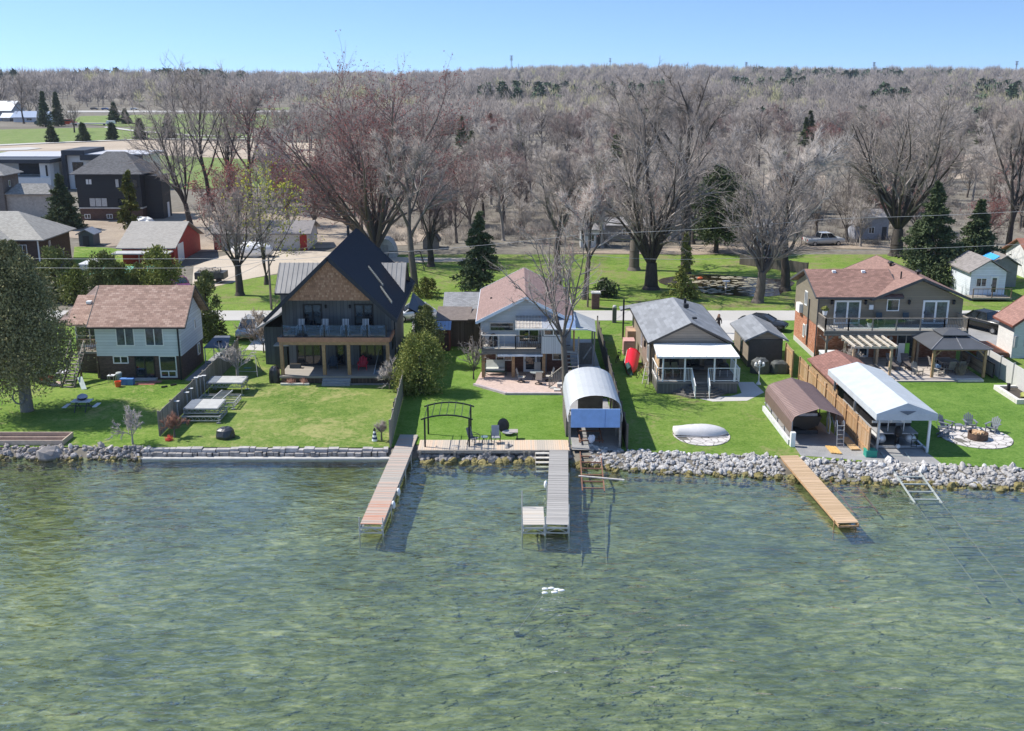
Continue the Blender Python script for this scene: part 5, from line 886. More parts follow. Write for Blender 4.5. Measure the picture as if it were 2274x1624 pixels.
for i in range(8): y=70+2.25*i; MB().box(39.98,40.04,y+.08,y+2.17,1.05,2.85).build('panel',plain('pale_vinyl',(.52,.51,.49),.5,.06),t); 
for i in range(9): y=70+2.25*i; MB().box(39.94,40.08,y-.07,y+.07,.9,2.95).build('post',plain('grey_vinyl',(.25,.25,.25)),t)
for i,(x,y) in enumerate([(-48,146),(-42,146)]): pass
fence('grey slatted fence behind the low park trees right of the pond',(30,138),(37,131),1.4,FD)
fence('tall brown fence beside the upright bare tree at the right edge',(56.5,140),(63,139),2.2,planks('brown_fence',(.16,.085,.05),'X',.2))
# ================================================================ docks and shore
def dock(lab,A,B,w,mat,z0,z1,legs,frame,name='dock',zl=-1.2,pw=.14,bol=()):
    a=Vector(A);b=Vector(B);d=(b-a); L=d.length; d/=L; n=Vector((-d.y,d.x)); t=thing(name,lab,'dock',(a.x,a.y,z0)); m=MB(); N=int(L/pw)
    dv=Vector((d.x,d.y,(z1-z0)/L)).normalized()
    for i in range(N):
        s=(i+.5)*pw; c=a+d*s; z=z0+(z1-z0)*s/L+R.uniform(-.006,.006); m.bar((c.x-n.x*w/2,c.y-n.y*w/2,z),(c.x+n.x*w/2,c.y+n.y*w/2,z),pw*.93,.04,(0,0,1))
    m.build('deck_boards',mat,t); m=MB()
    for s in(-1,1):
        p=a+n*s*(w/2-.04);q=b+n*s*(w/2-.04)
        m.bar((p.x,p.y,z0-.1),(q.x,q.y,z1-.1),.06,.14); 
        if frame is ALU:
            m.bar((p.x,p.y,z0-.38),(q.x,q.y,z1-.38),.05,.05); k=int(L/.5)
            for i in range(k): f0=i/k;f1=(i+.5)/k;f2=(i+1)/k; g=lambda f,dz:(p.x+(q.x-p.x)*f,p.y+(q.y-p.y)*f,z0+(z1-z0)*f+dz); m.bar(g(f0,-.37),g(f1,-.12),.03); m.bar(g(f1,-.12),g(f2,-.37),.03)
    for f in(0,.999):
        c=a+d*L*f; zz=z0+(z1-z0)*f-.16; m.bar((c.x-n.x*w/2,c.y-n.y*w/2,zz),(c.x+n.x*w/2,c.y+n.y*w/2,zz),.06,.1)
        if frame is ALU: m.bar((c.x-n.x*w/2,c.y-n.y*w/2,zz-.3),(c.x+n.x*w/2,c.y+n.y*w/2,zz-.3),.05,.06); m.bar((c.x-n.x*w/2,c.y-n.y*w/2,zz-.3),(c.x,c.y,zz),.03); m.bar((c.x+n.x*w/2,c.y+n.y*w/2,zz-.3),(c.x,c.y,zz),.03)
    m.build('frame',frame,t)
    for f,s,up in legs:
        c=a+d*L*f+n*s*(w/2+.03); z=z0+(z1-z0)*f; MB().tube([(c.x,c.y,zl),(c.x,c.y,z+up)],.035,8).build('leg',ALU if frame is not WOODP else WOODP,t)
    for f,s in bol:
        c=a+d*L*f+n*s*(w/2+.13); z=z0+(z1-z0)*f; MB().blob((c.x,c.y,z-.12),(.12,.12,.26),10,8,0).build('fender',WHITE,t,True)
    return t
def dockw(name,c1,c2,c3,axis,per,sec):     # weathered boards whose stain changes from section to section
    tt=NT(name); fr,ix=tt.frac(axis,.14); s2,i2=tt.frac(axis,sec); w=tt.n('ShaderNodeTexWhiteNoise',{'W':ix},noise_dimensions='1D').outputs[0]; w2=tt.n('ShaderNodeTexWhiteNoise',{'W':i2},noise_dimensions='1D').outputs[0]; n=tt.noise(2.2,tt.co((.6,3,3)),5,.7)
    f=tt.math('ADD',tt.math('MULTIPLY',w,.3),tt.math('ADD',tt.math('MULTIPLY',w2,.35),tt.math('MULTIPLY',n,.35))); return tt.pbr(tt.ramp(f,[(.3,c1),(.5,c2),(.68,c3)]),.85,tt.bump(n,.3,.02),0,.2)
dock('long weathered red and grey dock on thin poles running out over the lake',(-7.1,69.1),(-7.78,54.0),1.25,dockw('red_grey_boards',(.36,.33,.29),(.45,.33,.265),(.46,.235,.165),'Y',0,2.9),1.1,1.06,[(.999,-1,.45),(.999,1,.45),(.8,-1,.0),(.8,1,.0),(.6,1,0),(.6,-1,0),(.42,1,0),(.25,1,0)],ALU,bol=[(.79,1),(.66,1)])
gd=dock('grey weathered dock with short side platform running out from the boardwalk',(3.1,66.1),(2.5,54.0),1.24,dockw('grey_boards',(.29,.275,.26),(.36,.345,.325),(.43,.40,.36),'Y',0,2.9),1.06,1.06,[(.999,-1,.5),(.999,1,.5),(.75,1,.0),(.88,1,.6),(.55,-1,0),(.35,1,0)],ALU,bol=[(.48,-1)])
dock('small square platform dock joined to the grey dock end',(1.2,56.6),(1.2,54.0),1.2,dockw('platform_boards',(.45,.42,.38),(.52,.46,.38),(.58,.42,.28),'Y',0,2.9),1.05,1.05,[(.02,-1,1.0),(.999,-1,.4),(.999,1,.5)],ALU)
dock('new tan timber dock sloping into the lake at the right',(18.1,65.2),(18.9,54.9),1.22,dockw('tan_boards',(.44,.31,.19),(.53,.38,.25),(.62,.47,.32),'Y',0,3),1.02,.75,[(.95,-1,0),(.95,1,0)],WOODP)
bwk=thing('boardwalk','wide weathered boardwalk along the shore joining the two docks','dock',(-1.3,67.2,1)); m=MB()
for i in range(68): x=-6.25+i*.148; m.box(x,x+.138,66.15,68.15,1.03+R.uniform(-.004,.004),1.075)
m.build('deck_boards',dockw('boardwalk_boards',(.42,.37,.31),(.52,.43,.34),(.58,.43,.31),'X',0,.74),bwk); m=MB(); m.box(-6.3,3.85,66.08,66.15,.86,1.05); m.build('fascia',WOODG,bwk)
for x in(-6.1,-3.8,-1.75,-1.45,-.2,.8,1.15,2.1): MB().box(x-.07,x+.07,65.98,66.12,-.3,.98).build('post',WOODG,bwk)
MB().box(-.1,.95,66.5,66.55,.3,.85).build('grey_board',plain('dull_grey_board',(.3,.31,.32)),bwk)
t=thing('dock_steps','grey timber steps going down into the lake beside the grey dock','steps',(1.9,65.6,.9)); m=MB()
for i in range(5): m.box(1.55,2.45,66.0-.32*i-.28,66.0-.32*i,.92-.2*i,.97-.2*i)
m.build('tread',plain('pale_tread',(.48,.45,.4),.8,.2),t); s=MB(); s.bar((1.55,66.05,.85),(1.55,64.5,-.35),.05,.2); s.build('stringer',WOODG,t)
t=thing('arbor','black metal garden arbor with arched top standing on the boardwalk','pergola',(-4.3,68.3,1.07)); BM=plain('black_metal',(.015,.015,.017),.4,.1)
PX=(-5.8,-2.85); PY=(66.75,69.6)
for x in PX:
    for y in PY: MB().box(x-.055,x+.055,y-.055,y+.055,1.0,3.0).build('post',BM,t)
def arc(x,y0): return 2.98+.32*(1-((x+4.325)/1.75)**2)
for y in PY:
    m=MB(); xx=[-6.05+i*.345 for i in range(11)]
    for a,b in zip(xx,xx[1:]): m.bar((a,y,arc(a,y)),(b,y,arc(b,y)),.06,.09)
    m.build('arched_beam',BM,t)
m=MB()
for i in range(7): x=-5.8+i*.49; m.bar((x,66.6,arc(x,0)+.04),(x,69.75,arc(x,0)+.04),.035,.04)
m.build('crossbar',BM,t)
# stones
def stonemesh(seed,n=4):
    rr=random.Random(seed); m=MB(); m.blob((0,0,0),(1,.8,.62),9,6,.22,rr); me=newmesh('stone',m.V,m.F,None,False); return me
ST=[stonemesh(i) for i in range(6)]
def stonemat(name,c1,c2,c3):
    t=NT(name); v=t.co(); r=t.n('ShaderNodeObjectInfo').outputs['Random']; a=t.noise(.9,v,5,.65); w=t.noise(.55,t.co((1,1,1),world=True),3); b=t.noise(7,v,4,.7)
    f=t.math('ADD',t.math('MULTIPLY',a,.3),t.math('ADD',t.math('MULTIPLY',r,.3),t.math('ADD',t.math('MULTIPLY',w,.25),t.math('MULTIPLY',b,.15))))
    z=t.n('ShaderNodeSeparateXYZ',{0:t.n('ShaderNodeNewGeometry').outputs['Position']}).outputs[2]; c=t.ramp(f,[(.28,c1),(.5,c2),(.7,c3)]); c=t.mix(t.ramp(z,[(.46,(.9,.9,.9)),(.62,(0,0,0))]),c,(.07,.06,.025,1))
    return t.pbr(c,.9,t.bump(b,.4,.03),0,.2)
STW=stonemat('white_limestone',(.22,.205,.185),(.44,.42,.40),(.66,.64,.61)); STG=stonemat('grey_fieldstone',(.19,.17,.155),(.38,.345,.32),(.56,.515,.48)); STM=patchy('mossy_stone',(.10,.085,.03),(.3,.25,.11),1.2,6,.9)
SM={}
def stone(x,y,z,r,mat,lab,grp):
    k=R.randrange(6); key=(k,mat.name)
    if key not in SM: me=ST[k].copy(); me.materials.clear(); me.materials.append(mat); SM[key]=me
    o=bpy.data.objects.new('shore_stone',SM[key]); COL.objects.link(o); o.location=(x,y,z); o.rotation_euler=(R.uniform(0,3),R.uniform(0,3),R.uniform(0,6)); o.scale=(r*R.uniform(.8,1.3),r*R.uniform(.8,1.2),r*R.uniform(.7,1.1)); tag(o,lab,'stone',grp)
def bankz(x,y):
    b=bank(x); return float(np.interp(y-edge(x),[-q[0] for q in b],[q[1] for q in b]))
def bulk(name,pts,mat,lab):
    VV=[];FF=[];o=0
    for x,y,z,r in pts:
        src=ST[R.randrange(6)]; q=Matrix.Rotation(R.uniform(0,6),3,'Z')@Matrix.Rotation(R.uniform(0,3),3,'X'); s=r
        VV+=[tuple(q@v.co*s+Vector((x,y,z))) for v in src.vertices]; FF+=[tuple(i+o for i in p.vertices) for p in src.polygons]; o+=len(src.vertices)
    ob=bpy.data.objects.new(name,newmesh(name,VV,FF,mat)); COL.objects.link(ob); tag(ob,lab,None,None,'stuff')
def scatter(x0,x1,n,rmin,rmax,dmin=.0,dmax=1.9,skip=lambda x:False):
    out=[]
    while len(out)<n:
        x=R.uniform(x0,x1)
        if skip(x): continue
        d=R.uniform(dmin,dmax); y=edge(x)-d+.15; r=R.uniform(rmin,rmax)*(1 if R.random()<.85 else 1.5); out.append((x,y,bankz(x,y)+r*.25,r))
    return out
nots=lambda x:17.3<x<18.9 or (20.3<x<22.5 and R.random()<.3) or 3.8<x<5.2
for p in scatter(7.2,17.4,95,.12,.23,dmax=2.4,skip=nots): stone(*p,STW,'white riprap stone on the shore between the fence and tan dock','white stones on the right shore')
for p in scatter(18.9,38,110,.13,.24,dmax=2.4,skip=nots): stone(*p,STW,'white riprap stone on the shore right of the tan dock','white stones at the far right shore')
for p in scatter(-40,-24.5,95,.1,.22,.1,1.1): stone(*p,STG,'grey fieldstone in the bank below the pale cottage lawn','grey stones on the left shore')
bulk('stone_riprap',scatter(4.4,17.4,800,.07,.17,.0,2.6,nots)+scatter(18.9,40,1250,.07,.18,0,2.6,nots),STW,'mass of smaller white stones along the right shore')
bulk('stone_riprap',scatter(-46,-24.3,420,.07,.19,0,1.2),STG,'mass of smaller grey stones along the left shore'); stone(-30.6,66.2,.55,.75,STG,'largest boulder in the left bank below the timber tray','boulders of the left bank')
t=thing('mooring_floats','small cluster of white floats tied together on the open lake','float',(1.95,47.5,.42))
for dx,dy,a in((-.38,.22,.2),(0,.3,.6),(.36,.12,-.3),(.62,.02,.1),(.2,-.22,.2),(-.42,-.3,1.2)): MB().blob((1.95+dx*.8,47.5+dy*.8,.45),(.14+.04*math.cos(a),.08,.07),9,6,.08).build('float',WHITE,t,True)
MB().tube([(1.55,47.2,.38),(1.0,46.2,.1),(.3,45.0,-.3)],.018,5).build('rope',plain('grey_rope',(.35,.35,.3)),t); MB().box(.1,.35,44.85,45.1,-.5,-.3).build('anchor',plain('dull_anchor',(.35,.36,.28)),t)
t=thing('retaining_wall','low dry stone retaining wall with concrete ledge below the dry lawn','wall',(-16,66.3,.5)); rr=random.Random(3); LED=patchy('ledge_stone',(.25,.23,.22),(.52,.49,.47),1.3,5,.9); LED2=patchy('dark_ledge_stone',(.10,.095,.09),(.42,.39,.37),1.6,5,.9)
def course(nm,y0,y1,z0,z1,w0,w1,mat,gap):
    m=MB(); x=-24.6
    while x<-8.4:
        w=rr.uniform(w0,w1); m.box(x,min(x+w,-8.25)-gap*rr.uniform(.5,2),y0+rr.uniform(-.1,.08),y1,z0,z1+rr.uniform(-.07,.05),rr.uniform(-.05,.05)); x+=w
    m.build(nm,mat,t)
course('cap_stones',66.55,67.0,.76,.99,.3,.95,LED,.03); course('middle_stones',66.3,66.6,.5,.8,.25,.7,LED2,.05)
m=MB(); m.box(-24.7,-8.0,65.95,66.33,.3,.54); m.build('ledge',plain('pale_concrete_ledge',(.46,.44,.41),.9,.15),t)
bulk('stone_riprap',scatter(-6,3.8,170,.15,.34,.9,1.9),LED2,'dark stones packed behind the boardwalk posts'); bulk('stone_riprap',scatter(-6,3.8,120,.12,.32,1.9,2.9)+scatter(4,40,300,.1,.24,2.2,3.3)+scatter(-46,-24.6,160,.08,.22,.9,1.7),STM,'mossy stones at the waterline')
t=thing('timber_tray','long shallow brown timber tray lying on grass at the left shore','planter',(-33,68,1)); m=MB(); m.box(-38,-30.2,67.25,67.33,1,1.35); m.box(-38,-30.2,68.95,69.03,1,1.35); m.box(-30.28,-30.2,67.33,68.95,1,1.35); m.box(-38,-30.28,68.1,68.18,1,1.3); m.build('side',plain('pinkish_timber',(.46,.36,.28),.8,.2,4),t); m=MB(); m.box(-38,-30.3,67.33,68.95,.99,1.06); m.build('bed',plain('brown_tray_bed',(.30,.20,.145),.9,.3),t)
# marine rails
def rails(lab,P0,P1,gap,z0,z1,mat,n,r=.05,name='boat_rail',sl=True):
    a=Vector(P0);b=Vector(P1);d=(b-a).normalized();q=Vector((-d.y,d.x))*gap/2; t=thing(name,lab,'boat rail',(a.x,a.y,z0))
    for s in(-1,1): MB().bar((a.x+q.x*s,a.y+q.y*s,z0),(b.x+q.x*s,b.y+q.y*s,z1),r,r*1.3).build('rail',mat,t)
    if sl:
        for i in range(n): f=(i+.5)/n; c=a+(b-a)*f; z=z0+(z1-z0)*f-.02; MB().bar((c.x-q.x,c.y-q.y,z),(c.x+q.x,c.y+q.y,z),r*1.3,r).build('crosstie',mat,t)
    return t
rails('rusty boat rails running from the arched boathouse into the lake',(5.3,69),(5.0,60.6),1.35,1.05,.38,RUST,9,.07)
rails('sunken boat rails visible under water beside the grey dock',(5.0,60.4),(4.4,52),1.35,.2,-.5,plain('silted_rail',(.20,.21,.13),.9,.2),2,.06)
tag(MB().bar((4.2,62.6,.62),(7.0,61.8,.66),.09,.07).build('plank',plain('pale_plank',(.6,.55,.5)),None,False,(4.2,63,.2)),'pale loose plank lying across the rusty boat rails','plank')
rails('long grey boat rails with crossbars running from the white canopy into the lake',at(1983,1005,1.06),at(2062,1118,.40),1.6,1.06,.40,plain('grey_rail',(.33,.36,.34),.6,.2),7,.075)
rails('sunken far end of the long grey boat rails under water',at(2062,1118,.38),at(2225,1330,-.3),1.6,.38,-.3,plain('silted_rail',(.20,.21,.13),.9,.2),3,.06)
rails('thin rusty boat rails running from the brown carport into the lake',(20.3,72),(20.9,58.0),1.45,1.06,.1,RUST,10,.06)
# ================================================================ boathouse, carport, boat canopy
def arched(par,name,mat,prof,y0,y1,amp,per,th=.02):   # corrugated sheet bent over a profile of (x,z)
    ns=int((y1-y0)/per)*8; V=[];Fc=[]; m=len(prof); P=[Vector(p) for p in prof]; N=[]
    for i in range(m):
        d=P[min(i+1,m-1)]-P[max(i-1,0)]; N.append(Vector((-d.y,d.x)).normalized())
    for j in range(ns+1):
        y=y0+(y1-y0)*j/ns; o=amp*(0,0,0,0,.3,1,1,.3)[j%8]
        for i in range(m): q=P[i]+N[i]*o; V.append((q.x,y,q.y))
    for j in range(ns):
        for i in range(m-1): Fc.append((j*m+i,j*m+i+1,(j+1)*m+i+1,(j+1)*m+i))
    b=MB(); b.add(V,Fc); return b.build(name,mat,par,False)
t=thing('boathouse','open timber boathouse with arched white corrugated roof and blue panel','boathouse',(5.5,71,1))
pr=[(3.75,2.75),(3.73,3.2),(3.82,3.62)]+[(5.53-1.72*math.cos(a),3.62+1.0*math.sin(a)**.9) for a in [math.pi*i/14 for i in range(1,14)]]+[(7.24,3.62),(7.33,3.2),(7.31,2.75)]
arched(t,'roof',plain('white_corrugated',(.52,.53,.53),.5,.05,1,0,.4,0),pr,66.9,73.9,.045,.22)
for x in(3.85,7.2):
    for y in(66.8,69.2,71.5,73.8): MB().box(x-.07,x+.07,y-.07,y+.07,.6,3.3).build('post',WOODG,t)
m=MB(); m.box(3.8,7.25,66.9,66.98,3.5,3.62); m.box(3.8,7.25,73.7,73.8,3.3,3.45); m.box(3.8,3.9,67,73.8,2.9,3.02); m.box(7.15,7.25,67,73.8,2.9,3.02); m.build('beam',WOODG,t)
MB().box(3.9,7.15,66.55,66.62,2.5,3.78).build('blue_panel',plain('faded_blue_panel',(.25,.40,.68),.7,.1,2),t); MB().box(6.15,6.17,66.53,66.55,2.5,3.78).build('panel_seam',plain('panel_seam_blue',(.12,.2,.4)),t)
m=MB(); m.box(4.8,6.6,73.5,73.58,1.3,3.9); m.build('rear_board',plain('tan_board',(.34,.28,.2)),t); MB().box(7.3,7.36,67,73.8,1,2.6).build('side_boards',planks('dull_side_boards',(.16,.14,.12),'Y',.16),t); MB().box(3.7,3.76,69,73.8,1,2.4).build('side_boards',planks('dull_side_boards',(.16,.14,.12),'Y',.16),t)
t=thing('boat_cradle','rusty boat cradle with a white bag hanging inside the arched boathouse','cradle',(5.3,68,1)); m=MB(); [m.bar((4.5,y,1.25),(6.2,y,1.25),.08) for y in(67.5,69.5)]; [m.bar((x,67.3,1.2),(x,71,1.2),.08) for x in(4.6,6.1)]; m.build('frame',RUST,t); MB().blob((5.35,67.3,1.45),(.25,.15,.28),8,6,.2).build('bag',plain('white_bag',(.7,.7,.74)),t)
t=thing('carport','brown ribbed metal carport shelter over dark boats','carport',(20.6,71,1)); pr=[(18.78,1.75),(18.78,2.55),(18.95,2.93),(19.3,3.1)]+[(20.57,3.5)]+[(21.85,3.1),(22.2,2.93),(22.37,2.55),(22.37,2.1)]
arched(t,'roof',plain('brown_metal',(.26,.175,.15),.42,.08,1,.2,.5,0),pr,67.5,75,.06,.3)
for x in(18.82,22.33):
    for y in(67.5,69.4,71.3,73.2,74.9): MB().box(x-.035,x+.035,y-.035,y+.035,1,2.6).build('post',plain('steel_post',(.22,.22,.23),.5),t)
MB().box(18.6,18.78,67.4,75,.95,1.35).build('kerb_blocks',plain('white_blocks',(.6,.6,.6)),t); MB().box(18.65,18.95,66.9,67.2,1,2.0).build('white_post',WHITE,t); MB().box(18.95,18.98,66.95,67.12,1.45,1.65).build('reflector',plain('red_reflector',(.5,.02,.02)),t)
def hull(mb,c,L,w,h,z,bow=.45,n=10):     # boat hull pointing +y
    secs=[]
    for i in range(n+1):
        f=i/n; k=math.sin(min(1,(1-f)/bow)*math.pi/2)**.6 if f>1-bow else 1; hw=w/2*k; y=c[1]+L*(f-.5); zz=z+h*.25*max(0,f-.5)**2*4
        secs.append([(c[0]-hw,y,z+h),(c[0]-hw*.8,y,z+h*.35),(c[0],y,zz),(c[0]+hw*.8,y,z+h*.35),(c[0]+hw,y,z+h)])
    V=[p for s in secs for p in s]; Fc=[]
    for i in range(n):
        for j in range(5): a=j;b=(j+1)%5; Fc.append((i*5+a,i*5+b,(i+1)*5+b,(i+1)*5+a))
    Fc.append((0,1,2,3,4)); Fc.append(tuple(n*5+4-k for k in range(5))); return mb.add(V,Fc)
t=thing('motorboat','dark boat stored under the brown carport','boat',(20.5,72,1.2)); hull(MB(),(20.3,72.5),6,2.2,1.0,1.3).build('hull',plain('black_hull',(.025,.028,.03),.3),t); m=MB(); m.slab([(19.5,72.2,2.9),(21.1,72.2,2.9),(21.0,72.6,2.4),(19.6,72.6,2.4)],.05); m.build('windscreen',GLASS,t); m=MB(); m.box(19.5,21.1,69.6,70.2,2.0,2.5); m.blob((20.6,70.4,2.5),(.7,.35,.28),10,6,.1); m.build('seat',plain('pale_seat',(.55,.55,.57)),t); m=MB(); m.box(19.5,21.2,69.5,75,1.02,1.3); m.build('trailer',DGREY,t)
t=thing('swim_ladder','tall silver swim ladder leaning at the carport opening','ladder',(22,67.5,1)); m=MB()
for x in(21.75,22.2): m.tube([(x,66.9,1),(x,67.15,2.5),(x,67.3,2.75),(x,67.55,2.6),(x,67.6,2.2)],.028,7)
m.build('rail',ALU,t); m=MB(); [m.bar((21.75,66.92+.04*i,1.25+.3*i),(22.2,66.92+.04*i,1.25+.3*i),.06,.03) for i in range(5)]; m.build('rung',ALU,t)
t=thing('boat_canopy','long white fabric boat lift canopy over a pontoon boat','canopy',(25.5,70.5,1)); CANV=plain('white_canvas',(.44,.47,.49),.7,.1,1.2,0,.3,.2)
m=MB(); x0,x1,y0,y1=23.75,27.75,65.6,76.6; yA,yB=66.2,75.9; xm=25.75; zr=4.45;ze=3.75;zb=3.3
m.add([(x0,y0,ze),(x1,y0,ze),(x1,y1,ze-.05),(x0,y1,ze-.05),(xm,yA-.5,zr),(xm,yB+.3,zr-.05),(x0,y0,zb),(x1,y0,zb),(x1,y1,zb),(x0,y1,zb)],[(0,1,4),(1,2,5,4),(2,3,5),(3,0,4,5),(0,6,7,1),(1,7,8,2),(2,8,9,3),(3,9,6,0)])
cv=m.build('cover',CANV,t); m=MB(); m.prism([(25.2,65.57,3.95),(26.3,65.57,3.95),(25.75,65.55,3.68)],(0,.02,0)); m.build('vent_flap',plain('vent_shadow',(.1,.12,.15)),cv)  # dark triangle on the front of the cover
for x,y in((24.1,66.0),(27.4,65.9),(24.1,71),(27.4,71),(24.1,75.8),(27.4,75.8)): MB().box(x-.07,x+.07,y-.07,y+.07,1,3.6).build('post',ALU if x<25 else WHITE,t)
m=MB(); m.box(24,27.5,66.6,66.72,1.05,1.2); m.box(24,27.5,74.5,74.62,1.05,1.2); m.box(24.02,24.16,66,75.8,1.05,1.2); m.box(27.34,27.48,66,75.8,1.05,1.2); m.build('lift_frame',ALU,t)
t=thing('pontoon_boat','black and white pontoon boat with outboard motor on the lift under the white canopy','boat',(25.7,70.5,1.3)); PALU=plain('bright_pontoon',(.72,.72,.72),.35,.06,2,.3)
for x in(24.72,26.72): MB().lathe([(.05,-.1),(.31,0),(.33,.3),(.33,6.4),(.2,7.2),(.02,7.6)],(0,0,0),16).build('pontoon',PALU,t,True).matrix_local=Matrix.Translation((x-25.7,67.0-70.5,1.55-1.3))@Matrix.Rotation(-math.pi/2,4,'X')@Matrix.Translation(Vector((25.7,70.5,1.3)))
MB().box(24.35,27.1,66.9,74.6,1.92,2.0).build('deck',plain('grey_deck',(.35,.35,.36)),t); BB2=planks('boat_panels',(.03,.032,.035),'Z',.3,(.4,.4,.4)); m=MB(); m.box(24.4,24.44,68.2,74.5,2.05,2.7); m.box(27.02,27.06,68.2,74.5,2.05,2.7); m.box(24.44,27.02,74.46,74.5,2.05,2.7); m.build('fence_panel',BLACK,t); m=MB(); m.box(24.44,26.0,68.2,68.24,2.05,2.65); m.box(26.55,27.0,68.2,68.24,2.05,2.65); m.build('rear_panel',BLACK,t); MB().box(24.4,27.06,68.12,68.16,2.3,2.45).build('white_stripe',WHITE,t)
m=MB(); m.box(24.6,25.5,68.5,70,2.0,2.6); m.box(26.2,26.9,68.5,70,2.0,2.6); m.build('seat',plain('pale_seat',(.55,.55,.57)),t); m=MB(); m.tube([(25.2,67.3,2.0),(25.2,67.3,2.75),(25.35,67.3,2.95),(26.1,67.3,2.95),(26.25,67.3,2.75),(26.25,67.3,2.0)],.035,8); m.build('tow_bar',WHITE,t); m=MB(); m.blob((25.7,66.75,2.15),(.24,.34,.4),10,8,.05); m.box(25.6,25.8,66.75,66.95,1.3,1.9); m.blob((25.7,66.75,1.25),(.12,.3,.12),8,6,0); m.build('outboard_motor',BLACK,t,True); MB().tube([(25.7,66.62,1.2),(25.7,66.45,1.2)],.14,8).build('propeller',WHITE,t)
m=MB(); m.tube([(26.6,67.0,1.95),(26.6,66.6,1.9),(26.6,66.6,1.1)],.025,6); m.tube([(26.95,67.0,1.95),(26.95,66.6,1.9),(26.95,66.6,1.1)],.025,6); [m.bar((26.6,66.6,1.15+.25*i),(26.95,66.6,1.15+.25*i),.04) for i in range(4)]; m.build('boarding_ladder',BLACK,t)
for i,x in enumerate((25.35,26.1)): MB().tube([(x,67.25,2.62),(x,67.25,2.92)],.09,8).build('board_holder',WHITE,t)
t=thing('shed','narrow shed with reddish brown shingle roof between the cedar fence and boat canopy','shed',(26.4,80,1)); RBS=shingle('red_brown_shingle',(.25,.13,.105),'Y',.25,None,.3,.2,.6)
gable_roof(t,'y',24.4,28.6,76.7,84.5,2.45,3.2,RBS,mid=26.75); gable_body(t,'y',24.7,28.3,77.0,84.2,1,2.4,3.0,plain('tan_shed_board',(.40,.27,.16)),mid=26.75); MB().box(24.75,28.25,76.9,77.0,1,2.35).build('front_board',plain('charcoal_front',(.075,.07,.065)),t)
# ================================================================ timber pergola and gazebo on the right patio
t=thing('pergola','pale timber pergola with open slat top on the patio deck','pergola',(29.3,85.4,1.2)); PT=plain('pale_pergola_timber',(.50,.37,.24),.75,.25,6); PG=plain('grey_pergola_slat',(.52,.46,.38),.75,.2,6)
for x,y in((28.25,84.6),(31.05,83.8),(28.3,87.2),(31.1,87.2)): MB().box(x-.09,x+.09,y-.09,y+.09,1.2,3.55).build('post',PT,t)
m=MB(); [m.box(27.7,31.5,y-.04,y+.04,3.5,3.68) for y in(83.7,84.6,85.5,86.3,87.2)]; m.build('beam',PG,t); m=MB(); [m.box(x-.07,x+.07,83.3,87.7,3.68,3.82) for x in(27.9,28.6,29.3,30.0,30.7,31.3)]; m.build('slat',PG,t)
t=thing('gazebo','dark hard top gazebo with two tier roof on timber posts over the patio','gazebo',(36.3,85.5,1.2)); GZ=plain('charcoal_steel',(.095,.098,.105),.5,.1,1,.2); GP=plain('gazebo_post_timber',(.34,.225,.12),.7,.25,6)
def tier(m,x0,x1,y0,y1,z,w,zt): 
    xm,ym=(x0+x1)/2,(y0+y1)/2; a=[(x0,y0,z),(x1,y0,z),(x1,y1,z),(x0,y1,z)]; b=[(xm-w,ym-w,zt),(xm+w,ym-w,zt),(xm+w,ym+w,zt),(xm-w,ym+w,zt)]
    for i in range(4): m.slab([a[i],a[(i+1)%4],b[(i+1)%4],b[i]],.06)
    if w: m.prism(b,(0,0,-.06))
m=MB(); tier(m,33.9,38.9,82.8,87.9,3.65,.75,4.45); m.build('roof',GZ,t); m=MB(); tier(m,35.25,37.55,84.2,86.5,4.5,.35,4.8); m.build('top_roof',GZ,t); m=MB(); [m.bar(p,q,.06,.04) for p,q in(((36.4,82.8,3.68),(36.4,84.6,4.48)),((33.9,82.8,3.68),(35.65,84.6,4.48)),((38.9,82.8,3.68),(37.15,84.6,4.48)))]; m.build('roof_seam',plain('seam_grey',(.2,.2,.21)),t)
for x,y in((34.3,83.2),(38.5,83.2),(34.3,87.5),(38.5,87.5)):
    m=MB(); m.box(x-.1,x+.1,y-.1,y+.1,1.2,3.6); sx=1 if x<36 else -1; m.bar((x,y,2.9),(x+.65*sx,y,3.55),.09); m.build('post',GP,t)
m=MB(); m.box(34.2,38.6,83.12,83.28,3.45,3.6); m.box(34.2,38.6,87.42,87.58,3.45,3.6); m.build('beam',GP,t); MB().box(38.45,38.5,83.4,87.4,1.4,2.4).build('side_panel',planks('gazebo_side_boards',(.30,.25,.19),'Z',.14),t); m=MB(); m.box(38.42,38.53,83.3,87.4,2.4,2.47); m.build('handrail',DKT,t)
# ================================================================ furniture built once and copied
def adirondack(name,lab,mat,grp=None,slats=5):
    t=thing(name,lab,'chair',(0,0,0),grp); m=MB()
    for i in range(5): y=-.28+i*.12; m.bar((-.27,y,.38-.05*i),(.27,y,.38-.05*i),.1,.025)
    m.build('seat',mat,t); m=MB()
    for i in range(slats): x=-.24+.48*i/(slats-1); hh=.98-.10*abs(i-(slats-1)/2); m.bar((x*.85,.2,.2),(x*1.15,.2+hh*.38,.2+hh*.85),.095,.02,(0,1,0))
    m.bar((-.27,.36,.55),(.27,.36,.55),.06,.03); m.build('backrest',mat,t)
    for s in(-1,1):
        MB().box(s*.36-.07,s*.36+.07,-.4,.38,.56,.59).build('armrest',mat,t); MB().box(s*.34-.02,s*.34+.02,-.33,-.23,0,.56).build('leg',mat,t); MB().bar((s*.3,-.3,.36),(s*.3,.42,.02),.03,.12).build('leg',mat,t)
    return t
def place(t,x,y,z,rz,lab=None,first=[set()]):
    if t.name not in first[0]: first[0].add(t.name); t.location=(x,y,z); t.rotation_euler=(0,0,rz); return t
    return dup(t,(x,y,z),rz,lab)
GA=plain('slate_plastic',(.17,.18,.205),.5,.08)
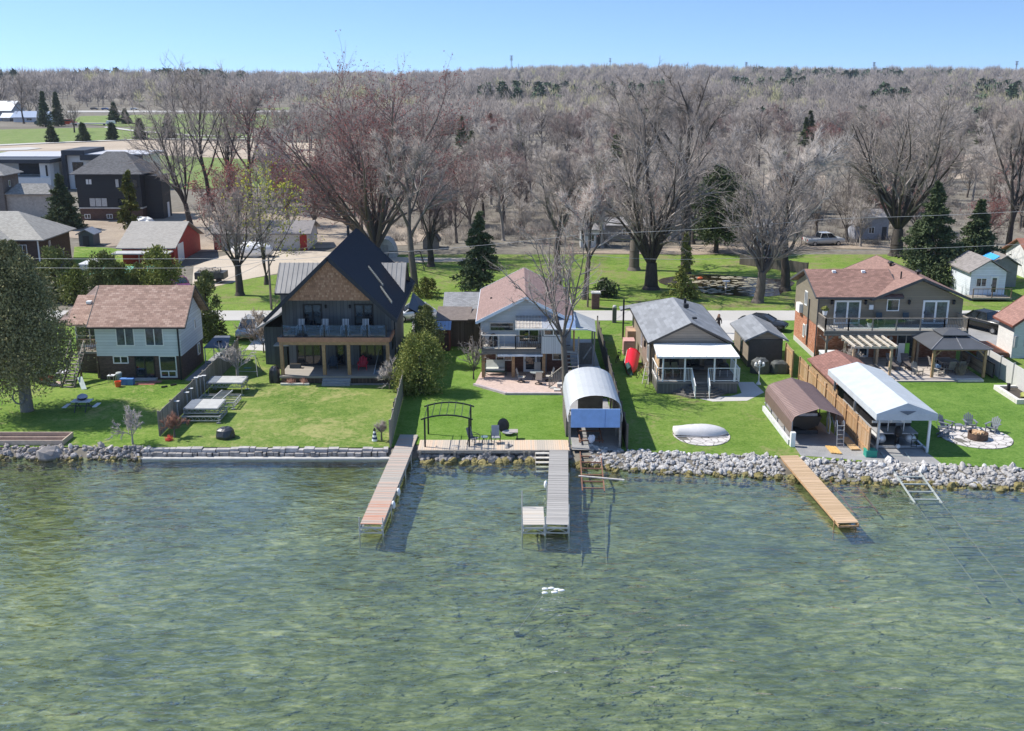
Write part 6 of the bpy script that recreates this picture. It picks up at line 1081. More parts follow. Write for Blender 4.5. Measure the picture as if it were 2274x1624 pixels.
A=adirondack('adirondack_chair','dark grey fan back chair at the far left of the fire pit',GA,'grey chairs round the fire pit')
place(A,29.7,69.0,1.05,math.radians(75)); place(A,30.4,70.4,1.05,math.radians(40),'dark grey fan back chair behind the leftmost one at the fire pit'); place(A,32.15,70.6,1.05,math.radians(-5),'dark grey fan back chair directly behind the fire pit ring'); place(A,33.45,69.9,1.05,math.radians(-50),'dark grey fan back chair at the right of the fire pit')
A2=adirondack('adirondack_chair','tan weathered fan back chair on the patio left of the gazebo post',plain('tan_grey_wood',(.36,.33,.29),.7,.15),'weathered chairs in front of the gazebo'); place(A2,33.4,84.0,1.2,math.radians(20)); place(A2,35.1,83.9,1.2,math.radians(25),'tan weathered fan back chair with a blue towel right of the gazebo post')
tag(MB().box(35.0,35.35,84.1,84.5,1.75,1.98).build('towel',plain('blue_towel',(.12,.2,.33)),None,False,(35.2,84.3,1.8)),'blue towel draped on the weathered chair','towel')
place(adirondack('adirondack_chair','bright red fan back chair on the dark A-frame deck',plain('red_plastic',(.60,.03,.06),.45,.08)),-12.3,84.1,1.62,.05); place(adirondack('adirondack_chair','dark blue fan back chair on the A-frame deck by the middle post',plain('navy_plastic',(.03,.055,.085),.45,.1)),-14.75,84.3,1.62,.1)
def striped():
    t=NT('striped_cloth'); fr,ix=t.frac('X',.12); c=t.mix(t.math('LESS_THAN',fr,.5),(.75,.75,.75,1),(.03,.035,.05,1)); return t.pbr(c,.7)
def folding(name,lab,cloth,frame,grp):
    t=thing(name,lab,'chair',(0,0,0),grp); m=MB(); m.slab([(-.27,-.28,.45),(.27,-.28,.45),(.27,.25,.4),(-.27,.25,.4)],.03); m.build('seat',cloth,t); m=MB(); m.slab([(-.27,.22,.42),(.27,.22,.42),(.27,.5,1.2),(-.27,.5,1.2)],.03); m.build('backrest',cloth,t)
    for s in(-1,1):
        MB().bar((s*.31,-.35,.66),(s*.31,.36,.68),.05,.035).build('armrest',frame,t); MB().bar((s*.31,-.35,0),(s*.31,-.25,.66),.04).build('leg',frame,t); MB().bar((s*.31,.45,0),(s*.31,.2,.66),.04).build('leg',frame,t)
    return t
sg='striped chairs on the glass balcony'; C=folding('deck_chair','black and white striped chair on the glass balcony, left end',striped(),WHITE,sg)
for x,l in((-17.15,None),(-15.2,'black and white striped chair on the glass balcony, just right of the left doors'),(-13.55,'black and white striped chair on the glass balcony, left of the right doors'),(-11.9,'black and white striped chair on the glass balcony, right end')): place(C,x,83.6,4.7,0,l)
for x,l in((-17.85,'square pale side table left of the striped chairs on the balcony'),(-10.7,'small pale side table at the right end of the glass balcony')):
    t=thing('side_table',l,'table',(x,84,4.7)); MB().box(x-.2,x+.2,83.8,84.2,5.2,5.24).build('tabletop',plain('pale_tabletop',(.42,.45,.48)),t)
    for dx in(-.17,.17): MB().box(x+dx-.02,x+dx+.02,83.98,84.02,4.7,5.2).build('leg',DGREY,t)
t=thing('bench','orange varnished bench at the left end of the glass balcony','bench',(-18.2,83.4,4.7)); m=MB(); [m.box(-18.5+.16*i,-18.38+.16*i,82.75,84.3,5.12,5.16) for i in range(3)]; m.build('seat',plain('orange_varnish',(.62,.24,.08),.5,.15),t); 
for y in(82.9,84.1): MB().box(-18.45,-18.05,y-.03,y+.03,4.7,5.12).build('leg',WOODG,t)
# sling patio chairs
def sling(name,lab,cloth,frame,grp=None,swivel=False):
    t=thing(name,lab,'chair',(0,0,0),grp); m=MB(); m.slab([(-.26,-.3,.46),(.26,-.3,.46),(.26,.22,.42),(-.26,.22,.42)],.05); m.build('seat',cloth,t); m=MB(); m.slab([(-.26,.2,.44),(.26,.2,.44),(.26,.42,1.12),(-.26,.42,1.12)],.06); m.build('backrest',cloth,t)
    for s in(-1,1): MB().tube([(s*.31,.3,.72),(s*.31,-.15,.68),(s*.31,-.32,.6),(s*.31,-.33,.4)],.022,6).build('armrest',frame,t)
    if swivel:
        MB().tube([(0,0,.42),(0,0,.1)],.04,8).build('column',frame,t); m=MB(); m.tube([(.3*math.cos(a),.3*math.sin(a),.03) for a in [i*math.pi/8 for i in range(17)]],.025,6,False); [m.bar((0,0,.1),(.3*math.cos(a),.3*math.sin(a),.04),.03) for a in(0,1.57,3.14,4.71)]; m.build('base_ring',frame,t)
    else:
        for s in(-1,1): MB().tube([(s*.29,-.3,0),(s*.3,-.3,.45)],.02,6).build('leg',frame,t); MB().tube([(s*.29,.35,0),(s*.3,.15,.45)],.02,6).build('leg',frame,t)
    return t
def rtable(lab,x,y,z,r,h,top,frame,n=4,cat='table',name='round_table'):
    t=thing(name,lab,cat,(x,y,z)); MB().lathe([(r,0),(r,.03)],(x,y,z+h-.03),18).build('tabletop',top,t)
    for i in range(n): a=2*math.pi*i/n+.4; MB().bar((x+r*.3*math.cos(a),y+r*.3*math.sin(a),z+h-.03),(x+r*.75*math.cos(a),y+r*.75*math.sin(a),z),.03).build('leg',frame,t)
    return t
SG_=plain('slate_cloth',(.14,.145,.16),.8,.12)
place(sling('patio_chair','grey padded patio chair turned sideways on the boardwalk',SG_,BM),-2.6,67.3,1.08,math.radians(55)); place(sling('patio_chair','grey padded patio chair facing the lake on the boardwalk',plain('pale_slate_cloth',(.27,.275,.29),.8,.15),BM),-1.1,67.55,1.08,math.radians(5)); rtable('little round glass table between the two grey boardwalk chairs',-1.85,67.4,1.08,.25,.5,plain('green_glass',(.16,.22,.21),.1,.1),BM,3)
BG=plain('beige_sling',(.50,.47,.41),.8,.1); pg='beige swivel chairs round the glass patio table'
P=sling('swivel_chair','beige swivel chair at the left of the glass patio table',BG,BLACK,pg,True); place(P,.75,82.3,1.07,math.radians(80)); place(P,2.15,81.7,1.07,math.radians(180),'beige swivel chair with its back to the lake at the glass patio table'); place(P,3.0,82.6,1.07,math.radians(-80),'beige swivel chair at the right of the glass patio table'); place(P,2.1,83.9,1.07,0,'beige swivel chair behind the glass patio table by the door')
rtable('round glass patio table under the white balcony house deck',2.0,82.8,1.07,.55,.72,plain('frosted_glass',(.32,.35,.34),.15,.1),BLACK)
t=thing('swing_bench','cushioned green garden swing bench against the plum brick wall','bench',(-1.4,84.6,1.07)); CUSH=plain('pale_cushion',(.52,.54,.50),.85,.12); m=MB(); m.box(-2.15,-.6,84.2,84.8,1.5,1.65); m.build('seat',CUSH,t); m=MB(); m.slab([(-2.15,84.75,1.65),(-.6,84.75,1.65),(-.6,85.05,2.2),(-2.15,85.05,2.2)],.14); m.build('backrest',CUSH,t); DG=plain('dark_green_frame',(.03,.07,.055)); 
for x in(-2.2,-.5):
    MB().bar((x,84.1,1.07),(x,85,1.9),.06).build('leg',DG,t); MB().bar((x,84.95,1.07),(x,84.3,1.6),.06).build('leg',DG,t)
MB().box(-2.15,-.6,84.15,84.22,1.35,1.5).build('front_rail',DG,t); tag(MB().box(-2.2,-.7,83.35,84.0,1.075,1.1).build('mat',plain('pink_mat',(.55,.40,.34)),None,False,(-1.4,83.7,1.07)),'flat pinkish mat in front of the garden swing bench','mat')
t=thing('wicker_chair','dark rounded wicker chair on the white house balcony','chair',(-1.55,84.3,3.55)); MB().lathe([(.3,0),(.33,.42),(.28,.45)],(-1.55,84.3,3.55),14).build('seat',BLACK,t); m=MB(); m.prism([(-1.55+.36*math.cos(a),84.6,4.0+.55*math.sin(a)) for a in [i*math.pi/10 for i in range(11)]],(0,.08,0)); m.build('backrest',BLACK,t)
rtable('small table with a green pot on the white house balcony right half',1.25,84.3,3.55,.4,.7,plain('weathered_top',(.4,.37,.32)),BLACK); t=thing('plant_pot','green potted plant on the small balcony table','plant',(1.2,84.3,4.25)); MB().lathe([(.1,0),(.14,.2)],(1.2,84.3,4.25),10).build('pot',plain('jade_pot',(.1,.25,.2)),t); MB().blob((1.2,84.3,4.55),(.2,.2,.16),8,6,.3).build('leaves',CEDG,t)
# loungers under the pergola edge
def lounger(lab,grp):
    t=thing('sun_lounger',lab,'lounger',(0,0,0),grp); LC=plain('brown_mesh',(.13,.11,.10),.8,.15); m=MB(); m.box(-.32,.32,-1.0,.25,.32,.38); m.build('seat',LC,t); m=MB(); m.slab([(-.32,.25,.38),(.32,.25,.38),(.32,.8,1.05),(-.32,.8,1.05)],.05); m.build('backrest',LC,t)
    for s in(-1,1):
        for y in(-.85,.3): MB().box(s*.34-.025,s*.34+.025,y-.025,y+.025,0,.36).build('leg',BLACK,t)
        MB().bar((s*.36,-.3,.55),(s*.36,.3,.6),.05,.04).build('armrest',BLACK,t)
    return t
Lg=lounger('brown mesh sun lounger on the patio deck, left of two','sun loungers on the patio deck'); place(Lg,32.1,86.2,1.2,.05); place(Lg,33.3,86.2,1.2,-.05,'brown mesh sun lounger on the patio deck, right of two')
t=thing('coffee_table','dark slatted low table under the pergola','table',(29.7,85.3,1.2)); m=MB(); [m.box(28.9+.0,30.6,84.55+.25*i,84.72+.25*i,1.55,1.6) for i in range(6)]; m.build('tabletop',plain('dark_slats',(.14,.13,.12)),t); 
for x in(29,30.5):
    for y in(84.65,85.9): MB().box(x-.03,x+.03,y-.03,y+.03,1.2,1.55).build('leg',BLACK,t)
t=thing('dining_table','grey dining table under the gazebo','table',(36.6,85.6,1.2)); MB().box(35.8,37.4,85,86.3,1.9,1.96).build('tabletop',plain('dull_tabletop',(.3,.29,.28)),t)
for x in(35.9,37.3):
    for y in(85.1,86.2): MB().box(x-.04,x+.04,y-.04,y+.04,1.2,1.9).build('leg',BLACK,t)
dc=sling('dining_chair','grey dining chair on the left side of the gazebo table',plain('dull_sling',(.22,.21,.2)),BLACK,'dining chairs under the gazebo'); place(dc,35.3,85.6,1.2,math.radians(90)); place(dc,36.3,84.4,1.2,math.pi,'grey dining chair in front of the gazebo table, left'); place(dc,37.1,84.4,1.2,math.pi,'grey dining chair in front of the gazebo table, right'); place(dc,37.9,85.6,1.2,math.radians(-90),'grey dining chair on the right side of the gazebo table')
# long balcony of the brown house
WP=sling('balcony_chair','dark armchair on the long timber deck, left of two',plain('dark_blue_sling',(.04,.06,.075)),plain('tan_arm',(.4,.33,.25)),'dark armchairs on the long deck'); place(WP,31.7,88.9,4.15,0); place(WP,34.0,88.9,4.15,0,'dark armchair on the long timber deck, right of two')
for x,z,l in((30.7,4.15,'white pot with a yellow green plant on the long timber deck'),(26.8,5.2,'pot with pink flowers on the deck rail corner')):
    t=thing('plant_pot',l,'plant',(x,88.6,z)); MB().lathe([(.16,0),(.24,.4)],(x,88.6,z),10).build('pot',WHITE,t); MB().blob((x,88.6,z+.55),(.32,.3,.22),8,6,.35).build('leaves',SPY,t)
t=thing('sign_panel','tall white and green board leaning by the patio doors','sign',(33.5,87.9,1.2)); MB().box(33.1,33.65,87.85,87.9,1.2,2.9).build('white_board',WHITE,t); MB().box(33.68,34.05,87.85,87.9,1.9,2.9).build('green_board',plain('lime_board',(.25,.6,.12)),t)
t=thing('hot_tub','white covered tub under the brown house deck','hot tub',(27.6,88,1)); MB().box(26.7,28.4,87.2,89,1,1.9).build('shell',plain('tub_side',(.3,.33,.37)),t); MB().box(26.65,28.45,87.15,89.05,1.9,2.0).build('lid',plain('white_lid',(.7,.72,.75)),t)
# fire pits
pm=patchy('flagstone',(.42,.38,.36),(.58,.53,.5),1.2,3)
def flag(name,c,rx,ry,lab):
    t=NT(name); v=t.co(); vo=t.n('ShaderNodeTexVoronoi',{'Vector':v,'Scale':1.6},feature='DISTANCE_TO_EDGE'); n=t.noise(2,v,4); c_=t.mix(t.math('LESS_THAN',vo.outputs[0],.035),t.ramp(n,[(.3,(.42,.39,.37)),(.7,(.60,.56,.53))]),(.13,.12,.1,1)); mat=t.pbr(c_,.9)
    return tag(MB().lathe([(1,0),(1,.04)],(0,0,0),40,rx,ry).build(name,mat,None,False,(0,0,0)),lab,'patio'),c
o,c=flag('stone_patio',(31.9,68.9),2.35,2.4,'round flagstone patio under the fire pit'); o.location=(31.9,68.9,1.0)
o,c=flag('stone_circle',(13.1,69.7),1.95,2.3,'round flagstone circle under the upturned boat'); o.location=(13.1,69.4,1.0)
t=thing('fire_pit','round rusty steel fire pit filled with split logs','fire pit',(31.85,68.5,1.04)); m=MB(); m.lathe([(.66,0),(.66,.45),(.62,.45),(.62,.2)],(31.85,68.5,1.04),24); m.build('ring',plain('scorched_steel',(.09,.055,.04),.8,.5,3),t); m=MB()
for i in range(9): a=i*.7; m.bar((31.85-.4*math.cos(a),68.5-.4*math.sin(a),1.4+.02*i),(31.85+.4*math.cos(a),68.5+.4*math.sin(a),1.4+.02*i),.13,.1)
m.build('logs',plain('split_wood',(.55,.37,.22),.8,.25),t)
t=thing('side_table','small grey side table between the fire pit chairs','table',(31.2,70.2,1.04)); MB().box(30.95,31.45,69.95,70.45,1.45,1.5).build('tabletop',GA,t); [MB().box(31.2+dx-.03,31.2+dx+.03,70.17,70.23,1.04,1.45).build('leg',GA,t) for dx in(-.2,.2)]
t=thing('fire_bowl','dark fire bowl with its round lid propped up on the lawn edge','fire pit',(-.3,69.6,1)); MB().lathe([(.2,0),(.42,.18),(.44,.2),(.2,.12)],(-.25,69.5,1.0),18).build('bowl',plain('ash_bowl',(.3,.3,.31)),t); l_=MB().lathe([(.02,.14),(.3,.1),(.5,0)],(0,0,0),18).build('lid',BLACK,t); l_.matrix_local=Matrix.Translation((-.35,.45,.55))@Matrix.Rotation(math.radians(72),4,'X')@Matrix.Rotation(.5,4,'Z')@Matrix.Translation(Vector((-.3,69.6,1))) if False else Matrix.Translation((-.3,.4,.5))@Matrix.Rotation(math.radians(68),4,'X')@Matrix.Rotation(.6,4,'Y')@Matrix.Translation(Vector((-.3,69.6,1)))
t=thing('mooring_post','thin dark post with a pale top at the lawn edge of the boardwalk','post',(.35,68.3,1)); MB().box(.31,.39,68.26,68.34,1,1.55).build('post',BLACK,t); MB().box(-.2,.4,68.2,68.9,1.55,1.6).build('top_board',plain('grey_tan_board',(.35,.31,.28)),t)
t=thing('upturned_boat','small pale covered rowing boat lying upside down on the flagstone circle','boat',(13.1,69.7,1.05)); m=MB(); secs=[]
for i in range(13):
    f=i/12; k=max(.04,(4*f*(1-f))**.55 if f>.5 else min(1,.72+.56*f)); secs.append([(13.1+2.0*(f-.5)*1.9,69.75-.25+(math.cos(a))*.72*k-.12*(f-.5),1.12+.62*math.sin(a)*k) for a in [j*math.pi/8 for j in range(9)]])
V=[p for s in secs for p in s]; m.add(V,[(i*9+j,(i+1)*9+j,(i+1)*9+j+1,i*9+j+1) for i in range(12) for j in range(8)]+[tuple(range(9)),tuple(range(12*9+8,12*9-1,-1))]); m.build('hull',plain('pale_boat_cover',(.56,.54,.53),.6,.08,2),t,True); m=MB(); m.bar((11.3,68.75,1.1),(14.7,68.75,1.12),.06,.05); m.bar((11.3,70.2,1.1),(14.7,70.1,1.12),.06,.05); m.build('gunwale',plain('grey_gunwale',(.3,.3,.31)),t)
# ================================================================ vehicles
def paint(n,c): return plain('car_paint_'+n,c,.22,.05,1.5,.1,.6,0)
TYRE=plain('tyre_rubber',(.018,.018,.02),.8); CHR=plain('alloy_rim',(.45,.45,.47),.3,.1,4,.8); LAMP=plain('clear_lamp',(.6,.6,.62),.15,.05); REDL=plain('red_lamp',(.45,.015,.015),.2,.1)
def vehicle(name,lab,cat,col,loc,rz,body,cab,W,wheels,cabw=.74,bed=None,rack=False):
    t=thing(name,lab,cat,(0,0,0)); m=MB(); n=len(body); V=[]; hw=W/2
    for x,zb,zt,k in body: h=hw*k; V+=[(x,-h*.96,zb),(x,-h,zb+(zt-zb)*.5),(x,-h*.97,zt-.06),(x,-h*.85,zt),(x,h*.85,zt),(x,h*.97,zt-.06),(x,h,zb+(zt-zb)*.5),(x,h*.96,zb)]
    Fc=[(i*8+j,i*8+(j+1)%8,(i+1)*8+(j+1)%8,(i+1)*8+j) for i in range(n-1) for j in range(8)]+[tuple(range(7,-1,-1)),tuple((n-1)*8+j for j in range(8))]
    m.add(V,Fc); b=m.build('body',col,t,True); 
    (x0,z0),(x1,z1),(x2,z2),(x3,z3)=cab; a=hw*.86; c=hw*cabw
    g=MB(); g.add([(x0,-a,z0),(x3,-a,z3),(x3,a,z3),(x0,a,z0),(x1,-c,z1-.05),(x2,-c,z2-.05),(x2,c,z2-.05),(x1,c,z1-.05)],[(3,2,1,0),(4,5,6,7),(0,1,5,4),(1,2,6,5),(2,3,7,6),(3,0,4,7)]); g.build('window',GLASS,t)
    r=MB(); r.add([(x1,-c,z1-.05),(x2,-c,z2-.05),(x2,c,z2-.05),(x1,c,z1-.05),(x1+.1,-c*.9,z1),(x2-.1,-c*.9,z2),(x2-.1,c*.9,z2),(x1+.1,c*.9,z1)],[(3,2,1,0),(4,5,6,7),(0,1,5,4),(1,2,6,5),(2,3,7,6),(3,0,4,7)])
    for s in(-1,1):
        r.bar((x0,s*a,z0),(x1,s*c,z1-.03),.07); r.bar((x3,s*a,z3),(x2,s*c,z2-.03),.09); xm=(x0+x3)/2; r.bar((xm,s*a,(z0+z3)/2),((x1+x2)/2,s*c,z1-.03),.08)
    r.build('roof',col,t)
    for x in wheels:
        for s in(-1,1):
            w=MB(); w.tube([(x,s*(hw-.2),.34),(x,s*(hw+.015),.34)],.34,16); o=w.build('wheel',TYRE,t); MB().tube([(x,s*(hw+.0),.34),(x,s*(hw+.03),.34)],.21,10).build('rim',CHR,o)
    xf=body[-1][0]; xb=body[0][0]; zf=body[-1][2]; zk=body[0][2]
    for s in(-1,1): MB().box(xf-.25,xf+.02,s*hw*.62-.16,s*hw*.62+.16,zf-.22,zf-.06).build('headlight',LAMP,t); MB().box(xb-.02,xb+.12,s*hw*.8-.1,s*hw*.8+.1,zk-.36,zk-.08).build('taillight',REDL,t)
    MB().box(xb-.03,xb,-.26,.26,.62,.75).build('number_plate',WHITE,t)
    if bed: MB().prism([(xb-.05,-.16,.98),(xb-.05,-.05,1.03),(xb-.05,.05,1.03),(xb-.05,.16,.98),(xb-.05,.14,.93),(xb-.05,.05,.93),(xb-.05,-.05,.93),(xb-.05,-.14,.93)],(.05,0,0)).build('emblem',plain('pale_gold_emblem',(.6,.52,.3),.3),t); MB().box(bed[0],bed[1],-hw*.84,hw*.84,bed[2],bed[2]+.03).build('bed_cover',plain('tonneau_cover',(.09,.09,.1),.6),t)
    if rack:
        m=MB(); [m.tube([(x1+.2,s*c*.8,z1+.06),(x2-.2,s*c*.8,z2+.06)],.02,6) for s in(-1,1)]; [m.tube([(x,-c*.8,z1+.06),(x,c*.8,z1+.06)],.02,6) for x in(x1+.5,x2-.5)]; m.build('roof_rack',ALU,t)
    t.location=loc; t.rotation_euler=(0,0,rz); return t
PB=[(-2.9,.5,1.15,.94),(-2.8,.42,1.18,1),(-.9,.4,1.2,1),(1.3,.4,1.2,1),(2.5,.4,1.12,.98),(2.95,.45,.98,.9)]
vehicle('pickup_truck','black pickup truck parked on the gravel drive right of the brown house','truck',paint('black',(.014,.013,.012)),(46.2,101.0,1),math.radians(118),PB,[(-.95,1.2),(-.75,1.9),(.75,1.9),(1.55,1.2)],2.0,[-1.8,1.85],.78,(-2.8,-1.05,1.19))
vehicle('pickup_truck','silver pickup truck far behind the park, half hidden by trees','truck',paint('silver',(.55,.55,.54)),(45.7,154.5,1),math.radians(10),PB,[(-.95,1.2),(-.75,1.9),(.75,1.9),(1.55,1.2)],2.0,[-1.8,1.85],.78,(-2.8,-1.05,1.19))
SDN=[(-2.3,.45,.92,.9),(-2.1,.36,1.0,.97),(-.8,.34,.98,1),(.9,.34,.96,1),(2.0,.36,.82,.96),(2.35,.42,.68,.84)]
vehicle('car','dark grey sedan parked behind the taupe garden shed','car',paint('graphite',(.025,.028,.034)),(24.6,101.2,1),math.radians(-28),SDN,[(-1.7,.98),(-.85,1.45),(.25,1.45),(1.15,.95)],1.84,[-1.4,1.45])
HBK=[(-2.2,.45,1.02,.92),(-2.05,.36,1.1,.98),(-.8,.34,1.06,1),(.9,.34,1.02,1),(1.9,.36,.92,.97),(2.25,.42,.74,.86)]
vehicle('car','white car parked right behind the dark A-frame house','car',paint('white',(.72,.72,.72)),(-10.0,105.3,1),math.radians(200),HBK,[(-2.0,1.08),(-1.4,1.62),(.2,1.62),(1.1,1.0)],1.85,[-1.35,1.4],.76)
vehicle('car','silver estate car with roof rack on the drive behind the brown tangled shrub','car',paint('silvergrey',(.36,.37,.38)),(-24.9,98.4,1),math.radians(-95),HBK,[(-2.0,1.08),(-1.5,1.75),(.3,1.75),(1.2,1.02)],1.9,[-1.35,1.4],.8,None,True)
vehicle('car','old dark car with purple roof parked by the hedge cedars','car',paint('plum',(.16,.035,.10)),(-38.6,121,1),math.radians(-60),SDN,[(-1.6,.98),(-.85,1.5),(.35,1.5),(1.2,.95)],1.84,[-1.4,1.45])
t=thing('trailer','dark trailer heaped with firewood beside the purple roofed car','trailer',(-36,125.5,1)); MB().box(-37.9,-34.4,124.6,126.6,1.5,2.3).build('box',DGREY,t); m=MB(); [m.tube([(R.uniform(-37.7,-34.9),R.uniform(124.7,126.2),2.3+R.uniform(0,.3))]*1+[(R.uniform(-37.7,-34.9),R.uniform(124.7,126.4),2.4+R.uniform(0,.3))],.08,5) for i in range(60)]; m.build('firewood',plain('firewood',(.48,.42,.35),.9,.3),t)
for x in(-37,-35): MB().tube([(x,124.45,1.35),(x,124.65,1.35)],.35,12).build('wheel',TYRE,t)
t=thing('shelter','low green tin roofed shelter behind the hedge cedars','shelter',(-46,127,1)); m=MB(); m.slab([(-50.5,124,2.2),(-43,124,2.2),(-42.3,127,2.7),(-49.5,127,2.7)],.05); m.build('roof',planks('green_tin',(.16,.42,.30),'X',.25,None,.15,.5),t); m=MB(); [m.box(x-.05,x+.05,y-.05,y+.05,1,2.2) for x in(-50,-43.3) for y in(124.2,126.8)]; m.build('post',WOODG,t); MB().box(-49.6,-43.6,126.5,126.6,1,2.2).build('back_wall',WOODG,t)
t=thing('boat_trailer','cluttered white boat trailer in front of the long garage','trailer',(-53.5,133,1)); hull(MB(),(-53.5,133.6),5,1.9,.8,1.4).build('hull',plain('dirty_white',(.5,.5,.5)),t); MB().box(-55,-52.4,131.2,136,1.2,1.35).build('frame',DGREY,t); MB().tube([(-54.5,131.8,1.35),(-54.3,131.8,1.35)],.32,12).build('wheel',TYRE,t)
# ================================================================ poles and wires
def upole(lab,x,y,zt,r=.13):
    t=thing('utility_pole',lab,'pole',(x,y,1)); MB().tube([(x,y,.8),(x,y,zt)],[r,r*.75],9).build('pole',plain('pole_wood',(.17,.14,.115),.9,.25),t); MB().box(x-.7,x+.7,y-.05,y+.05,zt-.7,zt-.58).build('crossarm',plain('pole_wood',(.17,.14,.115),.9,.25),t); return t
upole('grey utility pole at the road edge left of the dark A-frame house',-25.6,110.2,6.9); px,py=at(1305,682); upole('thin utility pole on park grass behind the rose roofed house',px,py,9.4,.11)
def wire(lab,pts,r=.018,sag=.25):
    P=[]
    for a,b in zip(pts,pts[1:]):
        a=Vector(a);b=Vector(b)
        for i in range(8): f=i/8; q=a.lerp(b,f); q.z-=sag*4*f*(1-f); P.append(q)
    P.append(Vector(pts[-1])); tag(MB().tube(P,r,4).build('power_line',plain('wire_grey',(.38,.38,.38)),None,False,tuple(P[0])),lab,'wire','overhead wires')
wire('upper overhead wire crossing from the left edge past the A-frame ridge',[(-80,106,7.8),(-31,106,7.15),(-19,106,7.35),(px,py,8.9)]); wire('upper overhead wire climbing right over the park trees',[(px,py,8.9),(34,113.5,10.2),(70,113.5,12)]); wire('lower overhead wire from the left edge to the grey pole',[(-80,106,6.9),(-32,106,6.2),(-25.6,110.2,6.3)])
wire('lower overhead wire crossing the park to the right',[(px,py,6.6),(23,113,6.0),(34,113,6.8),(70,113,8.5)]); wire('service wire dropping from the grey pole towards the pale cottage',[(-25.6,110.2,6.3),(-30.8,100,5.0),(-31,89,6.2)]); wire('service wire from the thin pole to the rose roof',[(px,py,6.6),(2.2,98,7.4)])
# ================================================================ dock sections stacked on the dry lawn
def raft(lab,x0,x1,y0,y1,z,deck=True,legs=None,ladder=False):
    t=thing('dock_section',lab,'dock section',(x0,y0,1)); m=MB()
    for (a,b) in(((x0,y0),(x1,y0)),((x0,y1),(x1,y1)),((x0,y0),(x0,y1)),((x1,y0),(x1,y1))):
        for dz in(0,-.3): m.bar((*a,z+dz),(*b,z+dz),.06,.06)
        n=max(3,int(math.dist(a,b)/.4))
        for i in range(n):
            f=i/n;g=(i+.5)/n;h=(i+1)/n; L=lambda q:(a[0]+(b[0]-a[0])*q,a[1]+(b[1]-a[1])*q); m.bar((*L(f),z-.3),(*L(g),z),.03); m.bar((*L(g),z),(*L(h),z-.3),.03)
    for i in range(4): y=y0+(y1-y0)*(i+.5)/4; m.bar((x0,y,z-.03),(x1,y,z-.03),.05,.06)
    m.build('truss_frame',plain('dull_aluminium',(.40,.40,.40),.5,.12,4,.3),t)
    if deck: MB().box(x0+.03,x0+.75,y0+.03,y1-.03,z+.03,z+.06).build('dark_panel',plain('slate_panel',(.16,.18,.21)),t); MB().box(x0+.78,x1-.03,y0+.03,y1-.03,z+.03,z+.06).build('deck_panel',plain('grey_panel',(.43,.425,.40),.6,.12,2),t)
    for (x,y) in(legs or []): o=MB().tube([(x,y,1.02),(x,y,z)],.035,8).build('leg',ALU,t); MB().box(x-.15,x+.15,y-.12,y+.12,1.0,1.03).build('foot',ALU,o)
    if ladder:
        m=MB()
        for x in(x0+1.1,x0+1.9): m.bar((x,y0+.2,z+.12),(x+.4,y1-.1,z+.35),.07,.1)
        for i in range(7): f=(i+.5)/7; m.bar((x0+1.1+.4*f,y0+.2+(y1-y0-.3)*f,z+.14+.2*f),(x0+1.9+.4*f,y0+.2+(y1-y0-.3)*f,z+.14+.2*f),.05)
        m.build('ladder',plain('dull_aluminium',(.40,.40,.40),.5,.12,4,.3),t)
    return t
raft('lower bare dock frame at the front of the stack beside the leaning fence',-23.6,-20.9,71.9,74.1,1.5,False,[(-23.5,72),(-21,72)]); raft('decked dock section lying on top of the front frame',-23.55,-21.1,72.3,74.6,1.95); raft('bare dock frame carrying a ladder in the middle of the stack',-23.6,-20.7,75.2,77.4,1.5,False,[(-23.5,75.3),(-20.8,75.3)],True); raft('decked dock section standing on legs at the back of the stack',-23.7,-20.9,78.7,80.6,2.0,True,[(-23.6,78.8),(-21,78.8),(-21,80.5),(-23.6,80.5)])
for i,(x,y,h,l) in enumerate([(-24.0,72.4,1.5,'upright dock leg with flat foot nearest the lake'),(-23.95,74.6,1.5,'upright dock leg beside the middle frame, front'),(-23.95,75.6,1.5,'upright dock leg beside the middle frame, back'),(-23.85,76.8,2.0,'tallest upright dock leg with flat foot by the fence'),(-24.0,78.2,1.7,'upright dock leg by the raised section, left'),(-23.75,78.4,1.7,'upright dock leg by the raised section, right')]):
    t=thing('mooring_pole',l,'pole',(x,y,1),'spare dock legs by the leaning fence'); MB().tube([(x,y,1),(x,y,1+h)],.045,8).build('pipe',plain('grey_pipe',(.33,.33,.33),.5),t); MB().box(x-.17,x+.17,y-.12,y+.12,1+h,1.03+h).build('foot',plain('white_foot',(.6,.6,.58)),t)
# ================================================================ left lawns: clutter
t=thing('picnic_table','white picnic table with two benches in the shade of the big cedar','picnic table',(-31.8,75,1)); PCW=plain('chalky_white',(.62,.62,.64),.7,.08); MB().box(-32.6,-31.2,74.6,75.4,1.72,1.77).build('tabletop',PCW,t); MB().box(-33.1,-32.8,74.2,75.2,1.42,1.46).build('bench',PCW,t); MB().box(-30.95,-30.65,74.4,75.4,1.42,1.46).build('bench',PCW,t); m=MB()
for x in(-32.3,-31.5): m.bar((x,74.4,1),(x,75,1.7),.06); m.bar((x,75.6,1),(x,75,1.7),.06); 
m.bar((-33,74.8,1.4),(-30.8,74.8,1.4),.07); m.build('legs',DGREY,t)
t=thing('grill','small dark grill standing on the white picnic table','grill',(-31.9,75.1,1.77)); MB().lathe([(.18,0),(.36,.12),(.38,.2)],(-31.9,75.15,1.77),14).build('bowl',BLACK,t); MB().lathe([(.4,0),(.33,.14),(.12,.24)],(-31.9,75.15,1.98),14).build('lid',plain('lavender_lid',(.35,.36,.45)),t)
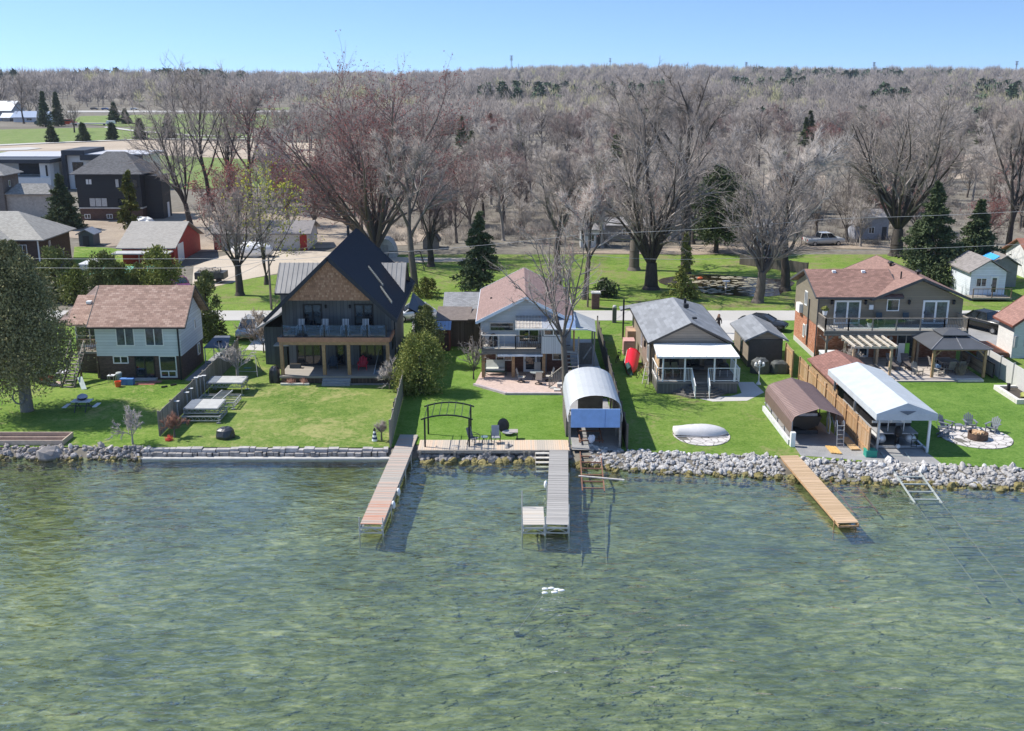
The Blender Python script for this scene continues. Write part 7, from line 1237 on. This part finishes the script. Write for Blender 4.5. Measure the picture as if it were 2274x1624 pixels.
def barrow(lab,x,y,col,rz):
    t=thing('wheelbarrow',lab,'wheelbarrow',(0,0,0)); m=MB(); m.add([(-.35,-.28,.35),(.3,-.28,.35),(.3,.28,.35),(-.35,.28,.35),(-.55,-.4,.7),(.5,-.4,.62),(.5,.4,.62),(-.55,.4,.7)],[(0,3,2,1),(0,1,5,4),(1,2,6,5),(2,3,7,6),(3,0,4,7)]); m.build('tray',col,t); 
    MB().tube([(.62,-.06,.2),(.62,.06,.2)],.2,12).build('wheel',TYRE,t); m=MB()
    for s in(-1,1): m.bar((.65,s*.1,.2),(-1.05,s*.32,.62),.04); m.bar((-.35,s*.28,0),(-.3,s*.28,.42),.04)
    m.build('handles',WOODG,t); t.location=(x,y,1); t.rotation_euler=(0,0,rz)
barrow('black wheelbarrow behind the red one near the cedar trunk',-38.1,82.3,BLACK,2.8); barrow('red wheelbarrow beside the cedar trunk and stairs',-37.3,81.7,plain('faded_red',(.42,.10,.08)),2.9)
t=thing('folding_table','pale folding table left of the outside stairs','table',(-36.6,83,1)); MB().box(-37,-36.1,82.5,83.6,1.7,1.74).build('tabletop',PCW,t); m=MB(); [m.bar((x,y,1),(x,y,1.7),.03) for x in(-36.9,-36.2) for y in(82.6,83.5)]; m.build('legs',ALU,t); MB().box(-37.2,-36.2,81.3,82.6,1.0,1.03).build('mat',plain('pink_mat',(.55,.40,.34)),None,False,(-36.7,82,1),'pinkish mat on the grass before the folding table','mat')
t=thing('hoop','grey rubber hoop hanging on the big cedar trunk','hoop',(-36.3,74.4,1.9)); t2=MB().tube([(-36.25+.42*math.cos(a),74.35,2.2+.5*math.sin(a)) for a in [i*math.pi/10 for i in range(21)]],.06,7,False).build('ring',plain('grey_rubber',(.2,.2,.2)),t)
MB().slab([(-34.7,81.2,1.75),(-34.3,81.2,1.85),(-33.7,80.4,1.05),(-34.1,80.4,1.0)],.1).build('cooler',plain('pale_green_plastic',(.36,.42,.4)),None,False,(-34.2,80.8,1),'long pale green box leaning at the foot of the outside stairs','box')
t=thing('side_table','small white table with a dark bottle before the cottage','table',(-32.3,82.2,1)); MB().box(-32.65,-32.1,82,82.5,1.62,1.66).build('tabletop',PCW,t); m=MB(); [m.bar((x,y,1),(x,y,1.62),.03) for x in(-32.6,-32.15) for y in(82.05,82.45)]; m.build('legs',ALU,t); tag(MB().lathe([(.06,0),(.06,.18),(.025,.24),(.025,.32)],(-32.45,82.2,1.66),8).build('bottle',BLACK,None,False,(-32.45,82.2,1.66)),'dark bottle on the small white table','bottle')
t=thing('trash_bin','grey green trash bin by the cottage wall','bin',(-31.85,82.5,1)); MB().lathe([(.2,0),(.25,.75)],(-31.85,82.5,1),12).build('bin',plain('grey_green_bin',(.22,.27,.26)),t); MB().lathe([(.27,0),(.2,.08)],(-31.85,82.5,1.75),12).build('lid',plain('pale_lid',(.4,.43,.42)),t)
tag(MB().lathe([(.2,0),(.26,.45),(.22,.45),(.18,.1)],(-31.5,81.2,1),14).build('bucket',plain('orange_plastic',(.75,.13,.04),.5,.08),None,False,(-31.5,81.2,1)),'bright orange bucket on the grass','bucket')
for x,l in((-31.25,'blue plastic tote on the grass, left of two'),(-30.7,'blue plastic tote on the grass, right of two')):
    m=MB(); m.box(x-.27,x+.25,81.6,82.1,1,1.5); m.build('tote',plain('blue_plastic',(.10,.22,.50),.5,.12),None,False,(x,81.8,1),l,'tote','blue totes on the left lawn')
tag(MB().box(-30.4,-28.8,81.7,82.4,1.0,1.03).build('red_mat',plain('red_mat',(.50,.20,.15)),None,False,(-29.6,82,1)),'reddish mat lying before the cottage door','mat'); tag(MB().box(-29.4,-28.4,82.2,82.5,1.03,1.12).build('plank',plain('dark_pink_board',(.3,.16,.13)),None,False,(-29,82.3,1)),'low dark board at the end of the reddish mat','board')
for x,l in((-27.75,'short dark beam on the grass, left of two'),(-27.2,'short dark beam on the grass, right of two')): tag(MB().bar((x-.2,80.9+(x+27.75),1.06),(x+.2,81.15+(x+27.75),1.06),.14,.1).build('beam',BLACK,None,False,(x,81,1)),l,'beam')
def cover(lab,x,y,z,r,mat,name='covered_grill',cat='covered grill',seed=1,sq=False):
    rr=random.Random(seed); m=MB(); V=[];n=20; lv=[(1.0,0),(1.02,.25),(.97,.55),(.9,.78),(.55,.95),(.08,1.0)]
    for k,zz in lv:
        for i in range(n): a=2*math.pi*i/n; w=(1/max(abs(math.cos(a)),abs(math.sin(a))))**.75 if sq else 1; q=k*w*(1+.06*math.sin(a*5+seed)*(1-zz*.5)+rr.uniform(-.035,.035)); V.append((x+r[0]*q*math.cos(a),y+r[1]*q*math.sin(a),z+r[2]*zz*(1+rr.uniform(-.03,.03))))
    m.add(V,[(j*n+i,j*n+(i+1)%n,(j+1)*n+(i+1)%n,(j+1)*n+i) for j in range(len(lv)-1) for i in range(n)]+[tuple(range((len(lv)-1)*n,len(lv)*n))]); tag(m.build(name,mat,None,False,(x,y,z)),lab,cat)
TAR=plain('black_tarp',(.03,.03,.034),.35,.3,3,0,.6,.3); GTAR=plain('grey_green_tarp',(.075,.08,.075),.6,.25)
cover('round fire pit under a crumpled black cover on the dry lawn',-19.7,68.9,1,(.62,.62,.75),TAR,'covered_fire_pit','covered fire pit',2); cover('tall black covered grill at the left end of the A-frame deck',-19.25,82.6,1,(.42,.45,1.35),TAR,seed=3,sq=True)
cover('taller dark covered grill against the taupe shed front, left of two',20.75,85.4,1,(.78,.6,1.3),GTAR,seed=4,sq=False); cover('lower dark covered grill against the taupe shed front, right of two',22.35,85.4,1,(.72,.5,1.05),GTAR,seed=5,sq=True)
t=thing('swing_set','grey metal swing frame on grass behind the dock sections','swing',(-22,85,1)); m=MB(); m.tube([(-23.2,85.6,1),(-22.9,84.9,2.6),(-22.7,84.2,1)],.03,6); m.tube([(-21,85.6,1),(-21.3,84.9,2.6),(-21.0,84.0,1)],.03,6); m.tube([(-22.9,84.9,2.6),(-21.3,84.9,2.6)],.03,6); m.bar((-22.7,84.3,1.4),(-21.0,84.2,1.4),.04); m.build('frame',plain('grey_pipe',(.33,.33,.33),.5),t); MB().box(-22.3,-21.7,84.7,85.1,1.5,1.55).build('seat',plain('green_seat',(.08,.18,.12)),t)
t=thing('tent_gazebo','dark topped metal shelter frame beside the pale cottage right wall','gazebo',(-25.3,89,1)); m=MB(); m.slab([(-26.3,87.3,2.65),(-24.2,87.3,2.65),(-24.6,89.8,3.1),(-25.9,89.8,3.1)],.06); m.build('roof',plain('slate_canopy',(.10,.115,.15)),t); MB().box(-25.4,-25.0,88.3,88.6,2.88,2.98).build('vent',BLACK,t); m=MB()
for x in(-26.2,-24.3):
    for y in(87.4,90): m.box(x-.035,x+.035,y-.035,y+.035,1,2.62)
m.box(-26.2,-24.3,87.37,87.43,1.3,1.36); m.build('frame',plain('pale_frame',(.5,.5,.5)),t)
t=thing('recycling_bin','blue bin at the back of the pale cottage right wall','bin',(-26.2,92.6,1)); MB().box(-26.6,-25.7,92.3,93.1,1.2,2.0).build('body',plain('blue_bin',(.04,.09,.5)),t); MB().box(-26.65,-25.65,92.25,93.15,2.0,2.08).build('lid',plain('blue_lid',(.08,.16,.65)),t); MB().box(-26.5,-25.8,92.2,92.28,1.05,1.35).build('green_band',plain('green_band',(.3,.5,.3)),t)
t=thing('storage_box','pale topped grey storage box with blue drums against the A-frame left wall','box',(-20,87.5,1)); MB().box(-20.0,-19.0,86.5,87.5,1,3.0).build('box',DGREY,t); MB().box(-20.1,-18.8,86.4,87.6,3.0,3.07).build('lid',plain('pale_lid_board',(.5,.5,.48)),t); MB().lathe([(.35,0),(.37,.9)],(-20.6,88.6,1),12).build('drum',plain('teal_drum',(.06,.16,.28)),t)
t=thing('planter_box','dark planter box on the A-frame deck left end','planter',(-18,84.6,1.62)); MB().box(-18.4,-17.5,84.4,84.75,1.62,1.95).build('box',plain('slate_planter',(.07,.08,.085)),t); MB().box(-18.35,-17.55,84.45,84.7,1.95,1.98).build('soil',plain('soil',(.05,.04,.03)),t)
t=thing('screen','clear upright plastic screen at the right end of the A-frame deck','screen',(-10.8,83.3,1.62)); MB().slab([(-11.2,82.6,1.65),(-11.17,82.6,1.65),(-10.5,84.6,3.4),(-10.53,84.6,3.4)],1.4).build('panel',RGL,t) if False else MB().prism([(-11.2,82.5,1.65),(-10.7,82.5,1.65),(-10.3,84.3,3.3),(-10.9,84.3,3.3)],(.03,0,0)).build('panel',RGL,t); MB().bar((-11.2,82.5,1.65),(-10.9,84.3,3.3),.04).build('edge',ALU,t)
t=thing('toy_lighthouse','small striped toy lighthouse at the right end of the dry lawn','ornament',(-9.35,68.2,1))
for i in range(5): MB().lathe([(.2-.025*i,0),(.185-.025*i,.14)],(-9.35,68.2,1+.14*i),12).build('tower_band',WHITE if i%2==0 else plain('navy_band',(.03,.05,.12)),t)
MB().lathe([(.09,0),(.09,.12),(.02,.22)],(-9.35,68.2,1.7),10).build('lantern',BLACK,t)
t=thing('owl_ornament','black owl figure on the short fence front','ornament',(-8.35,72.0,1)); MB().blob((-8.4,72.0,2.3),(.1,.1,.22),9,7,.05).build('body',BLACK,t); MB().blob((-8.4,71.97,2.55),(.085,.085,.08),9,6,.03).build('head',BLACK,t)
# ================================================================ middle and right lots: clutter
t=thing('board_stack','weathered clutter of boards beside the stairs of the white balcony house','boards',(6.2,84,1)); MB().box(5.7,6.9,88,88.1,1,2.9).build('board',WOODG,t); MB().bar((6.0,86,2.0),(6.7,86.6,2.9),.08).build('lever',plain('pale_tread',(.48,.45,.4),.8,.2),t)
t=thing('air_conditioner','grey green outdoor cabinet by the dark board fence','cabinet',(6.9,83.3,1)); MB().box(6.4,7.2,82.9,83.7,1,1.9).build('body',plain('green_grey_cabinet',(.22,.25,.25)),t); MB().box(6.38,7.22,82.88,83.72,1.9,1.98).build('lid',plain('pale_cabinet_lid',(.4,.43,.44)),t)
t=thing('paver_steps','stack of pale paving slabs at the foot of the balcony stairs','slabs',(4,80.8,1.07)); [MB().box(x,x+.5,y,y+.5,1.07,1.07+h).build('slab',plain('pale_slab',(.5,.48,.45),.9,.2),t) for x,y,h in((3.3,79.6,.12),(3.85,80.0,.2),(3.0,80.3,.06),(3.6,80.7,.3),(4.1,79.4,.1))]
t=thing('brick_pillar','brick pillar with a pale flat cap by the road opposite the rose roofed house','pillar',(8.9,110.6,1)); MB().box(8.5,9.3,110.2,111,1,2.7).build('pillar',BRKB,t); MB().box(8.4,9.4,110.1,111.1,2.7,2.85).build('cap',plain('pale_cap',(.6,.58,.54)),t)
t=thing('bollard','dark grey stone bollard at the near road edge','bollard',(10.3,104.0,1)); MB().box(10.1,10.5,103.8,104.2,1,2.5).build('post',plain('dark_stone',(.13,.12,.115)),t); MB().blob((10.3,104,2.6),(.22,.22,.2),10,7,.03).build('cap',plain('pale_ball',(.4,.39,.37)),t)
t=thing('rowing_boat','red rowing boat propped on its side against the taupe cottage wall','boat',(0,0,0)); hull(MB(),(0,0),4.3,1.25,.5,0,.6,12).build('hull',plain('bright_red_hull',(.62,.015,.03),.35,.06,2),t,True); m=MB(); m.bar((-.6,-2.1,.5),(-.6,.4,.5),.05); m.bar((.6,-2.1,.5),(.6,.4,.5),.05); m.build('gunwale',plain('pale_gunwale',(.6,.58,.55)),t); t.location=(10.35,86.6,1.75); t.rotation_euler=(math.radians(14),math.radians(150),math.radians(176))
t=thing('canoe','dark green canoe standing beside the red boat','boat',(0,0,0)); hull(MB(),(0,0),4.2,.8,.45,0,.5,12).build('hull',plain('dark_green_hull',(.03,.075,.07),.4),t,True); MB().box(-.36,.36,-.1,.1,.38,.42).build('thwart',WOODG,t); t.location=(9.55,86.6,1.2); t.rotation_euler=(0,math.radians(70),0)
def bicycle(lab,x,y,rz,col):
    t=thing('bicycle',lab,'bicycle',(0,0,0)); 
    for xx in(-.5,.5): MB().tube([(xx+.33*math.cos(a),0,.33+.33*math.sin(a)) for a in [i*math.pi/9 for i in range(19)]],.025,6,False).build('wheel',TYRE,t)
    m=MB(); [m.tube([p,q],.02,6) for p,q in(((-.5,0,.33),(0,0,.3)),((0,0,.3),(-.18,0,.85)),((-.18,0,.75),(.38,0,.8)),((0,0,.3),(.38,0,.75)),((.5,0,.33),(.36,0,.95)),((-.5,0,.33),(-.15,0,.75)))]; m.build('frame',col,t); MB().box(-.3,-.08,-.07,.07,.85,.91).build('saddle',BLACK,t); MB().bar((.34,-.28,.97),(.34,.28,.97),.03).build('handlebar',BLACK,t); t.location=(x,y,1); t.rotation_euler=(.15,0,rz)
bicycle('black bicycle behind the dark green canoe',9.2,88.9,1.2,BLACK); bicycle('dull bicycle leaning at the front of the red boat',10.6,84.2,1.0,RUST)
m=MB(); m.slab([(9.9,91.0,2.3),(10.9,91.0,2.3),(10.9,92,2.4),(9.9,92,2.4)],.05); m.box(9.9,10.9,91,92,1,2.2); m.build('pink_crate',plain('faded_pink',(.52,.30,.27)),None,False,(10.4,91.5,1),'faded pink cupboard by the taupe cottage left wall','cupboard')
t=thing('ladder_frame','grey wooden ladder frame leaning beside the cottage deck','ladder',(10.7,82.5,1)); m=MB(); m.bar((10.5,82.0,1),(10.9,83.0,2.5),.06); m.bar((10.95,81.8,1),(11.15,83,2.5),.06); [m.bar((10.6+.08*i,82.2+.2*i,1.3+.3*i),(11.0+.05*i,82.05+.2*i,1.3+.3*i),.05) for i in range(4)]; m.build('frame',plain('pale_grey_wood',(.45,.43,.38),.8,.2),t); m=MB(); m.bar((10.6,80.9,1),(11.1,82.0,2.1),.04); m.bar((10.95,80.6,1),(11.1,82.0,2.1),.04); m.build('black_legs',BLACK,t)
t=thing('garden_lamp','white ornate garden lamp post with three lanterns by the covered grills','lamp',(19.85,81.8,1)); LMP=plain('cream_white',(.74,.73,.70),.5,.05); MB().lathe([(.2,0),(.2,.08),(.1,.2),(.055,.35),(.05,1.55),(.07,1.6)],(19.85,81.8,1),12).build('post',LMP,t)
for dx,dz in((-.3,0),(0,.15),(.3,0)): o=MB().lathe([(.04,0),(.12,.06),(.12,.26),(.04,.36)],(19.85+dx,81.8,2.5+dz),8).build('lantern',LMP,t); MB().bar((19.85,81.8,2.45),(19.85+dx,81.8,2.5+dz),.035).build('arm',LMP,o)
t=thing('grill','black grill on a stand under the white porch roof','grill',(16.8,81,1.96)); MB().box(16.4,17.2,80.7,81.2,2.5,2.8).build('body',BLACK,t); MB().blob((16.8,80.95,2.85),(.4,.26,.22),12,6,.02).build('lid',BLACK,t); m=MB(); [m.box(x-.03,x+.03,80.8,80.86,1.96,2.5) for x in(16.5,17.1)]; m.build('legs',ALU,t)
for x,l in((12.3,'folding chair on the cottage porch, left of two'),(12.95,'folding chair on the cottage porch, right of two')): place(sling('porch_chair',l,plain('olive_sling',(.12,.13,.09)),ALU),x,80.6,1.96,.2)
t=thing('bench','dark cushioned bench at the back of the cottage porch','bench',(14.6,82,1.96)); MB().box(13.9,15.4,81.8,82.3,2.3,2.45).build('seat',DGREY,t); MB().box(13.9,15.4,82.3,82.4,2.45,2.9).build('backrest',DGREY,t) if False else MB().box(15.5,17.0,82.25,82.4,2.45,2.9).build('backrest',DGREY,t); t['label']='dark cushioned bench low against the cottage porch wall'
X,Y=at((2500+1060*.4257)*.6557,(1250+705*.4257)*.6557); m=MB(); m.box(X-.35,X+.35,Y,Y+.6,1.0,1.4); m.box(X-.38,X+.38,Y-.03,Y+.63,1.4,1.46); m.build('tote',plain('teal_plastic',(.015,.27,.20),.45,.1),None,False,(X,Y,1),'teal plastic box on gravel at the cedar fence end','box')
m=MB(); [m.box(21.0+.17*i,21.15+.17*i,65.6-.05*i,67.0-.05*i,1.02+.01*(i%2),1.08+.01*(i%2)) for i in range(4)]; m.build('lumber',plain('fresh_pine',(.58,.36,.13),.7,.15,3),None,False,(21.3,66.3,1),'flat stack of orange pine boards lying on the carport gravel','lumber'); m=MB(); [m.bar((22.55+.12*i,66.2,1.08),(22.5+.12*i,68.6,1.1),.1,.08) for i in range(5)]; m.build('lumber',plain('old_pine',(.48,.33,.17),.7,.25,3),None,False,(22.7,67.4,1),'long boards lying along the cedar fence foot','lumber')
m=MB(); [m.bar((22.6+R.uniform(-.3,.3),77.5+.25*i,1.1+.05*(i%5)),(23.2,77.4+.25*i,1.25+.08*(i%4)),.16,.1) for i in range(14)]; m.build('firewood_pile',plain('grey_split_wood',(.34,.32,.30),.9,.3),None,False,(22.9,79,1),'grey split wood pile between carport and cedar fence','wood pile')
t=thing('surfboard','yellow and white paddle board standing inside the carport','board',(21.9,69.5,1)); MB().prism([(21.9,69.3,1.1),(21.9,69.9,1.1),(21.9,70.1,2.0),(21.9,69.7,2.6),(21.9,69.2,2.0)],(.06,0,0)).build('board',plain('board_white',(.7,.7,.66)),t); MB().prism([(21.88,69.35,1.2),(21.88,69.6,1.2),(21.88,69.6,2.1)],(.02,0,0)).build('stripe',plain('board_yellow',(.7,.5,.05)),t)
t=thing('raised_bed','low white stone raised bed with a lantern at the right edge lawn','planter',(38.8,78.5,1)); m=MB(); m.box(38.2,38.5,76.8,80.2,1,1.35); m.box(38.2,39.9,76.5,76.8,1,1.35); m.box(38.2,39.9,80.2,80.5,1,1.35); m.build('stone_edge',plain('pale_stone',(.6,.58,.53)),t); MB().box(38.5,39.85,76.8,80.2,1,1.22).build('soil',plain('soil',(.05,.04,.03)),t); m=MB(); m.box(38.75,38.95,79.3,79.5,1.22,1.8); m.build('lantern',BLACK,t); MB().blob((39.3,77.6,1.35),(.3,.4,.18),10,6,.3).build('plants',CEDG,t)
t=thing('fence_screen','black framed mesh panel against the pale fence beside the gazebo','screen',(39.5,84.5,1)); m=MB(); m.box(39.5,39.56,83.6,83.7,1,2.2); m.box(39.5,39.56,85.4,85.5,1,2.2); m.box(39.5,39.56,83.7,85.4,1,1.08); m.box(39.5,39.56,83.7,85.4,2.12,2.2); m.build('frame',BLACK,t); MB().box(39.52,39.54,83.7,85.4,1.08,2.12).build('mesh',plain('grey_mesh',(.33,.33,.33)),t)
bpx,bpy_=at(1612,640); t=thing('bird_bath','pale bird bath at the pond edge','bird bath',(bpx,bpy_,1)); MB().lathe([(.2,0),(.08,.1),(.07,.7),(.45,.8),(.47,.86),(.38,.86)],(bpx,bpy_,1),14).build('basin',LMP,t); MB().box(bpx-.3,bpx+.3,bpy_-.3,bpy_+.3,.98,1.02).build('base',plain('dull_stone',(.2,.19,.18)),t)
x_,y_=at(1555,622); tag(MB().blob((x_,y_,1.2),(.35,.2,.2),9,6,.2).build('ornament',plain('orange_ornament',(.6,.12,.03)),None,False,(x_,y_,1)),'orange ornament floating among the lily pads','ornament')
# swing arch far behind the A-frame, park bench stones
t=thing('swing_set','dark tubular swing frame on grass behind the A-frame roof','swing',(-13,135,1)); m=MB(); m.tube([(-15.8,135,3.2),(-11.8,135,3.2),(-11.2,133.5,1)],.06,6); m.tube([(-11.8,135,3.2),(-11.3,136.5,1)],.06,6); m.tube([(-15.8,135,3.2),(-16.3,133.5,1)],.06,6); m.build('frame',BLACK,t); MB().box(-14.2,-13.6,134.8,135.2,1.5,1.55).build('seat',DGREY,t)
# ================================================================ person walking on the drive behind the grey cottage
t=thing('person','person with long brown hair in dark clothes standing on the drive behind the grey cottage','person',(19.95,99.6,1))
J=[(0,0,.95),(0,0,1.15),(0,.02,1.38),(0,.02,1.5),(0,.0,1.66),(.2,.02,1.4),(.27,-.02,1.12),(.26,-.14,.9),(-.2,.02,1.4),(-.27,0,1.12),(-.25,-.1,.9),(.1,0,.9),(.11,-.03,.5),(.1,.03,.08),(.1,-.12,.04),(-.1,0,.9),(-.11,.06,.5),(-.1,.12,.08),(-.1,-.02,.04)]
Eg=[(0,1),(1,2),(2,3),(3,4),(2,5),(5,6),(6,7),(2,8),(8,9),(9,10),(0,11),(11,12),(12,13),(13,14),(0,15),(15,16),(16,17),(17,18)]
rad=[.14,.13,.15,.055,.1,.065,.05,.035,.065,.05,.035,.1,.07,.05,.04,.1,.07,.05,.04]
me=bpy.data.meshes.new('body'); me.from_pydata(J,Eg,[]); me.update(); me.materials.append(plain('dark_clothes',(.04,.03,.03),.9)); o=bpy.data.objects.new('body',me); link(o,t)
sk=o.modifiers.new('skin','SKIN'); me.skin_vertices.new() if not me.skin_vertices else None
for i,r in enumerate(rad): me.skin_vertices[0].data[i].radius=(r,r)
me.skin_vertices[0].data[0].use_root=True; sb=o.modifiers.new('sub','SUBSURF'); sb.levels=1; sb.render_levels=2
h_=MB(); h_.blob((19.95,99.63,2.7),(.14,.13,.15),10,8,.02); h_.blob((19.95,99.72,2.47),(.17,.08,.24),10,7,.05); h_.build('hair',plain('brown_hair',(.14,.06,.035),.7,.2),t,True); MB().blob((19.95,99.52,2.64),(.095,.05,.12),10,8,0).build('face',plain('skin',(.42,.26,.19),.6,.05),t,True)
# far parked lot near the bungalow: pile and shed stuff
tag(MB().blob((-61.5,176,1.3),(2.4,1.2,1.0),14,8,.2).build('tarp_heap',plain('white_tarp',(.7,.7,.68),.6),None,False,(-61.5,176,1)),'white tarp heap before the black house','tarp')
# ================================================================ air: the far hills fade a little to blue
hz_=MB().box(-3550,3550,-125,3350,-3,75).build('haze',None,None,False); hz_['kind']='stuff'; hz_['label']='thin bluish air haze'
t=NT('thin_air'); pv=t.n('ShaderNodeVolumePrincipled',{'Color':(.80,.87,1,1),'Density':.00006,'Anisotropy':.2}); t.t.links.new(pv.outputs[0],t.out.inputs['Volume']); hz_.data.materials.append(t.m)
